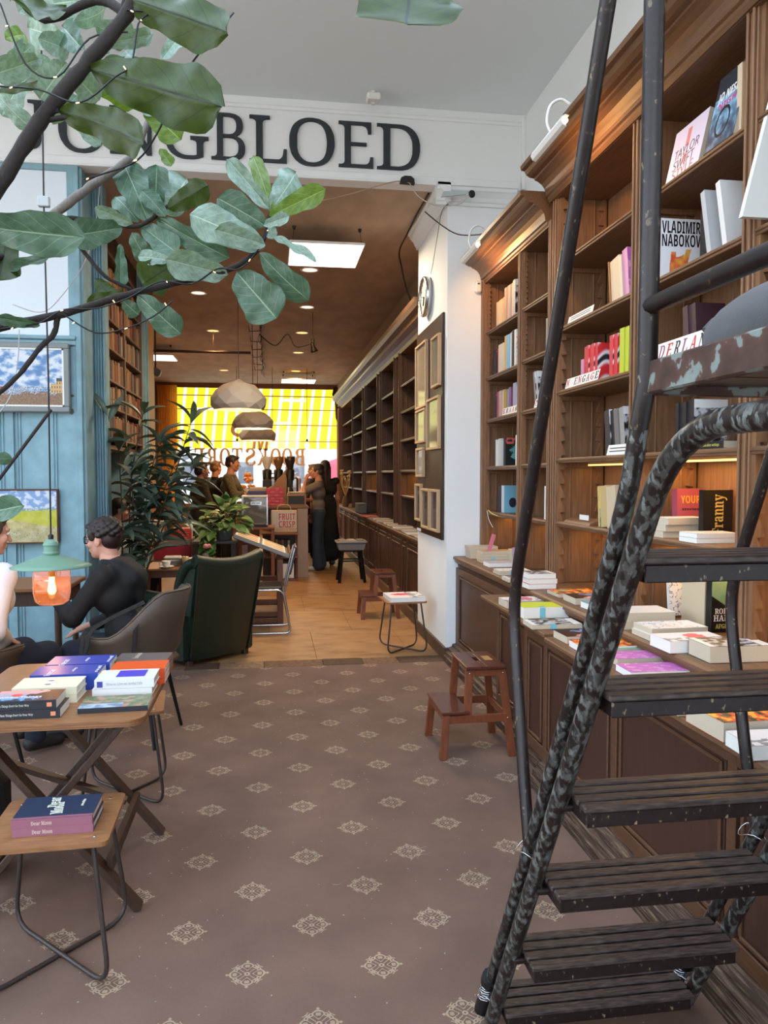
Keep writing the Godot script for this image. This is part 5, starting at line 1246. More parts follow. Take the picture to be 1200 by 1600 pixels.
func back_bookcases():
	var t := thing("bookcase", "dark wooden wall of bookcases along the right side of the cafe", "bookcase")
	var ups := [17.4, 15.2, 13.48, 13.12, 11.62, 11.30, 10.0, 9.62, 7.5]
	var sh := []
	for i in ups.size() - 1:
		sh.append([2.67, 2.34, 1.99, 1.61, 1.3] if ups[i] - ups[i + 1] > 0.8 else [])
	bookcase_section(t, ups, sh, 3.1, 0.05, 1.62, 1.99, 0.905, M.back_wood, M.back_wood, M.back_wood, 0.05)
	var tan_wood: Material = M.cornice_wood
	var q := PackedVector2Array()
	for p in [[0.36, 3.06], [0.0, 3.06], [-0.02, 3.10], [-0.06, 3.13], [-0.12, 3.16], [-0.125, 3.20], [-0.18, 3.215], [-0.21, 3.25], [-0.22, 3.29], [0.36, 3.29]]: q.append(Vector2(p[0], p[1]))
	part("cornice", mb().prism(q, Transform3D(Basis.IDENTITY, V(1.62, 0, 17.5)), 10.02), tan_wood, t)
	var end := part("end_column", mb().span(1.55, 1.99, 0.905, 3.06, 17.42, 17.6, 0.004), tan_wood, t)
	part("column_bead", mb().tube([V(1.545, 0.93, 17.45), V(1.545, 3.04, 17.45)], 0.02, 8), tan_wood, end)
	var c := thing("worktop", "dark counter top running along the cafe's rear bookcases", "worktop")
	part("slab", mb().span(1.45, 1.995, 0.865, 0.90, 7.47, 17.6, 0.006), M.oak_dark, c)
	part("moulding", mb().span(1.475, 1.99, 0.835, 0.865, 7.47, 17.6, 0.006), M.back_wood, c)
	var b := thing("base_cabinet", "row of dark panelled cabinets under the cafe's rear counter", "cabinet")
	part("carcass", mb().span(1.50, 1.99, 0, 0.835, 7.48, 17.58), M.back_door, b)
	part("plinth", mb().span(1.465, 1.50, 0, 0.13, 7.48, 17.58, 0.008), M.back_wood, b)
	var d := 7.5
	var k := 0
	while d < 17.3:
		var w: float = [0.78, 0.34][k % 2]
		part("stile", mb().span(1.482, 1.502, 0.13, 0.835, d, d + 0.07, 0.003), M.back_wood, b)
		var dr := part("door", mb().span(1.488, 1.502, 0.16, 0.80, d + 0.085, d + w - 0.015, 0.006), M.back_door, b)
		part("door_bead", mb().span(1.476, 1.49, 0.74, 0.755, d + 0.12, d + w - 0.05, 0.004).span(1.476, 1.49, 0.22, 0.235, d + 0.12, d + w - 0.05, 0.004).span(1.476, 1.49, 0.235, 0.74, d + 0.12, d + 0.135, 0.004).span(1.476, 1.49, 0.235, 0.74, d + w - 0.065, d + w - 0.05, 0.004), M.back_wood, dr)
		d += w; k += 1
	# books and papers in it
	var cols := [Color(0.55, 0.42, 0.30), Color(0.66, 0.60, 0.52), Color(0.36, 0.26, 0.22), Color(0.50, 0.34, 0.26), Color(0.60, 0.52, 0.44)]
	var bays := [[15.3, 5], [13.6, 5], [11.72, 3], [10.1, 3]]
	for i in bays.size():
		for j in 5:
			for m in bays[i][1] - (j % 2):
				var h := 0.19 + 0.05 * fmod(m * 0.37 + j * 0.21 + i * 0.4, 1.0)
				var w := 0.05 + 0.03 * fmod(m * 0.7 + i * 0.3, 1.0)
				single("old_book", mb().box(V(1.74, [2.67, 2.34, 1.99, 1.61, 1.3][j] + h / 2 + 0.001, bays[i][0] + 0.06 + m * 0.085), Vector3(0.15, h, w), 0.003), tint(cols[(i * 2 + j + m) % 5]), "old book on the dark rear bookcases, %s, bay %s from the pier" % [ROW[j], NTH[3 - i]], "book", "books on the rear bookcases")
	for i in 16:
		var dd := 7.75 + i * 0.235
		single("magazine", mb().box(V(1.60 + 0.02 * sin(i * 2.0), 0.9085 + 0.0, dd), Vector3(0.24, 0.014, 0.19), 0.002, Basis(Vector3.UP, 0.06 * sin(i * 3.0))), tint([Color(0.70, 0.68, 0.66), Color(0.62, 0.56, 0.50), Color(0.78, 0.76, 0.74), Color(0.56, 0.55, 0.58)][i % 4], 0.4), "magazine lying in the row on the rear counter, %s" % ("near the pier" if i < 5 else "halfway along" if i < 11 else "toward the window"), "magazine", "magazines on the rear counter")
	single("pink_folder", mb().box(V(1.51, 0.912, 11.75), Vector3(0.20, 0.02, 0.36), 0.003, Basis(Vector3.UP, 0.2)), tint(Color(0.72, 0.36, 0.42)), "pink folder hanging over the edge of the rear counter", "folder")
	var gb := thing("storage_box", "grey box on the rear counter before the window end", "box", V(1.53, 0.901, 13.0))
	part("body", mb().box(Vector3(0, 0.075, 0), Vector3(0.15, 0.15, 0.5), 0.01), tint(Color(0.30, 0.32, 0.35)), gb)
	part("lid", mb().box(Vector3(0, 0.158, 0), Vector3(0.155, 0.02, 0.52), 0.005), tint(Color(0.36, 0.38, 0.40)), gb)
	var dv := thing("dried_flowers", "dried flower stems in a vase at the window end of the rear counter", "flowers", V(1.52, 0.901, 15.6))
	part("vase", mb().lathe([Vector2(0.05, 0), Vector2(0.08, 0.08), Vector2(0.05, 0.2), Vector2(0.055, 0.22)], Vector3.ZERO, 12), tint(Color(0.45, 0.36, 0.28)), dv)
	for k2 in 14:
		var a := k2 * 2.4
		part("stem", mb().tube(curve([Vector3(0, 0.2, 0), Vector3(cos(a) * 0.08, 0.45, sin(a) * 0.1), Vector3(cos(a) * 0.09, 0.62 + 0.1 * sin(k2 * 1.7), sin(a) * 0.24)], 4), 0.006, 5).ball(Vector3(cos(a) * 0.09, 0.63 + 0.1 * sin(k2 * 1.7), sin(a) * 0.24), Vector3(0.028, 0.03, 0.028), 6), tint(Color(0.74, 0.62, 0.44)), dv)

func old_bookcase():
	var t := thing("bookcase", "tall case of old books on the left wall behind the big plant", "bookcase")
	var m := mk("left_case", Color(0.44, 0.33, 0.24), 0.5, T.grain, Vector3(7, 7, 0.6))
	var ups := [6.76, 7.28, 8.20, 9.22]
	var ys := [1.90, 2.19, 2.44, 2.735, 3.0, 3.28]
	for d in ups: part("upright", mb().span(-1.80, -1.45, 1.84, 3.56, d - 0.022, d + 0.022, 0.003), m, t)
	part("back", mb().span(-1.82, -1.80, 1.84, 3.56, 6.74, 9.24), M.back_wood, t)
	part("top_board", mb().span(-1.82, -1.44, 3.56, 3.60, 6.74, 9.24, 0.004), m, t)
	part("frieze", mb().span(-1.80, -1.50, 3.60, 3.88, 6.74, 9.24), tint(Color(0.28, 0.22, 0.18)), t)
	for i in 3:
		for y in ys: part("shelf", mb().span(-1.80, -1.455, y - 0.022, y, ups[i] + 0.022, ups[i + 1] - 0.022, 0.003), m, t)
	var r := RandomNumberGenerator.new(); r.seed = 5
	var cols := [Color(0.36, 0.17, 0.13), Color(0.48, 0.30, 0.18), Color(0.55, 0.44, 0.30), Color(0.26, 0.22, 0.20), Color(0.44, 0.36, 0.30), Color(0.58, 0.52, 0.42), Color(0.50, 0.22, 0.12), Color(0.30, 0.32, 0.34), Color(0.62, 0.40, 0.22)]
	var shapes := []
	for k in 8:
		shapes.append(mb().box(Vector3(0, (0.17 + 0.007 * k) / 2, 0), Vector3(0.16, 0.17 + 0.007 * k, 0.040 + 0.005 * (k % 4)), 0.004).mesh())
	for i in 3:
		for j in 6:
			var d: float = ups[i] + 0.045
			while d < ups[i + 1] - 0.045:
				var k := r.randi() % 8
				var wd := 0.040 + 0.005 * (k % 4)
				var ci := r.randi() % cols.size()
				var o := single("old_book", shapes[k], tint(cols[ci], 0.65), "%s old book in the tall left case, %s bay, %s row from the bottom" % [["dark red", "tan brown", "pale brown", "blackish", "grey brown", "cream", "rust red", "slate grey", "ochre"][ci], ["nearest", "middle", "farthest"][i], NTH[j]], "book", "old books in the tall left case")
				o.position = V(-1.555 + 0.012 * r.randf(), ys[j] + 0.001, d + wd / 2)
				d += wd + 0.0015 + (0.0 if r.randf() > 0.04 else 0.05)
	var bn := thing("bench", "low wooden bench in the alcove below the case of old books", "bench")
	part("seat", mb().span(-1.85, -1.44, 0.41, 0.45, 6.76, 9.24, 0.006), M.trestle, bn)
	part("front", mb().span(-1.49, -1.46, 0.0, 0.41, 6.78, 9.22), M.trestle, bn)
	part("case_bracket", mb().span(-1.85, -1.52, 1.80, 1.838, 6.76, 9.24), m, t)
	# post that ends the case, with a pale wooden jamb
	var p := structure("trim_3", mb().span(-1.84, -1.45, 0, 3.885, 9.26, 9.72, 0.004), M.blue_paint)
	part("fillet", mb().span(-1.455, -1.43, 0, 3.885, 9.34, 9.40, 0.004), M.blue_paint, p)
	part("fillet", mb().span(-1.455, -1.43, 0, 3.885, 9.54, 9.60, 0.004), M.blue_paint, p)
	structure("trim_4", mb().span(-1.86, -1.455, 0, 3.885, 9.73, 10.18, 0.004), tint(Color(0.60, 0.46, 0.32), 0.5))
	structure("wall_screen", mb().span(-2.05, -1.92, 0, 3.3, 13.0, 13.5, 0.004), tint(Color(0.34, 0.32, 0.32), 0.5))

func armchair():
	var t := thing("armchair", "dark green leather wing armchair seen from behind at the carpet's edge", "armchair", V(-0.425, 0, 6.50), PI + 0.736)
	var L: Material = M.green_leather
	# outer back: a slightly bowed panel that leans back and widens upwards
	var b := mb().sg(1)
	var P := func(u: float, v: float, dz: float) -> Vector3:
		var wide := lerpf(0.30, 0.335, v)
		var y := lerpf(0.045, 0.80 + 0.05 * absf(u) * absf(u), v)
		return Vector3(u * wide, y, lerpf(0.0, -0.17, v) - 0.03 * (1.0 - u * u) + dz)
	for i in 12:
		for j in 10:
			var u0 := -1.0 + i / 6.0; var u1 := -1.0 + (i + 1) / 6.0; var v0 := j / 10.0; var v1 := (j + 1) / 10.0
			b.quad(P.call(u1, v0, 0.0), P.call(u0, v0, 0.0), P.call(u0, v1, 0.0), P.call(u1, v1, 0.0))
			b.quad(P.call(u0, v0, 0.12), P.call(u1, v0, 0.12), P.call(u1, v1, 0.12), P.call(u0, v1, 0.12))
	for j in 10:
		for s in [-1.0, 1.0]:
			b.quad(P.call(s, j / 10.0, 0.0), P.call(s, j / 10.0, 0.12), P.call(s, (j + 1) / 10.0, 0.12), P.call(s, (j + 1) / 10.0, 0.0))
	part("back", b, L, t)
	var roll := []
	for i in 17:
		var u := -1.0 + i / 8.0
		roll.append(P.call(u, 1.0, 0.055) + Vector3(0, 0.018, 0))
	part("back_roll", mb().tube(curve(roll, 3), 0.056, 14), L, t)
	for s in [-1.0, 1.0]:
		# wing
		var pts := [P.call(s, 1.0, 0.055) + Vector3(0, 0.01, 0), P.call(s, 0.96, 0.14) + Vector3(s * 0.012, 0.0, 0), P.call(s, 0.82, 0.20) + Vector3(s * 0.014, 0, 0), P.call(s, 0.66, 0.21) + Vector3(s * 0.010, 0, 0), P.call(s, 0.55, 0.12)]
		part("wing_roll", mb().tube(curve(pts, 5), 0.040, 12), L, t)
		var wn := mb()
		wn.prism(PackedVector2Array([Vector2(-0.06, 0.42), Vector2(0.06, 0.42), Vector2(0.13, 0.56), Vector2(0.08, 0.72), Vector2(-0.02, 0.79), Vector2(-0.13, 0.80)]), Transform3D(Basis(Vector3(0, 0, 1), Vector3.UP, Vector3(-1, 0, 0)), Vector3(s * 0.315 + 0.025, 0, 0.0)), 0.05)
		part("wing", wn, L, t)
		# arm: side panel with a rolled top
		part("arm", mb().box(Vector3(s * 0.325, 0.27, 0.32), Vector3(0.11, 0.46, 0.62), 0.02), L, t)
		part("arm_roll", mb().tube([Vector3(s * 0.335, 0.51, 0.05), Vector3(s * 0.335, 0.51, 0.645)], 0.068, 16), L, t)
		part("arm_scroll", mb().lathe([Vector2(0.0, 0.012), Vector2(0.05, 0.010), Vector2(0.066, 0.0)], Vector3(s * 0.335, 0.51, 0.645), 16, Basis(Vector3.RIGHT, PI / 2)), L, t)
		part("back_piping", mb().tube([P.call(s, 0.0, -0.004), P.call(s, 0.5, -0.004), P.call(s, 1.0, -0.002)], 0.006, 6), L, t)
		part("stud", mb().ball(Vector3(s * 0.335, 0.535, 0.045), Vector3(0.012, 0.012, 0.008), 8), M.chrome, t)
		for z in [0.03, 0.60]: part("foot", mb().box(Vector3(s * 0.29, 0.022, z), Vector3(0.05, 0.044, 0.05), 0.006), M.dark_leg, t)
	part("seat_base", mb().box(Vector3(0, 0.20, 0.33), Vector3(0.56, 0.31, 0.60), 0.02), L, t)
	part("seat_cushion", mb().box(Vector3(0, 0.40, 0.35), Vector3(0.53, 0.13, 0.56), 0.05), L, t)

func pier_pictures():
	var t := thing("picture_board", "brown wooden board hung with small frames on the pier's side", "board")
	part("panel", mb().span(1.425, 1.444, 1.0, 2.90, 6.30, 7.43, 0.003), mk("board_brown", Color(0.36, 0.25, 0.17), 0.4, T.stone, Vector3(2, 0.7, 2)), t)
	var spec := [[2.775, 2.175, 7.36, 6.86], [2.735, 2.30, 6.63, 6.32], [2.22, 1.77, 6.83, 6.33], [2.165, 1.85, 7.36, 6.90], [1.805, 1.53, 7.33, 7.00], [1.465, 1.11, 7.38, 7.10], [1.425, 1.06, 7.06, 6.72], [1.425, 1.06, 6.67, 6.35]]
	var words_at := ["upper left", "upper right", "middle right with a yellow glint", "middle left", "below the middle left", "bottom left", "bottom middle", "bottom right"]
	for i in spec.size():
		var s: Array = spec[i]
		var o := thing("framed_picture", "pale wooden picture frame on the brown pier board, %s" % words_at[i], "picture", Vector3.ZERO, 0.0, "frames on the pier board")
		var f := tint(Color(0.72, 0.60, 0.46), 0.5)
		part("frame_rail", mb().span(1.392, 1.424, s[0] - 0.022, s[0], s[3], s[2], 0.003), f, o); part("frame_rail", mb().span(1.392, 1.424, s[1], s[1] + 0.022, s[3], s[2], 0.003), f, o)
		part("frame_stile", mb().span(1.392, 1.424, s[1] + 0.022, s[0] - 0.022, s[3], s[3] + 0.022, 0.003), f, o); part("frame_stile", mb().span(1.392, 1.424, s[1] + 0.022, s[0] - 0.022, s[2] - 0.022, s[2], 0.003), f, o)
		part("print", mb().span(1.408, 1.42, s[1] + 0.02, s[0] - 0.02, s[3] + 0.02, s[2] - 0.02), tint([Color(0.55, 0.50, 0.44), Color(0.50, 0.47, 0.42), Color(0.42, 0.38, 0.32), Color(0.50, 0.46, 0.40), Color(0.55, 0.52, 0.48), Color(0.30, 0.29, 0.29), Color(0.30, 0.28, 0.26), Color(0.26, 0.27, 0.30)][i], 0.08), o)
	single("paper_slip", mb().span(1.421, 1.424, 1.01, 1.035, 7.2, 7.38), M.paper, "small white paper slip at the foot of the brown pier board", "label")
	# wall clock
	var c := thing("wall_clock", "round chrome wall clock high on the side of the white pier", "clock", V(1.444, 3.168, 6.95))
	var R := Basis(Vector3(0, 0, 1), PI / 2)
	part("case", mb().lathe([Vector2(0.0, 0.0), Vector2(0.17, 0.0), Vector2(0.182, 0.02), Vector2(0.182, 0.055), Vector2(0.172, 0.066), Vector2(0.158, 0.05), Vector2(0.158, 0.045)], Vector3.ZERO, 40, R), M.chrome, c)
	part("dial", mb().lathe([Vector2(0.16, 0.042), Vector2(0.0, 0.042)], Vector3.ZERO, 40, R), tint(Color(0.86, 0.84, 0.80), 0.4), c)
	for k in 12:
		var a := TAU * k / 12
		part("hour_mark", mb().box(Vector3(-0.044, cos(a) * 0.135, sin(a) * 0.135), Vector3(0.002, 0.026, 0.007), 0.0, Basis(Vector3.RIGHT, a)), M.black, c)
	part("hour_hand", mb().bar(Vector3(-0.047, 0, 0), Vector3(-0.047, -0.075, -0.035), 0.002, 0.010, Vector3(1, 0, 0), 0.0), M.black, c)
	part("minute_hand", mb().bar(Vector3(-0.049, 0, 0), Vector3(-0.049, 0.02, -0.12), 0.002, 0.008, Vector3(1, 0, 0), 0.0), M.black, c)

func cafe_counter():
	var t := thing("counter", "cafe counter with a pale end panel and open shelves", "counter")
	var pale := tint(Color(0.60, 0.52, 0.46), 0.5)
	part("end_panel", mb().span(0.40, 0.56, 0, 1.04, 11.6, 11.66, 0.004), pale, t)
	part("front", mb().span(0.54, 0.56, 0, 1.0, 11.66, 15.5, 0.004), pale, t)
	part("top", mb().span(-0.10, 0.58, 1.04, 1.075, 11.6, 15.5, 0.005), tint(Color(0.40, 0.30, 0.22)), t)
	part("shelf_frame", mb().span(0.36, 0.40, 0.0, 0.70, 11.5, 11.6, 0.003), M.trestle, t)
	for y in [0.70, 0.36, 0.02]: part("shelf", mb().span(-0.12, 0.40, y - 0.025, y, 11.25, 11.9, 0.003), M.trestle, t)
	part("shelf_back", mb().span(-0.12, 0.40, 0.0, 1.04, 11.9, 11.92), M.back_wood, t)
	single("white_box", mb().box(V(0.23, 0.135, 11.5), Vector3(0.22, 0.22, 0.3), 0.005), tint(Color(0.86, 0.86, 0.86)), "white box on the bottom shelf of the cafe counter", "box")
	for k in 7: single("shelf_book", mb().box(V(0.0 + k * 0.045, 0.36 + 0.11, 11.55), Vector3(0.035, 0.215 + 0.01 * (k % 3), 0.15), 0.003), tint([Color(0.6, 0.5, 0.4), Color(0.25, 0.25, 0.3), Color(0.7, 0.68, 0.6), Color(0.5, 0.25, 0.2)][k % 4]), "book standing on the middle shelf of the cafe counter's end", "book", "books in the cafe counter end")
	# tote bag prop with printed letters
	var tb := thing("tote_bag", "cream book tote with red lettering standing at the counter's end", "bag", V(0.20, 0.701, 11.45))
	part("body", mb().box(Vector3(0, 0.165, 0), Vector3(0.38, 0.33, 0.06), 0.01), tint(Color(0.80, 0.70, 0.56)), tb)
	part("clear_pocket", mb().box(Vector3(0, 0.19, 0.034), Vector3(0.34, 0.24, 0.004), 0.001), tint(Color(0.76, 0.72, 0.68), 0.12), tb)
	for k in 2: lettering(["FRUIT", "CRISP"][k], 0.13, tint(Color(0.68, 0.28, 0.26)), tb, Transform3D(Basis.IDENTITY, Vector3(0.04, 0.23 - k * 0.11, 0.038)), 0.24, false, true)
	lettering("BOOKS & WRAP", 0.05, tint(Color(0.56, 0.44, 0.34)), tb, Transform3D(Basis.IDENTITY, Vector3(0.03, 0.04, 0.032)), 0.30)
	part("handle", mb().tube(curve([Vector3(-0.10, 0.33, 0), Vector3(-0.07, 0.40, 0.01), Vector3(0.07, 0.40, 0.01), Vector3(0.10, 0.33, 0)], 5), 0.008, 6), tint(Color(0.70, 0.62, 0.52)), tb)
	# pink crate of small boxes, brown paper bag, slate box
	for i in 4:
		for j in 6:
			single("pink_packet", mb().box(V(-0.03 + i * 0.066, 1.098 + j * 0.046, 11.95), Vector3(0.062, 0.043, 0.12), 0.003), tint([Color(0.66, 0.24, 0.34), Color(0.72, 0.30, 0.40)][(i + j) % 2]), "pink packet in the stacked block on the cafe counter", "packet", "pink packets on the cafe counter")
	single("paper_bag", mb().prism(PackedVector2Array([Vector2(-0.13, 0), Vector2(0.14, 0), Vector2(0.15, 0.42), Vector2(0.12, 0.55), Vector2(0.08, 0.47), Vector2(0.0, 0.40), Vector2(-0.06, 0.30), Vector2(-0.13, 0.28)]), Transform3D(Basis.IDENTITY, V(0.11, 1.076, 12.45)), 0.16), tint(Color(0.50, 0.36, 0.24)), "torn brown paper bag standing behind the pink packets", "bag")
	var sb := thing("slate_box", "wooden box with a dark slate front at the counter's right end", "box", V(0.40, 1.076, 12.1))
	part("frame", mb().box(Vector3(0, 0.085, 0), Vector3(0.30, 0.17, 0.30), 0.004), M.ply, sb)
	part("slate", mb().box(Vector3(0, 0.085, 0.152), Vector3(0.25, 0.13, 0.006), 0.001), tint(Color(0.14, 0.15, 0.17)), sb)
	for k in 3: single("paper_tray", mb().box(V(0.40, 1.256 + k * 0.012, 12.1), Vector3(0.27 - k * 0.03, 0.010, 0.24), 0.002, Basis(Vector3.UP, 0.1 * k)), tint([Color(0.75, 0.70, 0.62), Color(0.30, 0.28, 0.28), Color(0.82, 0.80, 0.76)][k]), "flat paper tray on the slate box, %s from the bottom" % NTH[k], "tray")
	for k in 9:
		var p := V(0.26 + 0.035 * (k % 5), 1.076, 12.7 + 0.12 * (k / 5))
		var h := 0.24 + 0.03 * (k % 3)
		single("bottle", mb().lathe([Vector2(0.026, 0), Vector2(0.028, h * 0.6), Vector2(0.011, h * 0.78), Vector2(0.011, h), Vector2(0.0, h)], p, 10), tint([Color(0.10, 0.09, 0.09), Color(0.72, 0.70, 0.66), Color(0.20, 0.14, 0.10)][k % 3], 0.2), "small bottle in the crowd at the middle of the cafe counter", "bottle", "bottles on the cafe counter")
	# coffee grinders
	for k in 3:
		var g := thing("coffee_grinder", ["tall black coffee grinder with a clear hopper, left of the row", "middle coffee grinder with an orange brown hopper", "dark coffee grinder at the right of the row"][k], "grinder", V([-0.05, 0.14, 0.33][k], 1.076, 13.0 + 0.05 * k))
		part("body", mb().box(Vector3(0, 0.20, 0), Vector3([0.15, 0.12, 0.10][k], 0.40, 0.2), 0.02), M.black, g)
		part("head", mb().lathe([Vector2(0.07, 0.38), Vector2(0.08, 0.55), Vector2(0.055, 0.57)], Vector3.ZERO, 16), M.black, g)
		part("hopper", mb().lathe([Vector2(0.04, 0.56), Vector2(0.085, 0.70), Vector2(0.09, 0.78), Vector2(0.0, 0.785)], Vector3.ZERO, 16), [tint(Color(0.80, 0.80, 0.78), 0.15), tint(Color(0.46, 0.34, 0.24), 0.2), tint(Color(0.22, 0.17, 0.14), 0.2)][k], g)
	var em := thing("espresso_machine", "chrome espresso machine on the counter in front of the window", "coffee machine", V(0.22, 1.076, 14.6))
	part("body", mb().box(Vector3(0, 0.25, 0), Vector3(0.6, 0.38, 0.5), 0.04), M.chrome, em)
	part("cup_rail", mb().tube([Vector3(-0.28, 0.50, 0.22), Vector3(0.28, 0.50, 0.22)], 0.012, 8), M.chrome, em)
	part("drip_tray", mb().box(Vector3(0, 0.03, 0.1), Vector3(0.56, 0.06, 0.6), 0.01), M.black_metal, em)
	# glass case with books on top
	var gc := thing("glass_case", "small glass display case with chrome edges on a wooden stand", "display case", V(-0.215, 0.826, 11.0))
	part("base", mb().box(Vector3(0, 0.012, 0), Vector3(0.36, 0.024, 0.4), 0.004), M.black_metal, gc)
	part("lid", mb().box(Vector3(0, 0.425, 0), Vector3(0.36, 0.02, 0.4), 0.004), M.white_enamel, gc)
	for a in [[-1, -1], [1, -1], [-1, 1], [1, 1]]: part("corner_post", mb().box(Vector3(a[0] * 0.172, 0.22, a[1] * 0.192), Vector3(0.014, 0.39, 0.014)), M.chrome, gc)
	part("pane", mb().box(Vector3(0, 0.22, 0.195), Vector3(0.33, 0.38, 0.005)), M.glass, gc)
	part("pane", mb().box(Vector3(-0.175, 0.22, 0), Vector3(0.005, 0.38, 0.37)), M.glass, gc)
	part("back_panel", mb().box(Vector3(0, 0.22, -0.19), Vector3(0.34, 0.38, 0.006)), tint(Color(0.10, 0.11, 0.11)), gc)
	part("name_plate", mb().box(Vector3(0.02, 0.33, 0.20), Vector3(0.15, 0.05, 0.004)), M.chrome, gc)
	lettering("POCKET", 0.035, M.black, gc, Transform3D(Basis.IDENTITY, Vector3(0.02, 0.33, 0.2025)), 0.11, false, true)
	for k in 4: single("case_book", mb().box(V(-0.20 + 0.01 * k, 1.283 + k * 0.027, 11.0), Vector3(0.26 - 0.01 * k, 0.026, 0.2), 0.003), tint([Color(0.20, 0.22, 0.40), Color(0.24, 0.25, 0.42), Color(0.62, 0.54, 0.44), Color(0.72, 0.66, 0.56)][k]), "book piled on the glass display case, %s from the bottom" % NTH[k], "book", "books piled on the glass case")
	var st := thing("case_stand", "wooden stand under the glass display case", "stand")
	part("top", mb().span(-0.52, 0.06, 0.795, 0.825, 10.7, 11.25, 0.004), M.trestle, st)
	for a in [[-0.49, 10.74], [0.03, 10.74], [-0.49, 11.2], [0.03, 11.2]]: part("leg", mb().span(a[0] - 0.025, a[0] + 0.025, 0, 0.795, a[1] - 0.025, a[1] + 0.025, 0.003), M.trestle, st)
	var jf := thing("flower_vase", "glass vase of orange flowers on the counter beside the window", "flowers", V(-0.40, 1.076, 14.2))
	part("vase", mb().lathe([Vector2(0.06, 0), Vector2(0.07, 0.2), Vector2(0.05, 0.24)], Vector3.ZERO, 12), tint(Color(0.74, 0.74, 0.72), 0.1), jf)
	for k in 12: part("bloom", mb().ball(Vector3(0.12 * cos(k * 2.4) * sqrt(k / 12.0), 0.36 + 0.12 * sin(k * 1.3), 0.12 * sin(k * 2.4)), Vector3(0.045, 0.04, 0.045), 8), tint([Color(0.86, 0.50, 0.26), Color(0.80, 0.62, 0.42)][k % 2]), jf)
	part("stand", mb().box(Vector3(0, -0.54, 0), Vector3(0.4, 1.07, 0.4), 0.01), M.back_wood, jf)
	single("jar", mb().lathe([Vector2(0.07, 0), Vector2(0.085, 0.08), Vector2(0.085, 0.24), Vector2(0.05, 0.30), Vector2(0.055, 0.34), Vector2(0.0, 0.345)], V(-0.04, 1.076, 13.7), 14), tint(Color(0.66, 0.50, 0.36), 0.2), "brown storage jar on the counter left of the grinders", "jar")

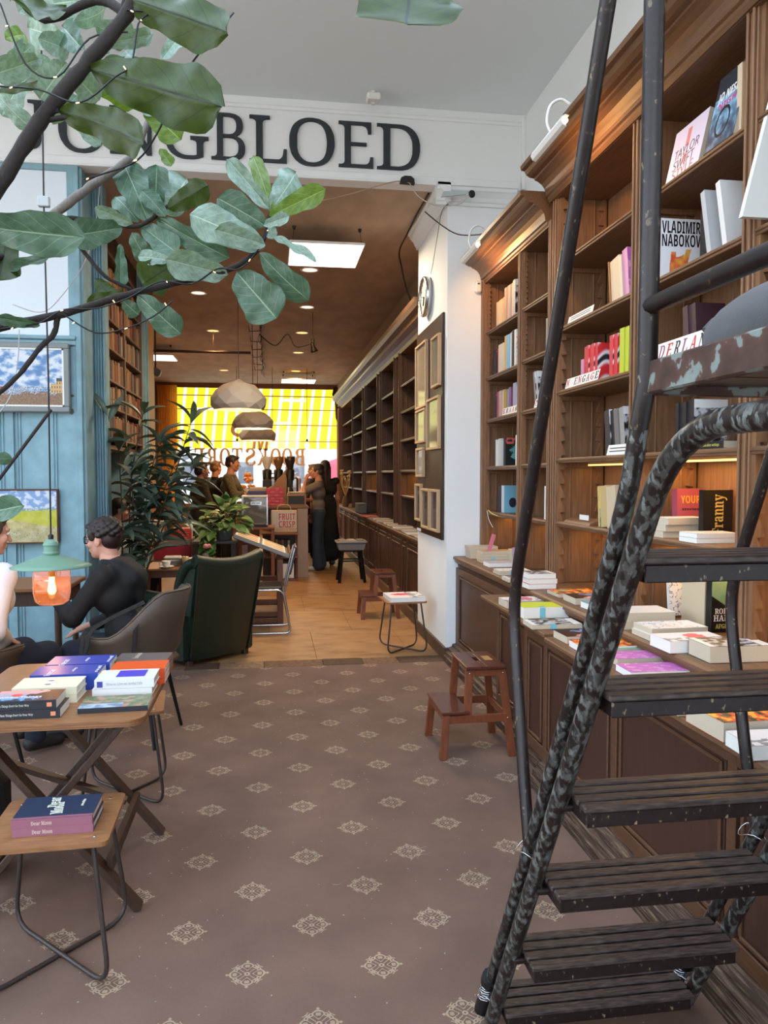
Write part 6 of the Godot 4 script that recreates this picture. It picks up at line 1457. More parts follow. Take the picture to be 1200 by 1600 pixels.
func display_stands():
	# sloping stand with prints
	var t := thing("print_stand", "sloping wooden stand of prints behind the green armchair", "display stand")
	var B := Basis(Vector3(0, 0, 1), -0.375)
	var o := V(-0.095, 0.815, 8.35)
	part("board", mb().box(o, Vector3(0.60, 0.03, 0.86), 0.004, B), tint(Color(0.34, 0.30, 0.28), 0.5), t)
	part("lip", mb().box(o + B * Vector3(0.30, 0.025, 0), Vector3(0.018, 0.06, 0.86), 0.003, B), M.trestle, t)
	part("edge", mb().box(o + B * Vector3(0, 0.01, 0.435), Vector3(0.60, 0.04, 0.014), 0.003, B), tint(Color(0.55, 0.53, 0.52)), t)
	for a in [[0.095, 0.68], [-0.26, 0.84]]:
		for d in [7.96, 8.72]: part("leg", mb().span(a[0] - 0.03, a[0] + 0.03, 0, a[1], d - 0.03, d + 0.03, 0.003), M.trestle, t)
	for y in [0.40, 0.22, 0.09, 0.02]: part("rail", mb().span(-0.24, 0.075, y, y + 0.05, 7.945, 7.975, 0.003), M.trestle, t)
	for y in [0.36, 0.05]: part("rail", mb().span(-0.24, 0.075, y, y + 0.05, 8.705, 8.735, 0.003), M.trestle, t)
	part("low_shelf", mb().span(-0.24, 0.075, 0.06, 0.085, 7.99, 8.70, 0.003), M.trestle, t)
	for y in [0.09, 0.40]: part("side_rail", mb().span(0.085, 0.105, y, y + 0.05, 7.99, 8.69, 0.003), M.trestle, t)
	var cols := [Color(0.80, 0.70, 0.52), Color(0.72, 0.66, 0.30), Color(0.74, 0.36, 0.30), Color(0.82, 0.78, 0.72), Color(0.86, 0.66, 0.30), Color(0.66, 0.62, 0.60)]
	for i in 2:
		for j in 3:
			var pr := thing("print", ["tan and yellow", "yellow striped", "red striped", "white", "orange", "grey"][i * 3 + j] + " print lying on the sloping stand", "print", o + B * Vector3(-0.16 + i * 0.29, 0.019, 0.28 - j * 0.28))
			pr.basis = B * Basis(Vector3.UP, 0.03 * (j - 1))
			part("sheet", mb().box(Vector3.ZERO, Vector3(0.26, 0.006, 0.25), 0.001), M.paper, pr)
			part("image", mb().box(Vector3(0, 0.0035, 0.03), Vector3(0.22, 0.001, 0.12)), tint(cols[i * 3 + j]), pr)
			part("image_band", mb().box(Vector3(0, 0.0035, -0.075), Vector3(0.22, 0.001, 0.07)), tint(cols[(i * 3 + j + 2) % 6]), pr)
	# dark table that carries the trailing plant
	var dt := thing("plant_table", "dark table under the trailing plant, left of the print stand", "table")
	part("top", mb().span(-0.82, -0.36, 0.815, 0.845, 8.3, 8.95, 0.004), tint(Color(0.22, 0.20, 0.19), 0.3), dt)
	for a in [[-0.79, 8.34], [-0.39, 8.34], [-0.79, 8.9], [-0.39, 8.9]]: part("leg", mb().span(a[0] - 0.03, a[0] + 0.03, 0, 0.815, a[1] - 0.03, a[1] + 0.03, 0.003), M.dark_leg, dt)
	# red box, its stand, red and purple books
	var rs := thing("box_stand", "small dark stand under the red box beside the tall plant", "stand")
	part("top", mb().span(-1.30, -0.84, 0.59, 0.618, 8.62, 9.15, 0.004), M.dark_leg, rs)
	for a in [[-1.27, 8.66], [-0.87, 8.66], [-1.27, 9.1], [-0.87, 9.1]]: part("leg", mb().span(a[0] - 0.02, a[0] + 0.02, 0, 0.59, a[1] - 0.02, a[1] + 0.02, 0.003), M.dark_leg, rs)
	var rb := thing("gift_box", "crimson box with a grey lid beside the tall plant", "box", V(-1.07, 0.619, 8.88))
	part("body", mb().box(Vector3(0, 0.08, 0), Vector3(0.40, 0.16, 0.40), 0.004), tint(Color(0.62, 0.14, 0.22), 0.5), rb)
	part("lid", mb().box(Vector3(0, 0.19, 0), Vector3(0.41, 0.065, 0.41), 0.004), tint(Color(0.50, 0.44, 0.40), 0.6), rb)
	for k in 4:
		var o2 := book("book", "red book in the pile on the crimson box, %s from the bottom" % NTH[k], Transform3D(Basis(Vector3.UP, PI / 2), V(-0.985 + 0.006 * k, 0.843 + k * 0.029, 8.78)), 0.17, 0.028, 0.24 - 0.012 * k, tint(Color(0.74, 0.16, 0.14), 0.4), null, "red books on the crimson box")
		part("spine_band", mb().box(Vector3(-0.0855, 0.014, 0.02), Vector3(0.001, 0.010, 0.14)), tint(Color(0.86, 0.42, 0.34)), o2)
	for k in 2:
		var pb := book("book", ["left", "right"][k] + " of two purple books standing on the crimson box", Transform3D(Basis(Vector3(1, 0, 0), Vector3(0, 0, 1), Vector3(0, -1, 0)) * Basis(Vector3(0, 0, 1), PI / 2), V(-1.235 + k * 0.075, 0.843 + 0.10, 8.78)), 0.10, 0.06, 0.20, tint(Color(0.30, 0.15, 0.30), 0.5))
		part("tassel", mb().box(Vector3(-0.03, 0.03, -0.13), Vector3(0.006, 0.03, 0.06)), M.paper, pb)

func cup(label: String, pos: Vector3, turn: float):
	var t := thing("cup", label, "cup", pos, turn)
	part("saucer", mb().lathe([Vector2(0.0, 0.0), Vector2(0.035, 0.0), Vector2(0.072, 0.014), Vector2(0.070, 0.017), Vector2(0.035, 0.005), Vector2(0.0, 0.005)], Vector3.ZERO, 20), M.white_enamel, t)
	part("bowl", mb().lathe([Vector2(0.0, 0.006), Vector2(0.024, 0.006), Vector2(0.036, 0.03), Vector2(0.041, 0.066), Vector2(0.038, 0.066), Vector2(0.032, 0.03), Vector2(0.0, 0.014)], Vector3.ZERO, 20), M.white_enamel, t)
	part("handle", mb().tube(curve([Vector3(-0.038, 0.055, 0), Vector3(-0.062, 0.052, 0), Vector3(-0.060, 0.026, 0), Vector3(-0.034, 0.022, 0)], 4), 0.005, 6), M.white_enamel, t)

func tray_table():
	var t := thing("coffee_table", "low wooden coffee table crowded with cups beside the green armchair", "table", V(-0.93, 0, 7.64))
	part("top", mb().box(Vector3(0, 0.665, 0), Vector3(0.50, 0.026, 0.62), 0.008), M.ply, t)
	for a in [[-1, -1], [1, -1], [-1, 1], [1, 1]]: part("leg", mb().bar(Vector3(a[0] * 0.2, 0.655, a[1] * 0.26), Vector3(a[0] * 0.225, 0, a[1] * 0.29), 0.035, 0.035), M.trestle, t)
	part("apron", mb().box(Vector3(0, 0.62, 0.27), Vector3(0.42, 0.06, 0.018)), M.trestle, t)
	var tr := thing("serving_tray", "round black tray on a thin stand beside the cups", "tray", V(-0.555, 0, 7.44))
	part("disc", mb().lathe([Vector2(0.0, 0.655), Vector2(0.10, 0.655), Vector2(0.105, 0.668), Vector2(0.0, 0.664)], Vector3.ZERO, 20), M.black_metal, tr)
	part("stem", mb().tube([Vector3(0, 0.02, 0), Vector3(0, 0.655, 0)], 0.007, 8), M.black_metal, tr)
	part("foot", mb().lathe([Vector2(0.09, 0), Vector2(0.09, 0.01), Vector2(0.01, 0.02)], Vector3.ZERO, 16), M.black_metal, tr)
	cup("white espresso cup at the left of the crowded coffee table", V(-0.97, 0.679, 7.40), 0.2)
	cup("white espresso cup on the round black tray", V(-0.555, 0.669, 7.44), 0.1)
	cup("white cup standing farther back on the crowded coffee table", V(-0.76, 0.679, 7.62), 0.5)
	var pl := thing("plate_stack", "stacked white plates with a folded napkin on the coffee table", "plates", V(-0.93, 0.679, 7.58))
	for k in 4: part("plate", mb().lathe([Vector2(0.0, k * 0.012), Vector2(0.05, k * 0.012), Vector2(0.10, 0.012 + k * 0.012), Vector2(0.0, 0.010 + k * 0.012)], Vector3.ZERO, 20), M.white_enamel, pl)
	part("napkin", mb().box(Vector3(0.0, 0.075, 0.0), Vector3(0.17, 0.035, 0.10), 0.015), tint(Color(0.78, 0.77, 0.76)), pl)
	single("glass_tumbler", mb().lathe([Vector2(0.0, 0.0), Vector2(0.028, 0.0), Vector2(0.034, 0.10), Vector2(0.031, 0.10), Vector2(0.026, 0.006), Vector2(0.0, 0.006)], V(-0.80, 0.679, 7.44), 16), tint(Color(0.70, 0.60, 0.44), 0.1), "amber glass tumbler among the cups on the coffee table", "glass")
	# tubular chair by the print stand
	var c := thing("tubular_chair", "chrome tubular chair with a dark back, tucked behind the print stand", "chair", V(0.03, 0, 7.64))
	for s in [-1.0, 1.0]:
		part("frame", mb().tube(rounded([Vector3(-0.36, 0.44, s * 0.21 - 0.0), Vector3(0.08, 0.44, s * 0.21), Vector3(0.16, 0.02, s * 0.21), Vector3(-0.30, 0.02, s * 0.21)], 0.06, 5), 0.011, 8), M.chrome, c)
		part("back_tube", mb().tube([Vector3(0.10, 0.42, s * 0.19), Vector3(0.20, 0.84, s * 0.19)], 0.011, 8), M.chrome, c)
	part("seat", mb().box(Vector3(-0.13, 0.455, 0), Vector3(0.42, 0.03, 0.38), 0.012), M.black, c)
	part("back_rest", mb().box(Vector3(0.185, 0.72, 0), Vector3(0.02, 0.28, 0.40), 0.008, Basis(Vector3(0, 0, 1), -0.23)), tint(Color(0.20, 0.21, 0.24), 0.5), c)

# ---------------------------------------------------------------- people
class Net:                                   # one skin over smoothly joined tapered bones (surface nets)
	var v := PackedVector3Array()
	var ids := PackedInt32Array()
	func add(bones: Array, cell: float, k: float):
		var lo := Vector3(1e9, 1e9, 1e9); var hi := -lo
		for b in bones:
			var e: Vector3 = Vector3.ONE * maxf(b[2], b[3]) if b.size() == 4 else Vector3.ONE * maxf(b[1].x, maxf(b[1].y, b[1].z))
			var ends := [b[0], b[1]] if b.size() == 4 else [b[0], b[0]]
			for q in ends:
				lo = lo.min(q - e); hi = hi.max(q + e)
		var pad := cell * 3.0
		lo -= Vector3.ONE * pad; hi += Vector3.ONE * pad
		var n := Vector3i(((hi - lo) / cell).ceil()) + Vector3i.ONE
		var f := PackedFloat32Array(); f.resize(n.x * n.y * n.z); f.fill(1.0)
		var sx := n.y * n.z; var sy := n.z
		for b in bones:
			var cap: bool = b.size() == 4
			var r: float = maxf(b[2], b[3]) if cap else maxf(b[1].x, maxf(b[1].y, b[1].z))
			var m := r + k + cell * 2.0
			var l2: Vector3 = b[0].min(b[1]) if cap else b[0]
			var h2: Vector3 = b[0].max(b[1]) if cap else b[0]
			var i0 := Vector3i(((l2 - Vector3.ONE * m - lo) / cell).floor()).clamp(Vector3i.ZERO, n - Vector3i.ONE)
			var i1 := Vector3i(((h2 + Vector3.ONE * m - lo) / cell).ceil()).clamp(Vector3i.ZERO, n - Vector3i.ONE)
			var a: Vector3 = b[0]
			var ab: Vector3 = b[1] - a if cap else Vector3.ZERO
			var l := maxf(ab.length_squared(), 1e-9)
			var inv: Basis = b[2].transposed() if not cap else Basis.IDENTITY
			for i in range(i0.x, i1.x + 1):
				for j in range(i0.y, i1.y + 1):
					for q in range(i0.z, i1.z + 1):
						var p := lo + Vector3(i, j, q) * cell
						var d: float
						if cap:
							var t := clampf((p - a).dot(ab) / l, 0.0, 1.0)
							d = (p - a - ab * t).length() - lerpf(b[2], b[3], t)
						else:
							var w: Vector3 = inv * (p - a)
							var s: Vector3 = w / b[1]
							var br: Vector3 = b[1]; var k0 := s.length(); var k1 := (s / br).length()
							d = k0 * (k0 - 1.0) / maxf(k1, 1e-6)
						var at2 := i * sx + j * sy + q
						var o := f[at2]
						var h := maxf(k - absf(o - d), 0.0) / k
						f[at2] = minf(o, d) - h * h * k * 0.25
		var where := {}
		for i in n.x - 1:
			for j in n.y - 1:
				for q in n.z - 1:
					var at3 := i * sx + j * sy + q
					var c0 := f[at3]; var c1 := f[at3 + 1]; var c2 := f[at3 + sy]; var c3 := f[at3 + sy + 1]
					var c4 := f[at3 + sx]; var c5 := f[at3 + sx + 1]; var c6 := f[at3 + sx + sy]; var c7 := f[at3 + sx + sy + 1]
					var neg := int(c0 < 0) + int(c1 < 0) + int(c2 < 0) + int(c3 < 0) + int(c4 < 0) + int(c5 < 0) + int(c6 < 0) + int(c7 < 0)
					if neg == 0 or neg == 8: continue
					var s := Vector3.ZERO; var m := 0
					for e in [[c0, c1, Vector3(0, 0, 0), 2], [c2, c3, Vector3(0, 1, 0), 2], [c4, c5, Vector3(1, 0, 0), 2], [c6, c7, Vector3(1, 1, 0), 2], [c0, c2, Vector3(0, 0, 0), 1], [c1, c3, Vector3(0, 0, 1), 1], [c4, c6, Vector3(1, 0, 0), 1], [c5, c7, Vector3(1, 0, 1), 1], [c0, c4, Vector3(0, 0, 0), 0], [c1, c5, Vector3(0, 0, 1), 0], [c2, c6, Vector3(0, 1, 0), 0], [c3, c7, Vector3(0, 1, 1), 0]]:
						if (e[0] < 0) != (e[1] < 0):
							var w: Vector3 = e[2]; w[e[3]] += e[0] / (e[0] - e[1])
							s += w; m += 1
					where[at3] = v.size()
					v.append(lo + (Vector3(i, j, q) + s / m) * cell)
		for at4 in where.keys():
			var i: int = at4 / sx; var j: int = (at4 / sy) % n.y; var q: int = at4 % sy
			var o := f[at4]
			for ax in 3:
				var st: int = [sx, sy, 1][ax]
				var e := f[at4 + st]
				if (o < 0) == (e < 0): continue
				var u: int = [sy, 1, sx][ax]; var w: int = [1, sx, sy][ax]
				if not (where.has(at4 - u) and where.has(at4 - w) and where.has(at4 - u - w)): continue
				var a: int = where[at4]; var b: int = where[at4 - u]; var c: int = where[at4 - u - w]; var d: int = where[at4 - w]
				if o < 0: ids.append_array(PackedInt32Array([a, c, b, a, d, c]))
				else: ids.append_array(PackedInt32Array([a, b, c, a, c, d]))
	func mesh() -> ArrayMesh:
		var nr := PackedVector3Array(); nr.resize(v.size())
		for i in range(0, ids.size(), 3):
			var g := (v[ids[i + 2]] - v[ids[i]]).cross(v[ids[i + 1]] - v[ids[i]])
			for k in 3: nr[ids[i + k]] += g
		for i in nr.size(): nr[i] = nr[i].normalized()
		var arr := []; arr.resize(Mesh.ARRAY_MAX)
		arr[Mesh.ARRAY_VERTEX] = v; arr[Mesh.ARRAY_NORMAL] = nr; arr[Mesh.ARRAY_INDEX] = ids
		var m := ArrayMesh.new(); m.add_surface_from_arrays(Mesh.PRIMITIVE_TRIANGLES, arr)
		return m

func elbow(a: Vector3, b: Vector3, l1: float, l2: float, pole: Vector3) -> Vector3:
	var d := b - a
	var n := minf(d.length(), (l1 + l2) * 0.995)
	var x := (l1 * l1 - l2 * l2 + n * n) / (2.0 * n)
	var h := sqrt(maxf(l1 * l1 - x * x, 0.0))
	var dir := d.normalized()
	var up := (pole - dir * pole.dot(dir)).normalized()
	return a + dir * x + up * h

func hand_bones(w: Vector3, dir: Vector3, back: Vector3, side: float, curl: float) -> Array:   # side: where the thumb is, along dir x back
	var x := dir.cross(back).normalized() * side
	var out := [[w, w + dir * 0.075 + x * 0.018, 0.020, 0.020], [w, w + dir * 0.078 - x * 0.020, 0.020, 0.017], [w - dir * 0.03, w + dir * 0.03, 0.023, 0.024]]
	for i in 4:
		var s := (0.030 - i * 0.0205)
		var b := w + dir * (0.083 - 0.004 * absf(i - 1.2)) + x * s
		var l: float = [0.040, 0.045, 0.042, 0.033][i]
		var d1 := (dir - back * curl * 0.6).normalized()
		var d2 := (dir - back * curl * 1.6).normalized()
		out.append([b - dir * 0.01, b + d1 * l, 0.0092, 0.0085])
		out.append([b + d1 * l, b + d1 * l + d2 * l * 0.9, 0.0085, 0.0072])
	var t0 := w + dir * 0.022 + x * 0.022
	var t1 := t0 + (dir * 0.5 + x * 0.75 - back * 0.35).normalized() * 0.04
	out.append([t0, t1, 0.0125, 0.0105])
	out.append([t1, t1 + (dir * 0.85 + x * 0.35 - back * 0.4).normalized() * 0.034, 0.0105, 0.008])
	return out

func person(label: String, pos: Vector3, yaw: float, o: Dictionary) -> Node3D:
	var t := thing("person", label, "person", pos, yaw)
	var s: float = o.get("scale", 1.0)
	var seated: bool = o.get("seated", false)
	var cell: float = o.get("cell", 0.016)
	var hip := Vector3(0, 0.56 if seated else 0.92, 0)
	var lean: float = o.get("lean", 0.03)
	var S := func(p: Vector3) -> Vector3:       # upper body, leaning about the hips
		return (hip + Basis(Vector3.RIGHT, lean) * (p - Vector3(0, 0.92, 0))) * s
	var waist: Vector3 = S.call(Vector3(0, 1.07, 0.0)); var chest: Vector3 = S.call(Vector3(0, 1.26, 0.0)); var neck: Vector3 = S.call(Vector3(0, 1.45, -0.015))
	var hb := Basis(Vector3.UP, o.get("head_yaw", 0.0)) * Basis(Vector3.RIGHT, o.get("head_pitch", 0.0))
	var head: Vector3 = neck + (Basis(Vector3.RIGHT, lean * 0.6) * Vector3(0, 0.155, 0.03)) * s
	var body := []; var top := []; var low := []; var shoe := []
	var g := 0.011
	body.append_array([[S.call(Vector3(-0.07, 0.95, 0)), S.call(Vector3(0.07, 0.95, 0)), 0.105 * s, 0.105 * s], [waist - Vector3(0.055, 0, 0) * s, waist + Vector3(0.055, 0, 0) * s, 0.095 * s, 0.095 * s], [chest - Vector3(0.08, 0, 0) * s, chest + Vector3(0.08, 0, 0) * s, 0.108 * s, 0.108 * s], [chest, neck, 0.09 * s, 0.058 * s], [neck - Vector3(0, 0.03, 0) * s, head, 0.052 * s, 0.050 * s]])
	top.append_array([[S.call(Vector3(-0.075, 0.93, 0)), S.call(Vector3(0.075, 0.93, 0)), 0.112 * s, 0.112 * s], [waist - Vector3(0.06, 0, 0) * s, waist + Vector3(0.06, 0, 0) * s, (0.097 + g) * s, (0.097 + g) * s], [chest - Vector3(0.082, 0, 0) * s, chest + Vector3(0.082, 0, 0) * s, (0.108 + g) * s, (0.108 + g) * s], [chest, neck - Vector3(0, 0.015, 0) * s, (0.09 + g) * s, (0.055 + g) * s]])
	if o.get("jacket", false):
		top.append_array([[S.call(Vector3(-0.085, 0.99, -0.02)), S.call(Vector3(0.085, 0.99, -0.02)), 0.13 * s, 0.13 * s], [S.call(Vector3(-0.07, 1.42, -0.075)), S.call(Vector3(0.07, 1.42, -0.075)), 0.05 * s, 0.05 * s], [S.call(Vector3(-0.05, 1.37, -0.11)), S.call(Vector3(0.05, 1.37, -0.11)), 0.05 * s, 0.05 * s], [S.call(Vector3(-0.05, 1.33, -0.135)), S.call(Vector3(0.05, 1.33, -0.135)), 0.055 * s, 0.055 * s], [S.call(Vector3(0, 1.28, -0.14)), S.call(Vector3(0, 1.18, -0.12)), 0.05 * s, 0.02 * s], [S.call(Vector3(-0.055, 1.44, 0.02)), S.call(Vector3(0.055, 1.44, 0.02)), 0.045 * s, 0.045 * s]])
	var net := Net.new()
	var sleeve: String = o.get("sleeve", "long")
	for k in 2:
		var sd := 1.0 if k == 0 else -1.0           # +x is the person's left
		var sh: Vector3 = S.call(Vector3(sd * 0.172, 1.385, -0.01))
		var hd: Vector3 = o.get("left_hand" if k == 0 else "right_hand", Vector3(sd * 0.22, 0.80, 0.10) + Vector3(0, hip.y - 0.92, 0)) * s
		var el := elbow(sh, hd, 0.285 * s, 0.255 * s, o.get("pole", Vector3(sd * 0.6, -0.6, -0.8)))
		var wr := el + (hd - el).normalized() * minf((hd - el).length(), 0.255 * s)
		body.append_array([[chest + Vector3(sd * 0.05, 0.08, 0) * s, sh, 0.075 * s, 0.052 * s], [sh, el, 0.048 * s, 0.039 * s], [el, wr, 0.038 * s, 0.026 * s]])
		top.append([chest + Vector3(sd * 0.06, 0.07, 0) * s, sh, 0.085 * s, (0.056 + g) * s])
		if sleeve == "long":
			top.append_array([[sh, el, (0.052 + g) * s, (0.043 + g) * s], [el, wr - (wr - el).normalized() * 0.03 * s, (0.044 + g) * s, (0.032 + g) * s]])
		elif sleeve == "half":
			top.append_array([[sh, el, (0.052 + g) * s, (0.046 + g) * s], [el, el.lerp(wr, 0.35), (0.046 + g) * s, (0.042 + g) * s]])
		elif sleeve == "short":
			top.append([sh, sh.lerp(el, 0.6), (0.056 + g) * s, (0.060 + g) * s])
		var dir := (wr - el).normalized()
		var back: Vector3 = o.get("palm_back", Vector3.UP)
		back = (back - dir * back.dot(dir)).normalized()
		var hb2 := hand_bones(wr, dir, back, -sd, o.get("curl", 0.55))
		if s != 1.0:
			for q in hb2: q[0] = wr + (q[0] - wr) * s; q[1] = wr + (q[1] - wr) * s; q[2] *= s; q[3] *= s
		net.add(hb2, o.get("hand_cell", 0.0045), 0.006)
		var hp := hip * s + Vector3(sd * 0.088, -0.01, 0) * s
		var kn: Vector3; var an: Vector3
		if seated:
			kn = (hip + Vector3(sd * 0.105 + sd * o.get("knees", 0.0), -0.02, o.get("thigh", 0.42))) * s; an = Vector3(sd * 0.11, 0.10, o.get("thigh", 0.42) - 0.04 + sd * 0.05) * s
		else:
			kn = Vector3(sd * 0.098, 0.49, 0.02 + sd * 0.02) * s; an = Vector3(sd * 0.105, 0.09, -0.01 + sd * o.get("stride", 0.02)) * s
		body.append_array([[hp, kn, 0.080 * s, 0.055 * s], [kn, an, 0.052 * s, 0.036 * s], [an - Vector3(0, 0.03, 0) * s, an + Vector3(sd * 0.01, -0.055, 0.13) * s, 0.034 * s, 0.028 * s]])
		var fl: float = o.get("flare", 0.0)
		low.append_array([[hp, kn, (0.086 + g) * s, (0.060 + g) * s], [kn, an + Vector3(0, 0.0, 0), (0.058 + g) * s, (0.044 + g + fl) * s]])
		shoe.append_array([[an + Vector3(0, -0.035, -0.03) * s, an + Vector3(sd * 0.012, -0.055, 0.14) * s, 0.042 * s, 0.036 * s]])
	low.append([hip * s - Vector3(0.07, -0.02, 0) * s, hip * s + Vector3(0.07, 0.02, 0) * s, 0.113 * s, 0.113 * s])
	net.add(body, cell, 0.035)
	# head in a finer grid
	var H := func(x, y, z) -> Vector3: return head + hb * (Vector3(x, y, z) * s)
	var hv := [[H.call(0, 0.030, -0.012), Vector3(0.074, 0.088, 0.094) * s, hb], [H.call(0, -0.040, 0.022), Vector3(0.057, 0.075, 0.066) * s, hb], [H.call(0, -0.092, 0.062), Vector3(0.024, 0.020, 0.022) * s, hb], [H.call(0, 0.012, 0.084), H.call(0, -0.026, 0.108), 0.009 * s, 0.0125 * s], [H.call(0, -0.062, 0.084), Vector3(0.024, 0.011, 0.012) * s, hb], [H.call(0, 0.028, 0.074), Vector3(0.050, 0.014, 0.018) * s, hb], [H.call(0, -0.02, -0.02), neck, 0.052 * s, 0.050 * s]]
	for sd in [-1.0, 1.0]:
		hv.append([H.call(sd * 0.077, -0.012, -0.006), Vector3(0.010, 0.031, 0.019) * s, hb * Basis(Vector3.RIGHT, -0.2)])
		hv.append([H.call(sd * 0.038, -0.024, 0.058), Vector3(0.026, 0.024, 0.022) * s, hb])
	net.add(hv, o.get("head_cell", 0.006), 0.014)
	part("body", net.mesh(), tint(o.get("skin", Color(0.80, 0.60, 0.50)), 0.55), t)
	for sd in [-1.0, 1.0]:
		var ey := part("eye", mb().ball(H.call(sd * 0.031, 0.008, 0.079), Vector3(0.0115, 0.0095, 0.011) * s, 10, hb), tint(Color(0.86, 0.84, 0.82), 0.2), t)
		part("iris", mb().ball(H.call(sd * 0.031, 0.008, 0.0875), Vector3(0.005, 0.005, 0.0035) * s, 8, hb), tint(Color(0.12, 0.09, 0.07), 0.2), ey)
		part("eyebrow", mb().bar(H.call(sd * 0.016, 0.032, 0.092), H.call(sd * 0.048, 0.033, 0.078), 0.005 * s, 0.006 * s), tint(o.get("hair", Color(0.16, 0.11, 0.09)), 0.8), t)
	part("lips", mb().ball(H.call(0, -0.062, 0.092), Vector3(0.019, 0.0065, 0.006) * s, 10, hb), tint(Color(0.66, 0.40, 0.36), 0.5), t)
	# hair
	var hair := []
	var hs: String = o.get("style", "short")
	hair.append([H.call(0, 0.052, -0.022), Vector3(0.083, 0.079, 0.094) * s, hb])
	hair.append([H.call(0, 0.0, -0.055), Vector3(0.074, 0.070, 0.062) * s, hb])
	if hs == "curly":
		for i in 60:
			var a := i * 2.39996; var y := 1.0 - (i + 0.5) / 60.0 * 1.35
			var rr := sqrt(maxf(0.0, 1.0 - y * y))
			var p := Vector3(cos(a) * rr * 0.080, 0.045 + y * 0.080, -0.025 + sin(a) * rr * 0.094)
			if p.z > 0.045 and p.y < 0.068: continue
			hair.append([H.call(p.x, p.y, p.z), Vector3(0.020, 0.017, 0.022) * s, hb * Basis(Vector3(0.3, 1, 0.2).normalized(), a)])
		hair.append([H.call(0, 0.085, 0.068), Vector3(0.055, 0.022, 0.028) * s, hb])
		for sd in [-1.0, 1.0]: hair.append([H.call(sd * 0.074, 0.03, 0.030), Vector3(0.012, 0.036, 0.024) * s, hb])
	elif hs == "long":
		for i in 5: hair.append([H.call(-0.055 + i * 0.0275, 0.0, -0.075), H.call(-0.065 + i * 0.0325, -0.30 + 0.02 * (i % 2), -0.085), 0.032 * s, 0.018 * s])
		for sd in [-1.0, 1.0]: hair.append([H.call(sd * 0.07, 0.03, 0.0), H.call(sd * 0.075, -0.18, -0.03), 0.026 * s, 0.016 * s])
	elif hs == "pony":
		hair.append([H.call(0, 0.05, -0.10), H.call(0, 0.02, -0.14), 0.030 * s, 0.032 * s])
		hair.append([H.call(0, 0.02, -0.14), H.call(0, -0.20, -0.15), 0.030 * s, 0.012 * s])
		for sd in [-1.0, 1.0]: hair.append([H.call(sd * 0.072, 0.03, 0.02), Vector3(0.012, 0.04, 0.03) * s, hb])
	else:
		hair.append([H.call(0, 0.095, 0.052), Vector3(0.058, 0.024, 0.034) * s, hb])
		for sd in [-1.0, 1.0]: hair.append([H.call(sd * 0.073, 0.028, 0.012), Vector3(0.010, 0.034, 0.024) * s, hb])
	var hn := Net.new(); hn.add(hair, o.get("head_cell", 0.006), 0.010)
	part("hair", hn.mesh(), mk_hair(o.get("hair", Color(0.16, 0.11, 0.09))), t)
	# clothes
	var tn := Net.new(); tn.add(top, cell, 0.035)
	part("top", tn.mesh(), o.get("top_mat", tint(o.get("top", Color(0.3, 0.3, 0.3)), 0.8)), t)
	if o.has("dress"):
		var dn := Net.new()
		dn.add([[S.call(Vector3(-0.07, 1.0, 0)), S.call(Vector3(0.07, 1.0, 0)), 0.12 * s, 0.12 * s], [Vector3(-0.06, 0.92, 0) * s, Vector3(-0.11, 0.22, 0) * s, 0.12 * s, 0.15 * s], [Vector3(0.06, 0.92, 0) * s, Vector3(0.11, 0.22, 0) * s, 0.12 * s, 0.15 * s], [Vector3(0, 0.92, 0) * s, Vector3(0, 0.22, 0) * s, 0.12 * s, 0.16 * s]], cell, 0.04)
		part("skirt", dn.mesh(), tint(o.dress, 0.85), t)
	else:
		var ln := Net.new(); ln.add(low, cell, 0.03)
		part("trousers", ln.mesh(), tint(o.get("low", Color(0.1, 0.1, 0.12)), 0.85), t)
	var sn := Net.new(); sn.add(shoe, 0.014, 0.01)
	part("shoes", sn.mesh(), tint(o.get("shoes", Color(0.12, 0.11, 0.11)), 0.6), t)
	if o.get("glasses", false):
		var gl := mb()
		for sd in [-1.0, 1.0]:
			var ring := []
			for k in 17:
				var a := TAU * k / 16.0
				ring.append(H.call(sd * 0.034 + 0.026 * signf(cos(a)) * pow(absf(cos(a)), 0.6), 0.004 + 0.021 * signf(sin(a)) * pow(absf(sin(a)), 0.6), 0.101 - 0.010 * absf(sd * 0.034 + 0.02 * cos(a)) / 0.05))
			gl.tube(ring, 0.0038 * s, 6)
			gl.tube([H.call(sd * 0.060, 0.010, 0.090), H.call(sd * 0.076, 0.008, 0.03), H.call(sd * 0.080, -0.002, -0.012)], 0.003 * s, 6)
		gl.tube([H.call(-0.010, 0.010, 0.106), H.call(0.010, 0.010, 0.106)], 0.0035 * s, 6)
		part("glasses", gl, M.black, t)
	return t

func mk_hair(c: Color) -> Material:
	var key := "hair_" + c.to_html(false)
	if not M.has(key): mk(key, c, 0.55, T.grain, Vector3(40, 8, 40))
	return M[key]

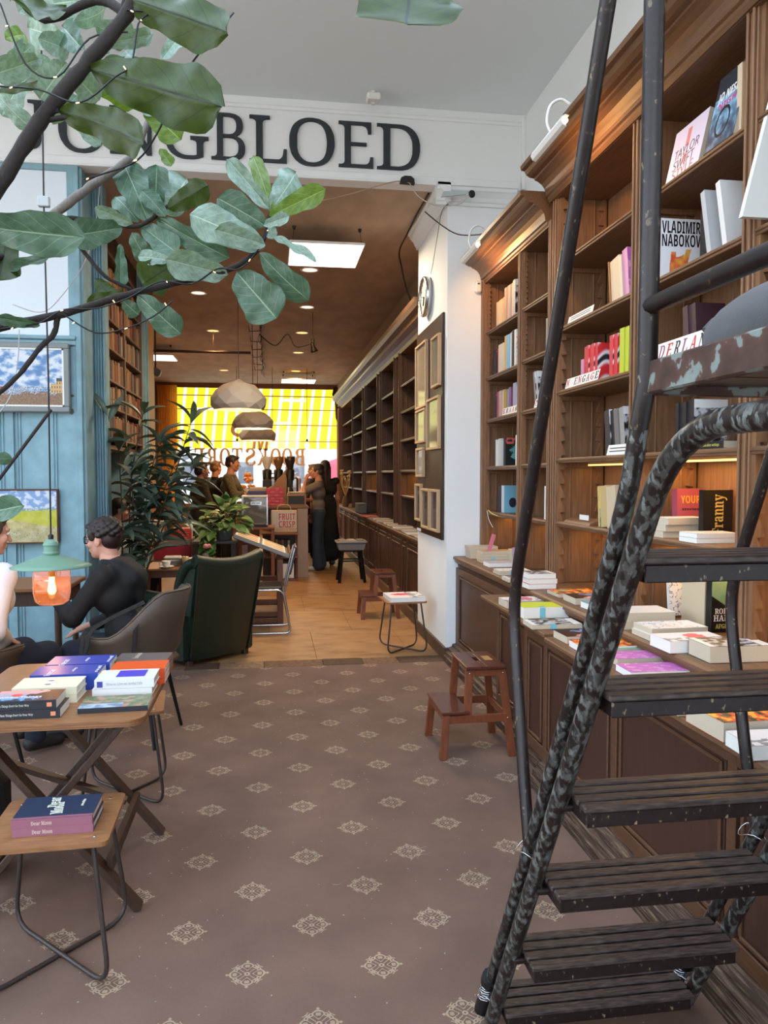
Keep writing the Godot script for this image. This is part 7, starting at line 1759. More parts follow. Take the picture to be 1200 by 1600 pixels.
func build_people():
	var face := func(x: float, z: float) -> float: return atan2(x, z)      # z towards the photographer
	person("woman with short dark hair and glasses in a black jacket, seated", V(-0.80, 0, 4.66), face.call(-0.96, -0.22), {"seated": true, "scale": 0.96, "lean": 0.28, "head_pitch": 0.10, "head_yaw": -0.12, "style": "curly", "hair": Color(0.15, 0.085, 0.075), "skin": Color(0.78, 0.58, 0.50), "top": Color(0.055, 0.06, 0.075), "low": Color(0.10, 0.13, 0.20), "jacket": true, "glasses": true, "cell": 0.012, "head_cell": 0.004, "left_hand": Vector3(0.10, 0.90, 0.46), "right_hand": Vector3(-0.14, 0.66, 0.34), "curl": 0.3, "knees": 0.0, "thigh": 0.34})
	person("man in a white shirt and dark jeans seated at the left edge of the picture", V(-1.56, 0, 4.29), face.call(0.60, -0.78), {"seated": true, "lean": 0.16, "head_pitch": 0.16, "head_yaw": -0.25, "hair": Color(0.36, 0.28, 0.20), "skin": Color(0.80, 0.60, 0.52), "top": Color(0.82, 0.83, 0.86), "low": Color(0.09, 0.11, 0.17), "cell": 0.012, "head_cell": 0.004, "left_hand": Vector3(0.10, 0.66, 0.16), "right_hand": Vector3(-0.06, 0.66, 0.15), "knees": 0.0, "thigh": 0.37})
	person("man in an olive striped shirt standing in profile at the cafe counter", V(-0.68, 0, 12.5), face.call(0.92, 0.15), {"scale": 1.08, "lean": 0.12, "head_pitch": 0.12, "hair": Color(0.12, 0.09, 0.08), "skin": Color(0.66, 0.46, 0.37), "top_mat": stripe_cloth(), "low": Color(0.06, 0.06, 0.07), "sleeve": "half", "left_hand": Vector3(0.10, 1.12, 0.42), "right_hand": Vector3(-0.14, 1.16, 0.40), "hand_cell": 0.006})
	person("person in a dark olive jacket standing behind the tall plant's tips", V(-1.06, 0, 11.55), face.call(0.85, -0.35), {"scale": 1.0, "lean": 0.10, "hair": Color(0.09, 0.07, 0.06), "skin": Color(0.60, 0.42, 0.34), "top": Color(0.16, 0.13, 0.08), "low": Color(0.05, 0.05, 0.06), "left_hand": Vector3(0.12, 1.0, 0.36), "right_hand": Vector3(-0.16, 1.0, 0.34), "hand_cell": 0.006})
	person("young woman with a ponytail in grey t-shirt and jeans, hand at chin", V(0.78, 0, 12.5), face.call(-0.97, -0.10), {"scale": 1.0, "lean": 0.02, "style": "pony", "hair": Color(0.20, 0.13, 0.09), "skin": Color(0.72, 0.50, 0.40), "top": Color(0.40, 0.36, 0.34), "low": Color(0.17, 0.21, 0.27), "flare": 0.035, "sleeve": "short", "left_hand": Vector3(0.07, 1.47, 0.20), "right_hand": Vector3(-0.12, 1.15, 0.24), "shoes": Color(0.75, 0.75, 0.75), "hand_cell": 0.006})
	person("woman with long dark hair in a sleeveless black dress, seen from behind", V(0.93, 0, 13.1), face.call(-0.15, -0.98), {"scale": 1.04, "style": "long", "hair": Color(0.10, 0.07, 0.06), "skin": Color(0.66, 0.46, 0.36), "top": Color(0.03, 0.03, 0.035), "dress": Color(0.03, 0.03, 0.035), "sleeve": "none", "hand_cell": 0.006})
	person("fair haired customer half hidden behind the young woman in grey", V(0.86, 0, 15.2), face.call(-0.7, -0.5), {"scale": 1.02, "hair": Color(0.50, 0.36, 0.22), "skin": Color(0.74, 0.54, 0.44), "top": Color(0.34, 0.25, 0.20), "hand_cell": 0.007})
	person("server in a white shirt standing behind the cafe counter by the window", V(0.43, 0, 17.0), face.call(-0.3, 0.9), {"scale": 1.04, "hair": Color(0.62, 0.42, 0.30), "skin": Color(0.80, 0.56, 0.48), "top": Color(0.86, 0.80, 0.80), "hand_cell": 0.007})
	person("person with dark hair farther left by the window, beyond the striped man", V(-0.95, 0, 13.6), face.call(0.5, -0.5), {"scale": 1.04, "hair": Color(0.50, 0.33, 0.18), "skin": Color(0.70, 0.50, 0.40), "top": Color(0.07, 0.06, 0.06), "low": Color(0.05, 0.05, 0.06), "hand_cell": 0.007})
	person("guest in a striped white top seated behind the tall plant", V(-1.58, 0, 7.85), face.call(0.93, -0.15), {"seated": true, "scale": 0.97, "lean": 0.18, "head_pitch": 0.2, "hair": Color(0.10, 0.07, 0.06), "skin": Color(0.72, 0.50, 0.42), "top": Color(0.74, 0.72, 0.70), "low": Color(0.08, 0.08, 0.10), "hand_cell": 0.006})
	# bag strap and shoulder bag hung on the woman's chair
	var bg := thing("shoulder_bag", "black shoulder bag straps hanging over the brown tub chair", "bag")
	for p in [[[-0.70, 0.84, 4.42], [-0.95, 0.72, 4.38], [-1.02, 0.67, 4.37], [-1.03, 0.48, 4.36]], [[-0.70, 0.84, 4.42], [-0.96, 0.71, 4.36], [-1.00, 0.60, 4.35], [-1.05, 0.50, 4.35]], [[-0.66, 0.85, 4.40], [-0.73, 0.74, 4.36], [-0.75, 0.60, 4.36], [-0.76, 0.48, 4.36]]]:
		var q := []
		for e in p: q.append(V(e[0], e[1], e[2]))
		q = curve(q, 6)
		var sb := mb()
		for i in q.size() - 1: sb.bar(q[i], q[i + 1], 0.022, 0.004, Vector3(0, 0, 1), 0.001)
		part("strap", sb, M.black, bg)

func stripe_cloth() -> Material:
	var im := Image.create(32, 32, false, Image.FORMAT_RGB8)
	for y in 32:
		for x in 32:
			im.set_pixel(x, y, Color(0.52, 0.47, 0.33) if x % 8 < 2 else Color(0.19, 0.18, 0.13))
	return mk("stripe_cloth", Color(1, 1, 1), 0.85, ImageTexture.create_from_image(im), Vector3(14, 14, 14))

# ---------------------------------------------------------------- plants
func fig_leaf_mesh(droop: float, cup: float, ph: float, fold: float) -> ArrayMesh:
	# unit leaf: along +z from 0 to 1, half a unit to either side, top side +y
	var s := mb().sg(1)
	var key := [[0.0, 0.03], [0.06, 0.17], [0.15, 0.30], [0.28, 0.35], [0.42, 0.385], [0.56, 0.455], [0.70, 0.50], [0.82, 0.475], [0.91, 0.37], [0.97, 0.20], [1.0, 0.02]]
	var half := func(t: float) -> float:
		for i in key.size() - 1:
			if t <= key[i + 1][0]:
				var u: float = (t - key[i][0]) / (key[i + 1][0] - key[i][0])
				return lerpf(key[i][1], key[i + 1][1], u * u * (3.0 - 2.0 * u) * 0.5 + u * 0.5)
		return 0.02
	var P := func(t: float, u: float) -> Vector3:
		var w: float = half.call(t) * (1.0 + 0.04 * sin(t * 21.0 + ph + signf(u)))
		var y := -droop * t * t + cup * absf(u) * w + 0.045 * absf(u) * sin(t * 15.0 + ph + u * 1.2) + 0.02 * (1.0 - absf(u)) * 0.0 - fold * t * t * t
		return Vector3(u * w, y - 0.012 * (1.0 - smoothstep(0.0, 0.12, absf(u))), t - 0.04 * droop)
	var n := 16
	var us := [-1.0, -0.72, -0.42, -0.14, 0.0, 0.14, 0.42, 0.72, 1.0]
	for i in n:
		for j in us.size() - 1:
			var t0 := float(i) / n; var t1 := float(i + 1) / n
			var uv := func(t: float, u: float) -> Vector2: return Vector2(u * 0.5 + 0.5, t)
			s.quad(P.call(t0, us[j]), P.call(t1, us[j]), P.call(t1, us[j + 1]), P.call(t0, us[j + 1]), uv.call(t0, us[j]), uv.call(t1, us[j]), uv.call(t1, us[j + 1]), uv.call(t0, us[j + 1]))
	return s.mesh()

func aim(base: Vector3, tip: Vector3, wide: float, normal: Vector3, thick := -1.0) -> Transform3D:
	var z := tip - base
	var d := z.normalized()
	var y := (normal - d * normal.dot(d)).normalized()
	var x := y.cross(d)
	var h := z.length() if thick < 0 else thick
	return Transform3D(Basis(x * wide, y * h, z), base)

func build_plants():
	fig_tree()
	tall_plant()
	trailing_plant()

func fig_tree():
	var t := thing("fiddle_leaf_fig", "fiddle-leaf fig whose branches and big leaves reach in from the upper left", "plant")
	var br := func(n: String, pts: Array, r0: float, r1: float, mat: Material):
		var p := []
		for q in pts: p.append(at(q[0], q[1], q[2]) if q.size() == 3 else V(q[0], q[1], q[2]))
		p = curve(p, 6)
		var rr := []
		for i in p.size():
			var k: Vector3 = p[i]
			rr.append(lerpf(r0, r1, float(i) / (p.size() - 1)) * (1.0 + 0.06 * sin(i * 2.7) + 0.05 * sin(i * 1.3)))
			p[i] = k + Vector3(sin(i * 1.9), cos(i * 2.3), sin(i * 3.1)) * r0 * 0.05
		part(n, mb().tube(p, rr, 10), mat, t)
	var root := V(-2.05, 0.0, 1.75)
	# trunk in its pot, out of frame on the left
	part("pot", mb().lathe([Vector2(0.0, 0.0), Vector2(0.17, 0.0), Vector2(0.22, 0.36), Vector2(0.23, 0.38), Vector2(0.20, 0.38), Vector2(0.19, 0.33), Vector2(0.0, 0.33)], root, 24), tint(Color(0.45, 0.30, 0.22)), t)
	var tk := [root + Vector3(0, 0.3, 0), root + Vector3(0.05, 0.9, 0), root + Vector3(-0.02, 1.5, -0.05), at(-200, 470, 1.85), at(-60, 370, 1.88)]
	part("trunk", mb().tube(curve(tk, 6), 0.028, 10), M.bark, t)
	br.call("branch", [[-60, 370, 1.88], [0, 287, 1.9], [62, 190, 1.9], [130, 105, 1.9], [198, 22, 1.9], [235, -60, 1.92]], 0.0185, 0.0155, M.bark)
	br.call("branch", [[198, 22, 1.9], [150, 0, 1.95], [70, 30, 2.0], [10, -20, 2.0]], 0.012, 0.008, M.bark)
	br.call("branch", [[-120, 480, 2.3], [0, 400, 2.35], [82, 337, 2.4], [132, 298, 2.42], [190, 258, 2.45], [212, 232, 2.5], [250, 150, 2.55]], 0.016, 0.010, M.bark_light)
	br.call("branch", [[82, 340, 2.4], [120, 342, 2.42], [180, 350, 2.45], [220, 352, 2.45], [262, 322, 2.45]], 0.008, 0.006, M.bark)
	br.call("branch", [[92, 342, 2.4], [130, 392, 2.42], [165, 432, 2.43], [205, 452, 2.45]], 0.007, 0.005, M.bark)
	br.call("branch", [[-140, 560, 2.15], [0, 512, 2.2], [100, 490, 2.22], [200, 460, 2.25], [300, 436, 2.28], [360, 420, 2.3], [398, 395, 2.3], [414, 368, 2.3], [421, 335, 2.3]], 0.012, 0.006, M.bark)
	br.call("branch", [[90, 494, 2.22], [84, 522, 2.22], [62, 544, 2.2], [30, 585, 2.18], [-10, 622, 2.15]], 0.008, 0.006, M.bark)
	br.call("branch", [[-140, 560, 2.15], [-60, 420, 2.0], [5, 400, 2.1], [10, 370, 2.1]], 0.010, 0.006, M.bark)
	part("limb", mb().tube(curve([root + Vector3(0.05, 0.9, 0), at(-230, 640, 2.05), at(-140, 560, 2.15)], 6), 0.018, 8).tube(curve([root + Vector3(-0.02, 1.5, -0.05), at(-200, 520, 2.2), at(-120, 480, 2.3)], 6), 0.018, 8), M.bark, t)
	var kinds := [fig_leaf_mesh(0.10, 0.12, 0.0, 0.0), fig_leaf_mesh(0.22, 0.05, 1.7, 0.10), fig_leaf_mesh(-0.08, 0.22, 3.1, 0.0), fig_leaf_mesh(0.30, -0.10, 4.4, 0.12)]
	# [base x, y, depth, tip x, y, depth, width in the photograph's pixels, look (0 top, 1 top with sky sheen in its colour, 2 underside, 3 fresh), turn about its length]
	var L := [
		[140, 108, 1.9, 358, 172, 1.75, 84, 2, 0.1], [92, 172, 1.9, 253, 222, 1.8, 56, 2, 0.25], [196, -4, 1.9, 348, 44, 1.75, 66, 2, 0.35], [102, 12, 2.0, -8, 46, 1.8, 34, 2, 0.5],
		[130, 78, 2.0, 92, 38, 2.1, 42, 0, 0.2], [150, 68, 2.05, 248, 60, 2.1, 26, 1, 0.3], [252, 94, 2.3, 291, 46, 2.35, 24, 1, 0.2], [118, 34, 2.1, 188, 20, 2.2, 36, 1, 0.4],
		[62, 92, 2.0, -6, 118, 1.9, 36, 1, 0.3], [104, 98, 2.1, 58, 158, 2.15, 52, 1, 0.1], [108, 108, 2.1, 152, 156, 2.2, 46, 1, 0.2], [146, 128, 2.2, 222, 164, 2.25, 40, 3, 0.2],
		[226, 166, 2.3, 282, 218, 2.3, 40, 3, 0.1], [278, 182, 2.3, 312, 202, 2.35, 16, 3, 0.2], [108, 182, 2.2, 156, 228, 2.25, 24, 1, 0.4], [-4, 148, 2.0, 40, 200, 2.0, 26, 1, 0.4],
		[-12, 142, 1.9, 64, 130, 1.85, 18, 2, 0.7], [646, -60, 2.0, 634, 66, 1.95, 150, 2, 0.1], [250, 232, 2.45, 268, 260, 2.45, 18, 3, 0.3], [170, 80, 2.1, 132, 60, 2.2, 40, 1, 0.3],
		[60, 60, 2.05, 110, 78, 2.1, 38, 1, 0.3], [160, 95, 2.2, 230, 120, 2.3, 40, 1, 0.3], [30, 20, 2.0, 70, -20, 2.0, 44, 1, 0.1], [205, 90, 2.2, 180, 60, 2.3, 36, 0, 0.1], [8, 60, 2.0, 40, 52, 2.05, 26, 3, 0.4],
		[232, 346, 2.45, 190, 242, 2.45, 46, 0, 0.1], [242, 332, 2.5, 246, 260, 2.52, 38, 0, 0.3], [256, 332, 2.5, 302, 270, 2.55, 58, 1, 0.1], [262, 326, 2.42, 327, 290, 2.38, 36, 2, 0.2], [258, 338, 2.44, 224, 294, 2.42, 28, 0, 0.4],
		[208, 350, 2.44, 148, 324, 2.4, 22, 1, 0.4], [216, 346, 2.48, 176, 296, 2.5, 28, 0, 0.2], [190, 356, 2.44, 108, 370, 2.38, 42, 0, 0.1], [246, 342, 2.46, 343, 402, 2.38, 36, 0, 0.25], [222, 354, 2.46, 279, 398, 2.42, 38, 0, 0.2],
		[206, 364, 2.46, 226, 408, 2.46, 30, 0, 0.4], [187, 382, 2.46, 191, 447, 2.44, 20, 0, 0.5], [264, 406, 2.3, 216, 399, 2.28, 22, 1, 0.2], [356, 430, 2.3, 257, 404, 2.22, 42, 1, 0.15], [272, 412, 2.32, 220, 448, 2.3, 52, 2, 0.1], [150, 436, 2.43, 174, 464, 2.43, 26, 2, 0.3],
		[425, 332, 2.3, 396, 230, 2.32, 24, 3, 0.2], [422, 328, 2.3, 358, 250, 2.33, 28, 1, 0.2], [425, 326, 2.3, 476, 256, 2.36, 44, 1, 0.1], [422, 338, 2.28, 507, 295, 2.2, 32, 3, 0.2], [414, 352, 2.3, 341, 308, 2.26, 46, 0, 0.1], [412, 352, 2.28, 453, 338, 2.24, 18, 1, 0.2],
		[412, 386, 2.28, 296, 330, 2.24, 52, 1, 0.1], [414, 382, 2.26, 337, 360, 2.2, 32, 1, 0.1], [420, 345, 2.3, 424, 370, 2.28, 18, 1, 0.3], [424, 368, 2.28, 494, 412, 2.22, 15, 1, 0.6], [406, 396, 2.28, 472, 472, 2.26, 40, 0, 0.35], [370, 426, 2.28, 432, 497, 2.28, 66, 0, 0.05],
		[-40, 352, 2.0, 108, 374, 1.9, 60, 0, 0.15], [8, 424, 2.1, 116, 394, 2.0, 22, 0, 0.7], [10, 368, 2.1, 2, 445, 2.1, 50, 2, 0.2], [62, 508, 2.2, -6, 498, 2.15, 18, 0, 0.4], [216, 462, 2.25, 279, 521, 2.25, 40, 0, 0.1], [196, 456, 2.26, 136, 474, 2.26, 16, 2, 0.5], [192, 470, 2.26, 214, 492, 2.26, 24, 0, 0.2],
		[100, 60, 2.15, 40, 44, 2.2, 44, 1, 0.2], [120, 150, 2.2, 96, 176, 2.2, 40, 1, 0.2], [90, 118, 2.2, 20, 88, 2.2, 50, 1, 0.2], [76, 150, 2.15, 110, 190, 2.2, 44, 1, 0.1], [170, 140, 2.25, 190, 90, 2.3, 40, 1, 0.2], [40, 120, 2.1, 0, 176, 2.1, 36, 1, 0.3], [210, 140, 2.3, 246, 180, 2.3, 30, 1, 0.2], [150, 40, 2.1, 210, 70, 2.15, 44, 1, 0.4], [60, 10, 2.1, 120, 0, 2.1, 40, 1, 0.2], [10, 100, 2.0, 56, 76, 2.05, 34, 1, 0.3],
		[-44, 806, 1.9, 40, 790, 1.85, 34, 0, 0.2], [-30, 715, 1.9, 16, 720, 1.9, 18, 0, 0.3],
	]
	var mats := [M.leaf, M.leaf_sheen, M.leaf_under, M.leaf_bright]
	for i in L.size():
		var q: Array = L[i]
		var b := at(q[0], q[1], q[2]); var e := at(q[3], q[4], q[5])
		var cam := (Vector3(0, EYE, 0) - (b + e) * 0.5).normalized()
		var d := (e - b).normalized()
		var nrm := cam.rotated(d, q[8] * (1.0 if i % 2 else -1.0))
		if q[7] == 2: nrm = -nrm
		var wd: float = q[6] * q[2] / FOCAL * 1.08
		piece("leaf", kinds[i % 4], mats[q[7]], t, aim(b, e, wd, nrm, (e - b).length() * 0.7))
	part("leaf_stem", mb().tube([at(80, 640, 1.9), at(-44, 806, 1.9)], 0.004, 6).tube([at(-140, 560, 2.15), at(-80, 640, 2.0), at(-44, 806, 1.9)], 0.006, 6), M.bark, t)
	for q in [[112, 118, 140, 108], [72, 176, 92, 172], [190, 20, 196, -4], [62, 190, 108, 182]]:
		part("leaf_stem", mb().tube([at(q[0], q[1], 1.9), at(q[2], q[3], 1.9)], 0.006, 6), M.bark, t)

func blade(n := 7) -> ArrayMesh:                 # a narrow pointed leaflet with a fold along its rib
	var s := mb().sg(1)
	for i in n:
		for sd in [-1.0, 1.0]:
			var f := func(t: float, u: float) -> Vector3:
				var w := 0.5 * pow(sin(PI * pow(t, 0.8)), 0.9)
				return Vector3(u * w, 0.16 * absf(u) * w - 0.42 * t * t, t * (1.0 - 0.10 * t))
			var t0 := float(i) / n; var t1 := float(i + 1) / n
			var a: Vector3 = f.call(t0, 0.0); var b: Vector3 = f.call(t1, 0.0); var c: Vector3 = f.call(t1, sd); var d: Vector3 = f.call(t0, sd)
			if sd > 0: s.quad(a, b, c, d)
			else: s.quad(d, c, b, a)
	return s.mesh()

func tall_plant():
	var t := thing("tall_leafy_plant", "tall dark plant of narrow drooping leaves standing left in the opening", "plant")
	var foot := V(-1.27, 0, 7.12)
	part("pot", mb().lathe([Vector2(0.0, 0.0), Vector2(0.11, 0.0), Vector2(0.14, 0.27), Vector2(0.15, 0.28), Vector2(0.13, 0.28), Vector2(0.12, 0.24), Vector2(0.0, 0.24)], foot, 20), tint(Color(0.30, 0.22, 0.18)), t)
	var bl := blade()
	var r := RandomNumberGenerator.new(); r.seed = 12
	# canes up to [place in the photograph, depth]; each carries leaflets on its upper run
	var canes := [[[300, 655], 6.9, 18], [[275, 720], 6.95, 18], [[230, 800], 6.85, 20], [[305, 725], 6.9, 10], [[185, 700], 6.9, 18], [[210, 900], 6.85, 18], [[245, 850], 6.85, 18], [[250, 690], 6.8, 24], [[205, 745], 6.7, 22], [[160, 640], 6.55, 9], [[190, 830], 6.65, 20], [[265, 760], 6.75, 22], [[230, 870], 6.7, 18], [[180, 930], 6.7, 12], [[225, 640], 6.9, 12], [[290, 800], 6.8, 12]]
	for c in canes:
		var top := at(c[0][0], c[0][1], c[1])
		var mid := foot.lerp(top, 0.55) + Vector3(r.randf_range(-0.1, 0.05), 0.22, r.randf_range(-0.05, 0.05))
		var p := curve([foot + Vector3(r.randf_range(-0.05, 0.05), 0.22, r.randf_range(-0.05, 0.05)), mid, top], 8)
		part("cane", mb().tube(p, [0.009, 0.008, 0.008, 0.008, 0.008, 0.008, 0.007, 0.007, 0.007, 0.006, 0.006, 0.006, 0.005, 0.005, 0.004, 0.003, 0.002], 6), tint(Color(0.36, 0.31, 0.24)), t)
		for k in c[2]:
			var u: float = lerpf(0.52, 1.0, pow(float(k) / c[2], 0.7))
			var i: float = u * (p.size() - 1)
			var b: Vector3 = p[int(i)].lerp(p[mini(int(i) + 1, p.size() - 1)], fmod(i, 1.0))
			var a: float = k * 2.4 + r.randf() * 0.8
			var dir := Vector3(cos(a), r.randf_range(-0.25, 0.55), sin(a) * 0.8).normalized()
			if k > c[2] - 4: dir = (dir + (p[-1] - p[-3]).normalized() * 1.2).normalized()
			var l := r.randf_range(0.22, 0.38)
			var e := b + dir * l
			if (e.x > -1.08 and e.y < 1.0 and -e.z < 7.2) or e.x < -1.40 or (e.x < -1.28 and -e.z < 6.76): continue
			piece("leaf", bl, M.reed if r.randf() < 0.5 else M.reed_dark, t, aim(b, e, r.randf_range(0.055, 0.085), Vector3.UP + Vector3(r.randf_range(-0.4, 0.4), 0, r.randf_range(-0.2, 0.6)), l))
	for q in [[250, 1040, 268, 1004], [330, 775, 318, 845], [385, 770, 412, 720], [250, 675, 145, 655], [168, 650, 143, 600], [170, 660, 190, 610]]:
		var b := at(q[0], q[1], 6.5); var e := at(q[2], q[3], 6.45)
		if q[0] > 240: continue
		piece("leaf", bl, M.reed, t, aim(b, e, 0.055, Vector3(0.2, 0.5, 0.8), (e - b).length()))

func heart_leaf() -> ArrayMesh:
	var s := mb().sg(1)
	var n := 8
	var f := func(t: float, u: float) -> Vector3:
		var w := 0.5 * pow(maxf(sin(PI * pow(t, 0.62)), 0.0), 0.75)
		return Vector3(u * w, 0.22 * absf(u) * w - 0.30 * t * t, t - 0.16 * absf(u) * (1.0 - t))
	for i in n:
		for j in 4:
			var u0 := -1.0 + j * 0.5; var u1 := u0 + 0.5
			s.quad(f.call(float(i) / n, u0), f.call(float(i + 1) / n, u0), f.call(float(i + 1) / n, u1), f.call(float(i) / n, u1))
	return s.mesh()

func trailing_plant():
	var t := thing("trailing_plant", "trailing plant with heart-shaped leaves in a glass pot on the dark table", "plant")
	var o := V(-0.50, 0.846, 8.52)
	part("pot", mb().lathe([Vector2(0.0, 0.0), Vector2(0.085, 0.0), Vector2(0.10, 0.17), Vector2(0.092, 0.17), Vector2(0.08, 0.012), Vector2(0.0, 0.012)], o, 20), tint(Color(0.40, 0.44, 0.42), 0.12), t)
	part("soil", mb().lathe([Vector2(0.088, 0.15), Vector2(0.0, 0.155)], o, 16), tint(Color(0.12, 0.09, 0.07)), t)
	var hl := heart_leaf()
	var r := RandomNumberGenerator.new(); r.seed = 33
	for k in 128:
		var b: Vector3; var l := r.randf_range(0.09, 0.15)
		if k < 92:
			var a := k * 2.4
			var q := sqrt(r.randf())
			b = o + Vector3(cos(a) * 0.24 * q, 0.12 + 0.32 * (1.0 - q * q) * r.randf_range(0.5, 1.1), sin(a) * 0.20 * q)
		else:
			b = o + Vector3(-0.14 + 0.04 * sin(k * 1.7), 0.10 - (k - 92) * 0.013, 0.24 + 0.03 * cos(k * 2.1))
		var dir := (b - o - Vector3(0, 0.12, 0)) * Vector3(1, 0.4, 1)
		dir = (dir.normalized() + Vector3(r.randf_range(-0.5, 0.5), r.randf_range(-0.6, 0.1), r.randf_range(0.0, 0.6))).normalized()
		piece("leaf", hl, [M.pothos, M.pothos_light][int(r.randf() * 1.6)], t, aim(b, b + dir * l, l * 0.78, Vector3(0, 1, 0.5), l))
	for k in 14:
		var a := k * 2.4
		part("stem", mb().tube(curve([o + Vector3(0, 0.15, 0), o + Vector3(cos(a) * 0.1, 0.30, sin(a) * 0.1), o + Vector3(cos(a) * 0.2, 0.22, sin(a) * 0.18)], 4), 0.003, 5), M.pothos, t)
	for k in 4:
		part("stem", mb().tube(curve([o + Vector3(0, 0.16, 0), o + Vector3(-0.12, 0.22, 0.2), o + Vector3(-0.13 - 0.02 * k, -0.02, 0.25 + 0.01 * k), o + Vector3(-0.13 + 0.02 * k, -0.34, 0.25)], 5), 0.003, 5), M.pothos, t)
	var fl := thing("pink_flower", "single pink bloom on a stem before the trailing plant", "flower", V(-0.64, 0.679, 7.75))
	part("vase", mb().lathe([Vector2(0.0, 0), Vector2(0.03, 0), Vector2(0.035, 0.06), Vector2(0.02, 0.10), Vector2(0.0, 0.10)], Vector3.ZERO, 12), tint(Color(0.6, 0.55, 0.5), 0.2), fl)
	part("stem", mb().tube(curve([Vector3(0, 0.08, 0), Vector3(0.0, 0.12, 0.02), Vector3(0.02, 0.155, 0.02)], 4), 0.004, 6), M.pothos, fl)
	for k in 8:
		part("petal", mb().ball(Vector3(0.02 + 0.022 * cos(k * 0.8), 0.165 + 0.008 * (k % 2), 0.02 + 0.022 * sin(k * 0.8)), Vector3(0.022, 0.018, 0.022), 8), tint(Color(0.80, 0.50, 0.52)), fl)

# ---------------------------------------------------------------- lamps, each with its own light
func area_light(n: String, parent: Node, pos: Vector3, dir: Vector3, size: Vector2, c: Color, e: float):
	var l := AreaLight3D.new(); l.name = n
	l.area_size = size; l.light_color = c; l.light_energy = e; l.shadow_enabled = true; l.area_range = 30.0; l.area_attenuation = 2.0
	parent.add_child(l, true)
	var up := Vector3(0, 0, 1) if absf(dir.z) < 0.9 else Vector3.UP
	l.position = pos
	l.basis = Basis.looking_at(dir, up)

func omni(parent: Node, pos: Vector3, c: Color, e: float, r := 0.02):
	var l := OmniLight3D.new(); l.name = "light"
	l.position = pos; l.light_color = c; l.light_energy = e; l.light_size = r; l.shadow_enabled = true; l.omni_range = 30.0; l.omni_attenuation = 2.0
	parent.add_child(l, true)

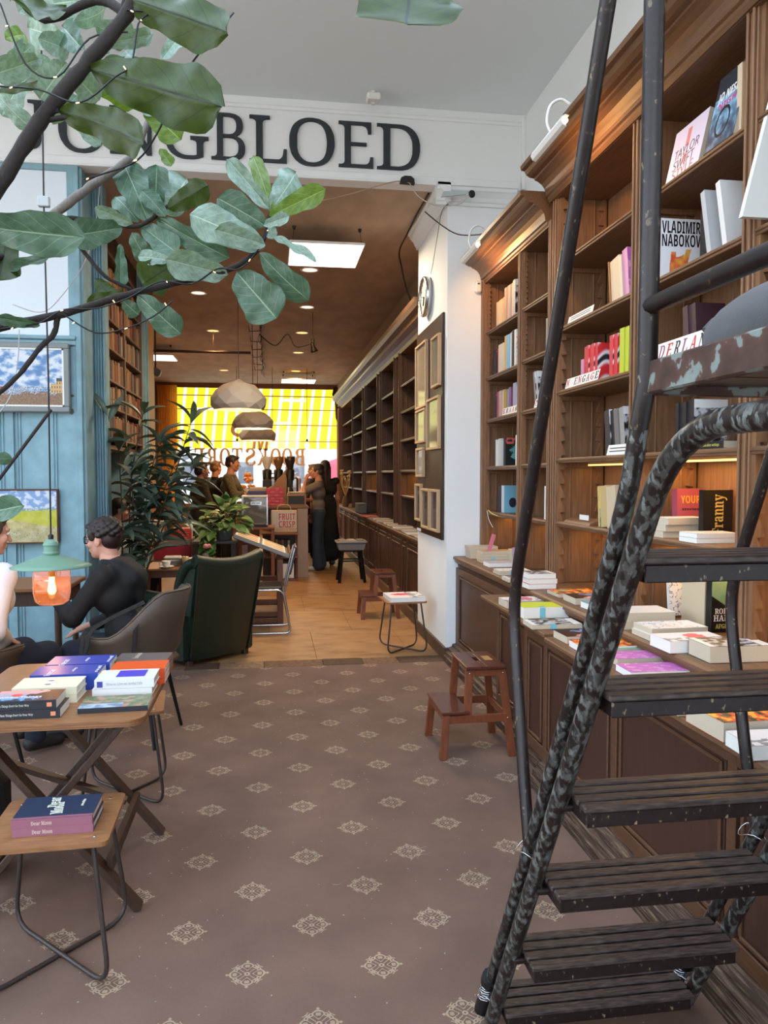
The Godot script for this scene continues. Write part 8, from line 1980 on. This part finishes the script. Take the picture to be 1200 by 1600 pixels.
func build_lamps():
	var warm := Color(1.0, 0.78, 0.52)
	# pendant over the guests' table
	var t := thing("pendant_lamp", "sage green pendant lamp with an amber glass and a glowing filament bulb", "lamp", V(-1.078, 0, 4.0))
	part("shade", mb().lathe([Vector2(0.188, 1.093), Vector2(0.190, 1.097), Vector2(0.15, 1.112), Vector2(0.095, 1.135), Vector2(0.050, 1.150), Vector2(0.036, 1.153)], Vector3.ZERO, 48), M.sage, t)
	part("neck", mb().lathe([Vector2(0.035, 1.152), Vector2(0.035, 1.212)], Vector3.ZERO, 32), M.sage, t)
	part("neck_ring", mb().lathe([Vector2(0.036, 1.156), Vector2(0.0385, 1.159), Vector2(0.0385, 1.168), Vector2(0.036, 1.171)], Vector3.ZERO, 32), M.sage, t)
	part("neck_ring", mb().lathe([Vector2(0.035, 1.196), Vector2(0.0375, 1.199), Vector2(0.0375, 1.207), Vector2(0.035, 1.210)], Vector3.ZERO, 32), M.sage, t)
	part("neck_cap", mb().lathe([Vector2(0.035, 1.212), Vector2(0.030, 1.222), Vector2(0.018, 1.231), Vector2(0.0, 1.233)], Vector3.ZERO, 32), M.sage, t)
	part("shade_lining", mb().lathe([Vector2(0.03, 1.143), Vector2(0.095, 1.128), Vector2(0.15, 1.106), Vector2(0.186, 1.093)], Vector3.ZERO, 48), M.white_enamel, t)
	part("glass", mb().lathe([Vector2(0.04, 1.092), Vector2(0.072, 1.088), Vector2(0.087, 1.068), Vector2(0.089, 1.03), Vector2(0.088, 0.965), Vector2(0.080, 0.925), Vector2(0.060, 0.908), Vector2(0.0, 0.904)], Vector3.ZERO, 40), M.amber_thin, t)
	part("collar", mb().lathe([Vector2(0.012, 1.232), Vector2(0.014, 1.25), Vector2(0.004, 1.258)], Vector3.ZERO, 12), M.black, t)
	part("socket", mb().lathe([Vector2(0.017, 1.045), Vector2(0.018, 1.12)], Vector3.ZERO, 12), tint(Color(0.62, 0.48, 0.26), 0.3), t)
	part("bulb", mb().lathe([Vector2(0.0, 0.955), Vector2(0.012, 0.958), Vector2(0.019, 0.972), Vector2(0.018, 0.99), Vector2(0.013, 1.02), Vector2(0.013, 1.045)], Vector3.ZERO, 16), M.filament, t)
	omni(t, Vector3(0, 0.99, 0), Color(1.0, 0.70, 0.36), 0.05, 0.015)
	part("cord", mb().tube([Vector3(0, 1.25, 0), Vector3(0.004, 2.0, 0.0), Vector3(0.0, 2.84, 0), Vector3(0.004, 3.6, 0), Vector3(0.0, 4.486, 0)], 0.0042, 8), M.black, t)
	part("junction", mb().box(Vector3(0.0, 2.875, 0), Vector3(0.055, 0.05, 0.03), 0.004), tint(Color(0.66, 0.68, 0.68)), t)
	# faceted pendants down the cafe
	var spec := [[-0.387, 2.375, 10.0, 0.335, 0.36, "nearest and largest of the faceted grey pendant shades in the cafe"], [-0.245, 2.235, 11.6, 0.29, 0.26, "second faceted grey pendant shade in the cafe, orange lit below"], [-0.20, 2.13, 13.2, 0.30, 0.26, "third faceted pendant shade in the cafe, glowing white inside"]]
	for q in spec.size():
		var s: Array = spec[q]
		var p := thing("faceted_pendant", s[5], "lamp", V(s[0], s[1], s[2]))
		var r := RandomNumberGenerator.new(); r.seed = 4 + q
		var rings := []
		var lv := [[0.94, 0.0], [1.05, 0.18], [1.03, 0.42], [0.88, 0.67], [0.60, 0.88], [0.20, 1.0]]
		var n := 11
		for i in lv.size():
			var ring := []
			for k in n:
				var a := TAU * (k + 0.5 * (i % 2)) / n + r.randf_range(-0.08, 0.08)
				var rr: float = s[3] * lv[i][0] * r.randf_range(0.95, 1.03)
				ring.append(Vector3(cos(a) * rr, s[4] * (lv[i][1] + (r.randf_range(-0.04, 0.04) if i > 0 else 0.0)), -sin(a) * rr))
			rings.append(ring)
		var m := mb(); var inn := mb()
		for i in lv.size() - 1:
			for k in n:
				var k2 := (k + 1) % n
				var a: Vector3 = rings[i][k]; var b: Vector3 = rings[i][k2]; var c: Vector3 = rings[i + 1][k]; var d: Vector3 = rings[i + 1][k2]
				var tr := [[a, b, d], [a, d, c]] if i % 2 else [[a, b, c], [b, d, c]]
				for f in tr:
					m.tri(f[0], f[1], f[2])
					inn.tri(f[0] * 0.97, f[2] * 0.97, f[1] * 0.97)
		part("shade", m, M.shade_grey, p)
		part("shade_lining", inn, M.white_enamel, p)
		part("bulb", mb().ball(Vector3(0, 0.06, 0), Vector3(0.045, 0.055, 0.045), 14), M.bulb_pale, p)
		omni(p, Vector3(0, 0.06, 0), warm, 0.9 if q else 0.3, 0.04)
		part("cap", mb().lathe([Vector2(0.05, s[4] * 0.98), Vector2(0.045, s[4] + 0.015), Vector2(0.012, s[4] + 0.03), Vector2(0.0, s[4] + 0.03)], Vector3.ZERO, 12), M.shade_grey, p)
		part("cord", mb().tube([Vector3(0, s[4] + 0.02, 0), Vector3(0, 3.885 - s[1], 0)], 0.006, 6), tint(Color(0.42, 0.32, 0.26)), p)
	# bare bulbs in the window
	for k in 3:
		var b := thing("hanging_bulb", "bare bulb hanging before the far window, %s" % ["left one", "middle one", "right one"][k], "lamp", V([-0.70, 0.06, 0.81][k], 2.19, 17.0))
		part("bulb", mb().lathe([Vector2(0.0, -0.07), Vector2(0.05, -0.05), Vector2(0.062, 0.0), Vector2(0.035, 0.06), Vector2(0.02, 0.08)], Vector3.ZERO, 14), M.bulb_pale, b)
		part("socket", mb().lathe([Vector2(0.022, 0.08), Vector2(0.022, 0.14), Vector2(0.0, 0.15)], Vector3.ZERO, 10), M.black, b)
		part("cord", mb().tube([Vector3(0, 0.14, 0), Vector3(0, 1.695, 0)], 0.005, 6), M.black, b)
		omni(b, Vector3(0, 0, 0), warm, 0.12, 0.05)
	# flat panels on wires
	var pn := [[0.55, 3.72, 7.73, 0.69, 0.78, "large square light panel hanging from wires nearest the opening", 9.0], [0.66, 3.70, 17.9, 0.76, 0.7, "flat light panel hanging near the far window", 10.0], [-2.1, 3.70, 14.7, 0.76, 0.7, "flat light panel at the left beyond the dark post", 12.0]]
	for s in pn:
		var p := thing("light_panel", s[5], "lamp", V(s[0], s[1], s[2]))
		part("frame", mb().box(Vector3(0, 0.012, 0), Vector3(s[3] + 0.02, 0.024, s[4] + 0.02), 0.003), M.white_enamel, p)
		part("diffuser", mb().box(Vector3(0, -0.002, 0), Vector3(s[3], 0.006, s[4])), M.panel_light, p)
		for a in [[-1, -1], [1, -1], [-1, 1], [1, 1]]:
			part("wire", mb().tube([Vector3(a[0] * s[3] * 0.47, 0.02, a[1] * s[4] * 0.47), Vector3(a[0] * s[3] * 0.45, 3.885 - s[1], a[1] * s[4] * 0.45)], 0.0022, 5), M.black, p)
			part("anchor", mb().lathe([Vector2(0.012, -0.03), Vector2(0.018, 0.0)], Vector3(a[0] * s[3] * 0.45, 3.885 - s[1], a[1] * s[4] * 0.45), 8), M.black, p)
		area_light("light", p, Vector3(0, -0.008, 0), Vector3.DOWN, Vector2(s[3], s[4]), Color(1.0, 0.90, 0.76), s[6])
	# recessed downlights
	var dl := [[0.464, 8.9], [0.527, 10.85], [0.536, 12.8], [0.548, 14.87], [0.586, 17.5], [-0.944, 8.02], [-0.894, 10.22], [-0.896, 12.84], [-0.88, 14.92], [-1.0, 17.6]]
	for i in dl.size():
		var p := thing("downlight", "round recessed ceiling light of the cafe, %s of the %s row" % [NTH[i % 5], "right" if i < 5 else "left"], "lamp", V(dl[i][0], 3.885, dl[i][1]), 0.0, "recessed ceiling lights")
		part("ring", mb().lathe([Vector2(0.085, -0.006), Vector2(0.105, -0.010), Vector2(0.112, 0.0)], Vector3.ZERO, 24), M.white_enamel, p)
		part("lens", mb().lathe([Vector2(0.0, -0.004), Vector2(0.086, -0.004)], Vector3.ZERO, 24), M.downlight_warm if i % 5 > 1 else M.downlight_cool, p)
		var l := SpotLight3D.new(); l.name = "light"
		l.position = Vector3(0, -0.012, 0); l.rotation.x = -PI / 2; l.light_color = Color(1.0, 0.74, 0.46); l.light_energy = 1.3; l.spot_angle = 70; l.light_size = 0.06; l.spot_range = 30.0; l.spot_attenuation = 2.0; l.shadow_enabled = true
		p.add_child(l, true)
	# picture lights on the cornices
	for q in [[1.452, 3.288, 3.90, 0.44, "white picture light on a curved arm over the tall bookcase's cornice"], [1.500, 3.205, 5.66, 0.42, "white picture light over the lower cornice beside the pier"]]:
		var p := thing("picture_light", q[4], "lamp", V(q[0], q[1], q[2]))
		var h: float = q[3] / 2
		part("shade", mb().prism(PackedVector2Array([Vector2(0.026, 0.004), Vector2(0.018, 0.024), Vector2(0.0, 0.032), Vector2(-0.020, 0.026), Vector2(-0.030, 0.006), Vector2(-0.026, -0.014), Vector2(-0.022, -0.013), Vector2(-0.025, 0.005), Vector2(-0.017, 0.022), Vector2(0.0, 0.027), Vector2(0.015, 0.020), Vector2(0.021, 0.004)]), Transform3D(Basis(Vector3(0, 0, 1), 0.95), Vector3(0, 0, -h)), h * 2), M.white_enamel, p)
		part("tube", mb().tube([Vector3(0, 0.004, -h + 0.01), Vector3(0, 0.004, h - 0.01)], 0.011, 10), M.led_pale, p)
		part("arm", mb().tube(curve([Vector3(0, 0.03, 0), Vector3(-0.022, 0.09, 0), Vector3(-0.004, 0.17, 0), Vector3(0.05, 0.205, 0), Vector3(0.10, 0.185, 0)], 6), 0.008, 8), M.white_enamel, p)
		area_light("light", p, Vector3(0.012, -0.008, 0), Vector3(0.75, -0.66, 0), Vector2(0.03, q[3]), Color(1.0, 0.74, 0.44), 0.45)
	# warm strips under the lowest shelves and over the niches
	var st := [[4.72, 5.22, 1.215, 0.22], [5.32, 6.12, 1.205, 0.35], [3.62, 4.52, 1.215, 0.5], [3.62, 4.52, 1.605, 0.3], [2.76, 3.48, 1.215, 0.7], [2.76, 3.48, 1.61, 0.9], [1.88, 2.62, 1.61, 0.8], [1.88, 2.62, 1.215, 0.7]]
	var nm := ["lowest shelf of the second bay", "lowest shelf beside the pier", "lowest shelf of the third bay", "fourth shelf of the third bay", "lowest shelf behind the ladder", "fourth shelf behind the ladder", "fourth shelf at the right edge", "lowest shelf at the right edge"]
	for i in st.size():
		var s: Array = st[i]
		var p := thing("led_strip", "thin warm light strip under the %s" % nm[i], "light")
		part("strip", mb().span(1.945, 1.965, s[2], s[2] + 0.010, s[0], s[1]), M.led_warm, p)
		area_light("light", p, V(1.955, s[2] - 0.002, (s[0] + s[1]) / 2), Vector3.DOWN, Vector2(0.02, s[1] - s[0]), Color(1.0, 0.76, 0.40), s[3] * 0.28)
	var bs := [[9.95, 8.0], [11.7, 13.0]]
	for i in 2:
		var p := thing("led_strip", "thin warm light strip in the rear bookcases, %s" % ["nearer one", "farther one"][i], "light")
		part("strip", mb().span(1.86, 1.88, 1.575, 1.585, minf(bs[i][0], bs[i][1]), maxf(bs[i][0], bs[i][1])), M.led_warm, p)
		area_light("light", p, V(1.87, 1.573, (bs[i][0] + bs[i][1]) / 2), Vector3.DOWN, Vector2(0.02, 1.3), Color(1.0, 0.72, 0.30), 0.5)
	# fairy lights wound along the fig's branches
	var f := thing("fairy_lights", "dark string of tiny warm fairy lights wound along the fig branches", "string lights")
	var runs := [[[0, 514, 2.19], [60, 505, 2.19], [100, 484, 2.20], [150, 482, 2.22], [200, 466, 2.23], [250, 440, 2.25], [300, 444, 2.26], [340, 420, 2.28], [375, 420, 2.28], [405, 388, 2.28], [419, 360, 2.28]], [[0, 135, 1.85], [60, 140, 1.85], [125, 160, 1.84], [180, 120, 1.85], [205, 100, 1.86], [216, 38, 1.87], [232, 20, 1.88], [198, 16, 1.88]], [[130, 280, 1.86], [160, 272, 1.88], [215, 250, 1.9], [250, 200, 1.88], [280, 130, 1.87], [310, 85, 1.87], [365, 20, 1.9]], [[0, 5, 1.9], [40, 100, 1.9], [90, 120, 1.9], [140, 60, 1.9], [200, 50, 1.9]], [[100, 492, 2.2], [150, 520, 2.2], [200, 512, 2.2], [240, 494, 2.22], [270, 470, 2.22]]]
	var cnt := 0
	for i in runs.size():
		var p := []
		for q in runs[i]:
			p.append(at(q[0] if i != 2 else q[0] - 0, q[1], q[2]))
		p = curve(p, 5)
		part("wire", mb().tube(p, 0.0022, 5), M.black, f)
		for k in range(2, p.size(), 8):
			var d := Vector3(sin(k * 1.7), cos(k * 2.1), 0.6).normalized()
			part("fairy_bulb", mb().tube([p[k] + d * 0.002, p[k] + d * 0.010], 0.0014, 6), M.fairy, f)
			cnt += 1

func build_small_things():
	# lint and crumbs on the carpet: too many and too small to count
	var li := mb()
	var lr := RandomNumberGenerator.new(); lr.seed = 77
	for k in 420:
		var w := Vector3(lr.randf_range(0.0015, 0.0045), 0.0012, lr.randf_range(0.0015, 0.006))
		li.box(V(lr.randf_range(-0.9, 1.2), 0.0008, lr.randf_range(1.9, 6.1)), w, 0.0, Basis(Vector3.UP, lr.randf() * 6.0))
	for q in [[637, 1326, 0.05], [520, 1382, 0.02], [655, 1335, 0.03]]:
		var p := on(q[0], q[1], 0.002)
		li.tube(curve([p, p + Vector3(q[2], 0, 0.004), p + Vector3(q[2] * 1.6, 0, -0.006)], 5), 0.0007, 4)
	single("lint", li, tint(Color(0.66, 0.61, 0.55)), "pale specks of lint and thread scattered over the patterned carpet", "lint", "", "stuff")
	# the shop name on the header, letter by letter
	var sg := thing("shop_name", "large dark serif letters of the shop name on the white header", "sign")
	var L := [["J", 40, 76], ["O", 92, 165], ["N", 172, 247], ["G", 257, 326], ["B", 330, 383], ["L", 390, 448], ["O", 452, 523], ["E", 529, 583], ["D", 589, 656]]
	for q in L:
		var o := words(q[0], 0.4, 0.018, M.sign_ink, true, false)
		var b := o.mesh.get_aabb()
		var x0 := at(q[1], 230, 6.2).x; var x1 := at(q[2], 230, 6.2).x
		var y0 := 3.99; var y1 := 4.345
		if q[0] in ["O", "G"]: y0 -= 0.008; y1 += 0.006
		if q[0] == "J": y0 = 3.985
		var sx := (x1 - x0) / b.size.x; var sy := (y1 - y0) / b.size.y
		o.transform = Transform3D(Basis.from_scale(Vector3(sx, sy, 1)), Vector3(x0 - b.position.x * sx, y0 - b.position.y * sy, -6.197))
		o.name = "letter"
		sg.add_child(o, true)
	# sensors, brackets, cables
	var dt := thing("ceiling_detector", "small white box on a short stalk on the front ceiling", "detector", V(0.80, 4.486, 5.95))
	part("stalk", mb().box(Vector3(0, -0.05, -0.03), Vector3(0.03, 0.10, 0.04), 0.004), M.plastic_white, dt)
	part("head", mb().box(Vector3(0.0, -0.065, 0.0), Vector3(0.105, 0.05, 0.10), 0.01), M.plastic_white, dt)
	var se := thing("wall_sensor", "small white motion sensor on the pier under the lower cornice", "detector", V(1.695, 3.085, 6.185))
	part("body", mb().box(Vector3.ZERO, Vector3(0.055, 0.095, 0.045), 0.012), M.plastic_white, se)
	part("window", mb().box(Vector3(0, 0.022, 0.023), Vector3(0.02, 0.012, 0.003), 0.001), tint(Color(0.25, 0.25, 0.26), 0.2), se)
	for q in [[636, 283, "black cable junction hanging under the header, right of the shop name"], [398, 277, "black clip under the header above the fig leaves"], [176, 268, "black clip under the header at the left of the opening"]]:
		var p := at(q[0], q[1], 6.16)
		var o := thing("cable_box", q[2], "junction box", p)
		part("body", mb().prism(PackedVector2Array([Vector2(-0.06, -0.02), Vector2(0.06, -0.025), Vector2(0.055, 0.015), Vector2(0.03, 0.035), Vector2(-0.02, 0.035), Vector2(-0.05, 0.02)]), Transform3D(Basis.from_scale(Vector3.ONE * (1.0 if q[0] == 636 else 0.55)), Vector3(0, 0, -0.02)), 0.04), M.black, o)
		part("clip", mb().box(Vector3(0, 0.03, -0.02), Vector3(0.02, 0.02, 0.03)), M.black, o)
	var pl := thing("plastic_scrap", "clear plastic wrap ending in a black clip on the pier's crown moulding", "wrap", at(712, 304, 6.05))
	part("film", mb().prism(PackedVector2Array([Vector2(-0.12, -0.03), Vector2(0.08, 0.0), Vector2(0.11, 0.025), Vector2(-0.10, 0.015)]), Transform3D(Basis.IDENTITY, Vector3.ZERO), 0.02), tint(Color(0.70, 0.74, 0.74), 0.2), pl)
	part("clip", mb().ball(Vector3(0.13, 0.008, 0.01), Vector3(0.028, 0.032, 0.02), 10), M.black, pl)
	var cab := func(label: String, pts: Array, r: float, m: Material):
		var p := []
		for q in pts: p.append(at(q[0], q[1], q[2]))
		single("cable", mb().tube(curve(p, 6), r, 6), m, label, "cable")
	cab.call("pale thin cord swagged from the header clip to the leaves", [[400, 310, 6.0], [470, 318, 6.0], [540, 305, 6.1], [615, 284, 6.15], [640, 286, 6.14]], 0.004, tint(Color(0.66, 0.54, 0.44)))
	cab.call("pale cord looping from the header junction to the crown moulding", [[640, 286, 6.14], [655, 308, 6.08], [685, 322, 6.05], [720, 318, 6.02], [731, 305, 6.0]], 0.004, tint(Color(0.72, 0.68, 0.62)))
	cab.call("black cable sagging from the pier's crown to the lower cornice", [[664, 331, 6.5], [690, 352, 6.2], [715, 366, 6.0], [745, 367, 5.75], [765, 362, 5.5]], 0.005, M.black)
	cab.call("dark cable running along the pier's crown moulding and down to the cornice", [[670, 302, 6.36], [652, 334, 6.86], [636, 366, 7.3], [624, 393, 7.7], [628, 420, 7.9], [634, 448, 8.1], [642, 470, 8.2]], 0.009, M.black)
	cab.call("thin grey cord hanging down the pier to the wall clock", [[700, 318, 6.02], [690, 332, 6.10], [683, 372, 6.35], [676, 414, 6.7], [673, 428, 6.84]], 0.003, tint(Color(0.35, 0.33, 0.32)))
	cab.call("pale cord hanging down the blue wall at the far left", [[30, 515, 5.9], [28, 560, 5.95], [18, 615, 6.0], [-5, 650, 6.05]], 0.004, tint(Color(0.72, 0.76, 0.78)))
	cab.call("pale thin cord looping before the white panel", [[158, 268, 6.17], [150, 345, 5.7], [132, 410, 5.5], [90, 470, 5.5], [62, 488, 5.5], [20, 476, 5.5]], 0.003, tint(Color(0.68, 0.64, 0.60)))
	cab.call("black cable wandering over the cafe ceiling to a clamp lamp", [[405, 522, 11.2], [430, 540, 11.2], [449, 522, 11.2], [460, 540, 11.2], [470, 542, 11.2], [486, 537, 11.2]], 0.008, M.black)
	var cl := thing("clamp_lamp", "small black clamp lamp hanging by its cable from the cafe ceiling", "lamp", at(489, 541, 11.2))
	part("head", mb().lathe([Vector2(0.055, -0.08), Vector2(0.03, 0.0), Vector2(0.025, 0.05), Vector2(0.0, 0.055)], Vector3.ZERO, 12, Basis(Vector3(0, 0, 1), 0.25)), M.black, cl)
	part("clamp", mb().box(Vector3(-0.02, 0.07, 0), Vector3(0.015, 0.08, 0.02), 0.003).box(Vector3(0.015, 0.07, 0), Vector3(0.015, 0.08, 0.02), 0.003), M.black, cl)
	part("hanger", mb().tube([Vector3(0, 0.1, 0), Vector3(0.0, 3.885 - at(489, 541, 11.2).y, 0)], 0.004, 5), M.black, cl)
	# timber fixed under the cafe ceiling that carries the pendants' cables
	var tb := thing("ceiling_batten", "pale timber batten wound with cables under the cafe ceiling", "batten")
	part("timber", mb().span(-0.30, -0.14, 3.80, 3.884, 9.0, 18.5, 0.004), mk("pale_timber", Color(0.74, 0.55, 0.42), 0.6, T.grain, Vector3(8, 8, 0.6)), tb)
	for k in 9:
		var d := 9.6 + k * 0.9
		part("cable_tie", mb().tube([V(-0.31, 3.882, d), V(-0.305, 3.795, d + 0.03), V(-0.135, 3.795, d + 0.10 * sin(k * 2.0)), V(-0.13, 3.882, d + 0.05)], 0.007, 5), M.black, tb)
	var w := []
	for k in 30: w.append(V(-0.13 + 0.05 * sin(k * 0.9), 3.79 - 0.012 * absf(sin(k * 1.4)), 9.3 + k * 0.3))
	part("cable", mb().tube(curve(w, 3), 0.008, 5), M.black, tb)
	var rd := thing("curtain_rail", "dark steel rail across the left of the cafe ceiling", "rail")
	part("rod", mb().tube([V(-2.4, 3.55, 12.9), V(-0.30, 3.55, 12.9)], 0.022, 8), M.iron, rd)
	for x in [-2.2, -0.9]: part("hanger", mb().tube([V(x, 3.55, 12.9), V(x, 3.885, 12.9)], 0.008, 6), M.iron, rd)
	var sp := thing("speaker", "small grey spotlight fixed to the dark post beside the light panel", "spotlight", at(243, 581, 12.0))
	part("head", mb().box(Vector3.ZERO, Vector3(0.16, 0.11, 0.14), 0.02, Basis(Vector3(0, 0, 1), -0.4)), tint(Color(0.45, 0.43, 0.42), 0.4), sp)
	part("bracket", mb().tube([Vector3(0.0, 0.04, 0), Vector3(0.0, 3.885 - at(243, 581, 12.0).y, 0)], 0.012, 6), M.iron, sp)
	cab.call("yellow cord lying under the lowest shelf beside the pier", [[763, 797, 5.9], [770, 803, 5.85], [785, 808, 5.75], [804, 807, 5.55]], 0.004, tint(Color(0.84, 0.74, 0.36)))
	cab.call("white cord of the pink bookmark tag on the pier-end counter", [[761, 798, 5.9], [764, 812, 5.85], [770, 824, 5.75]], 0.002, M.paper)
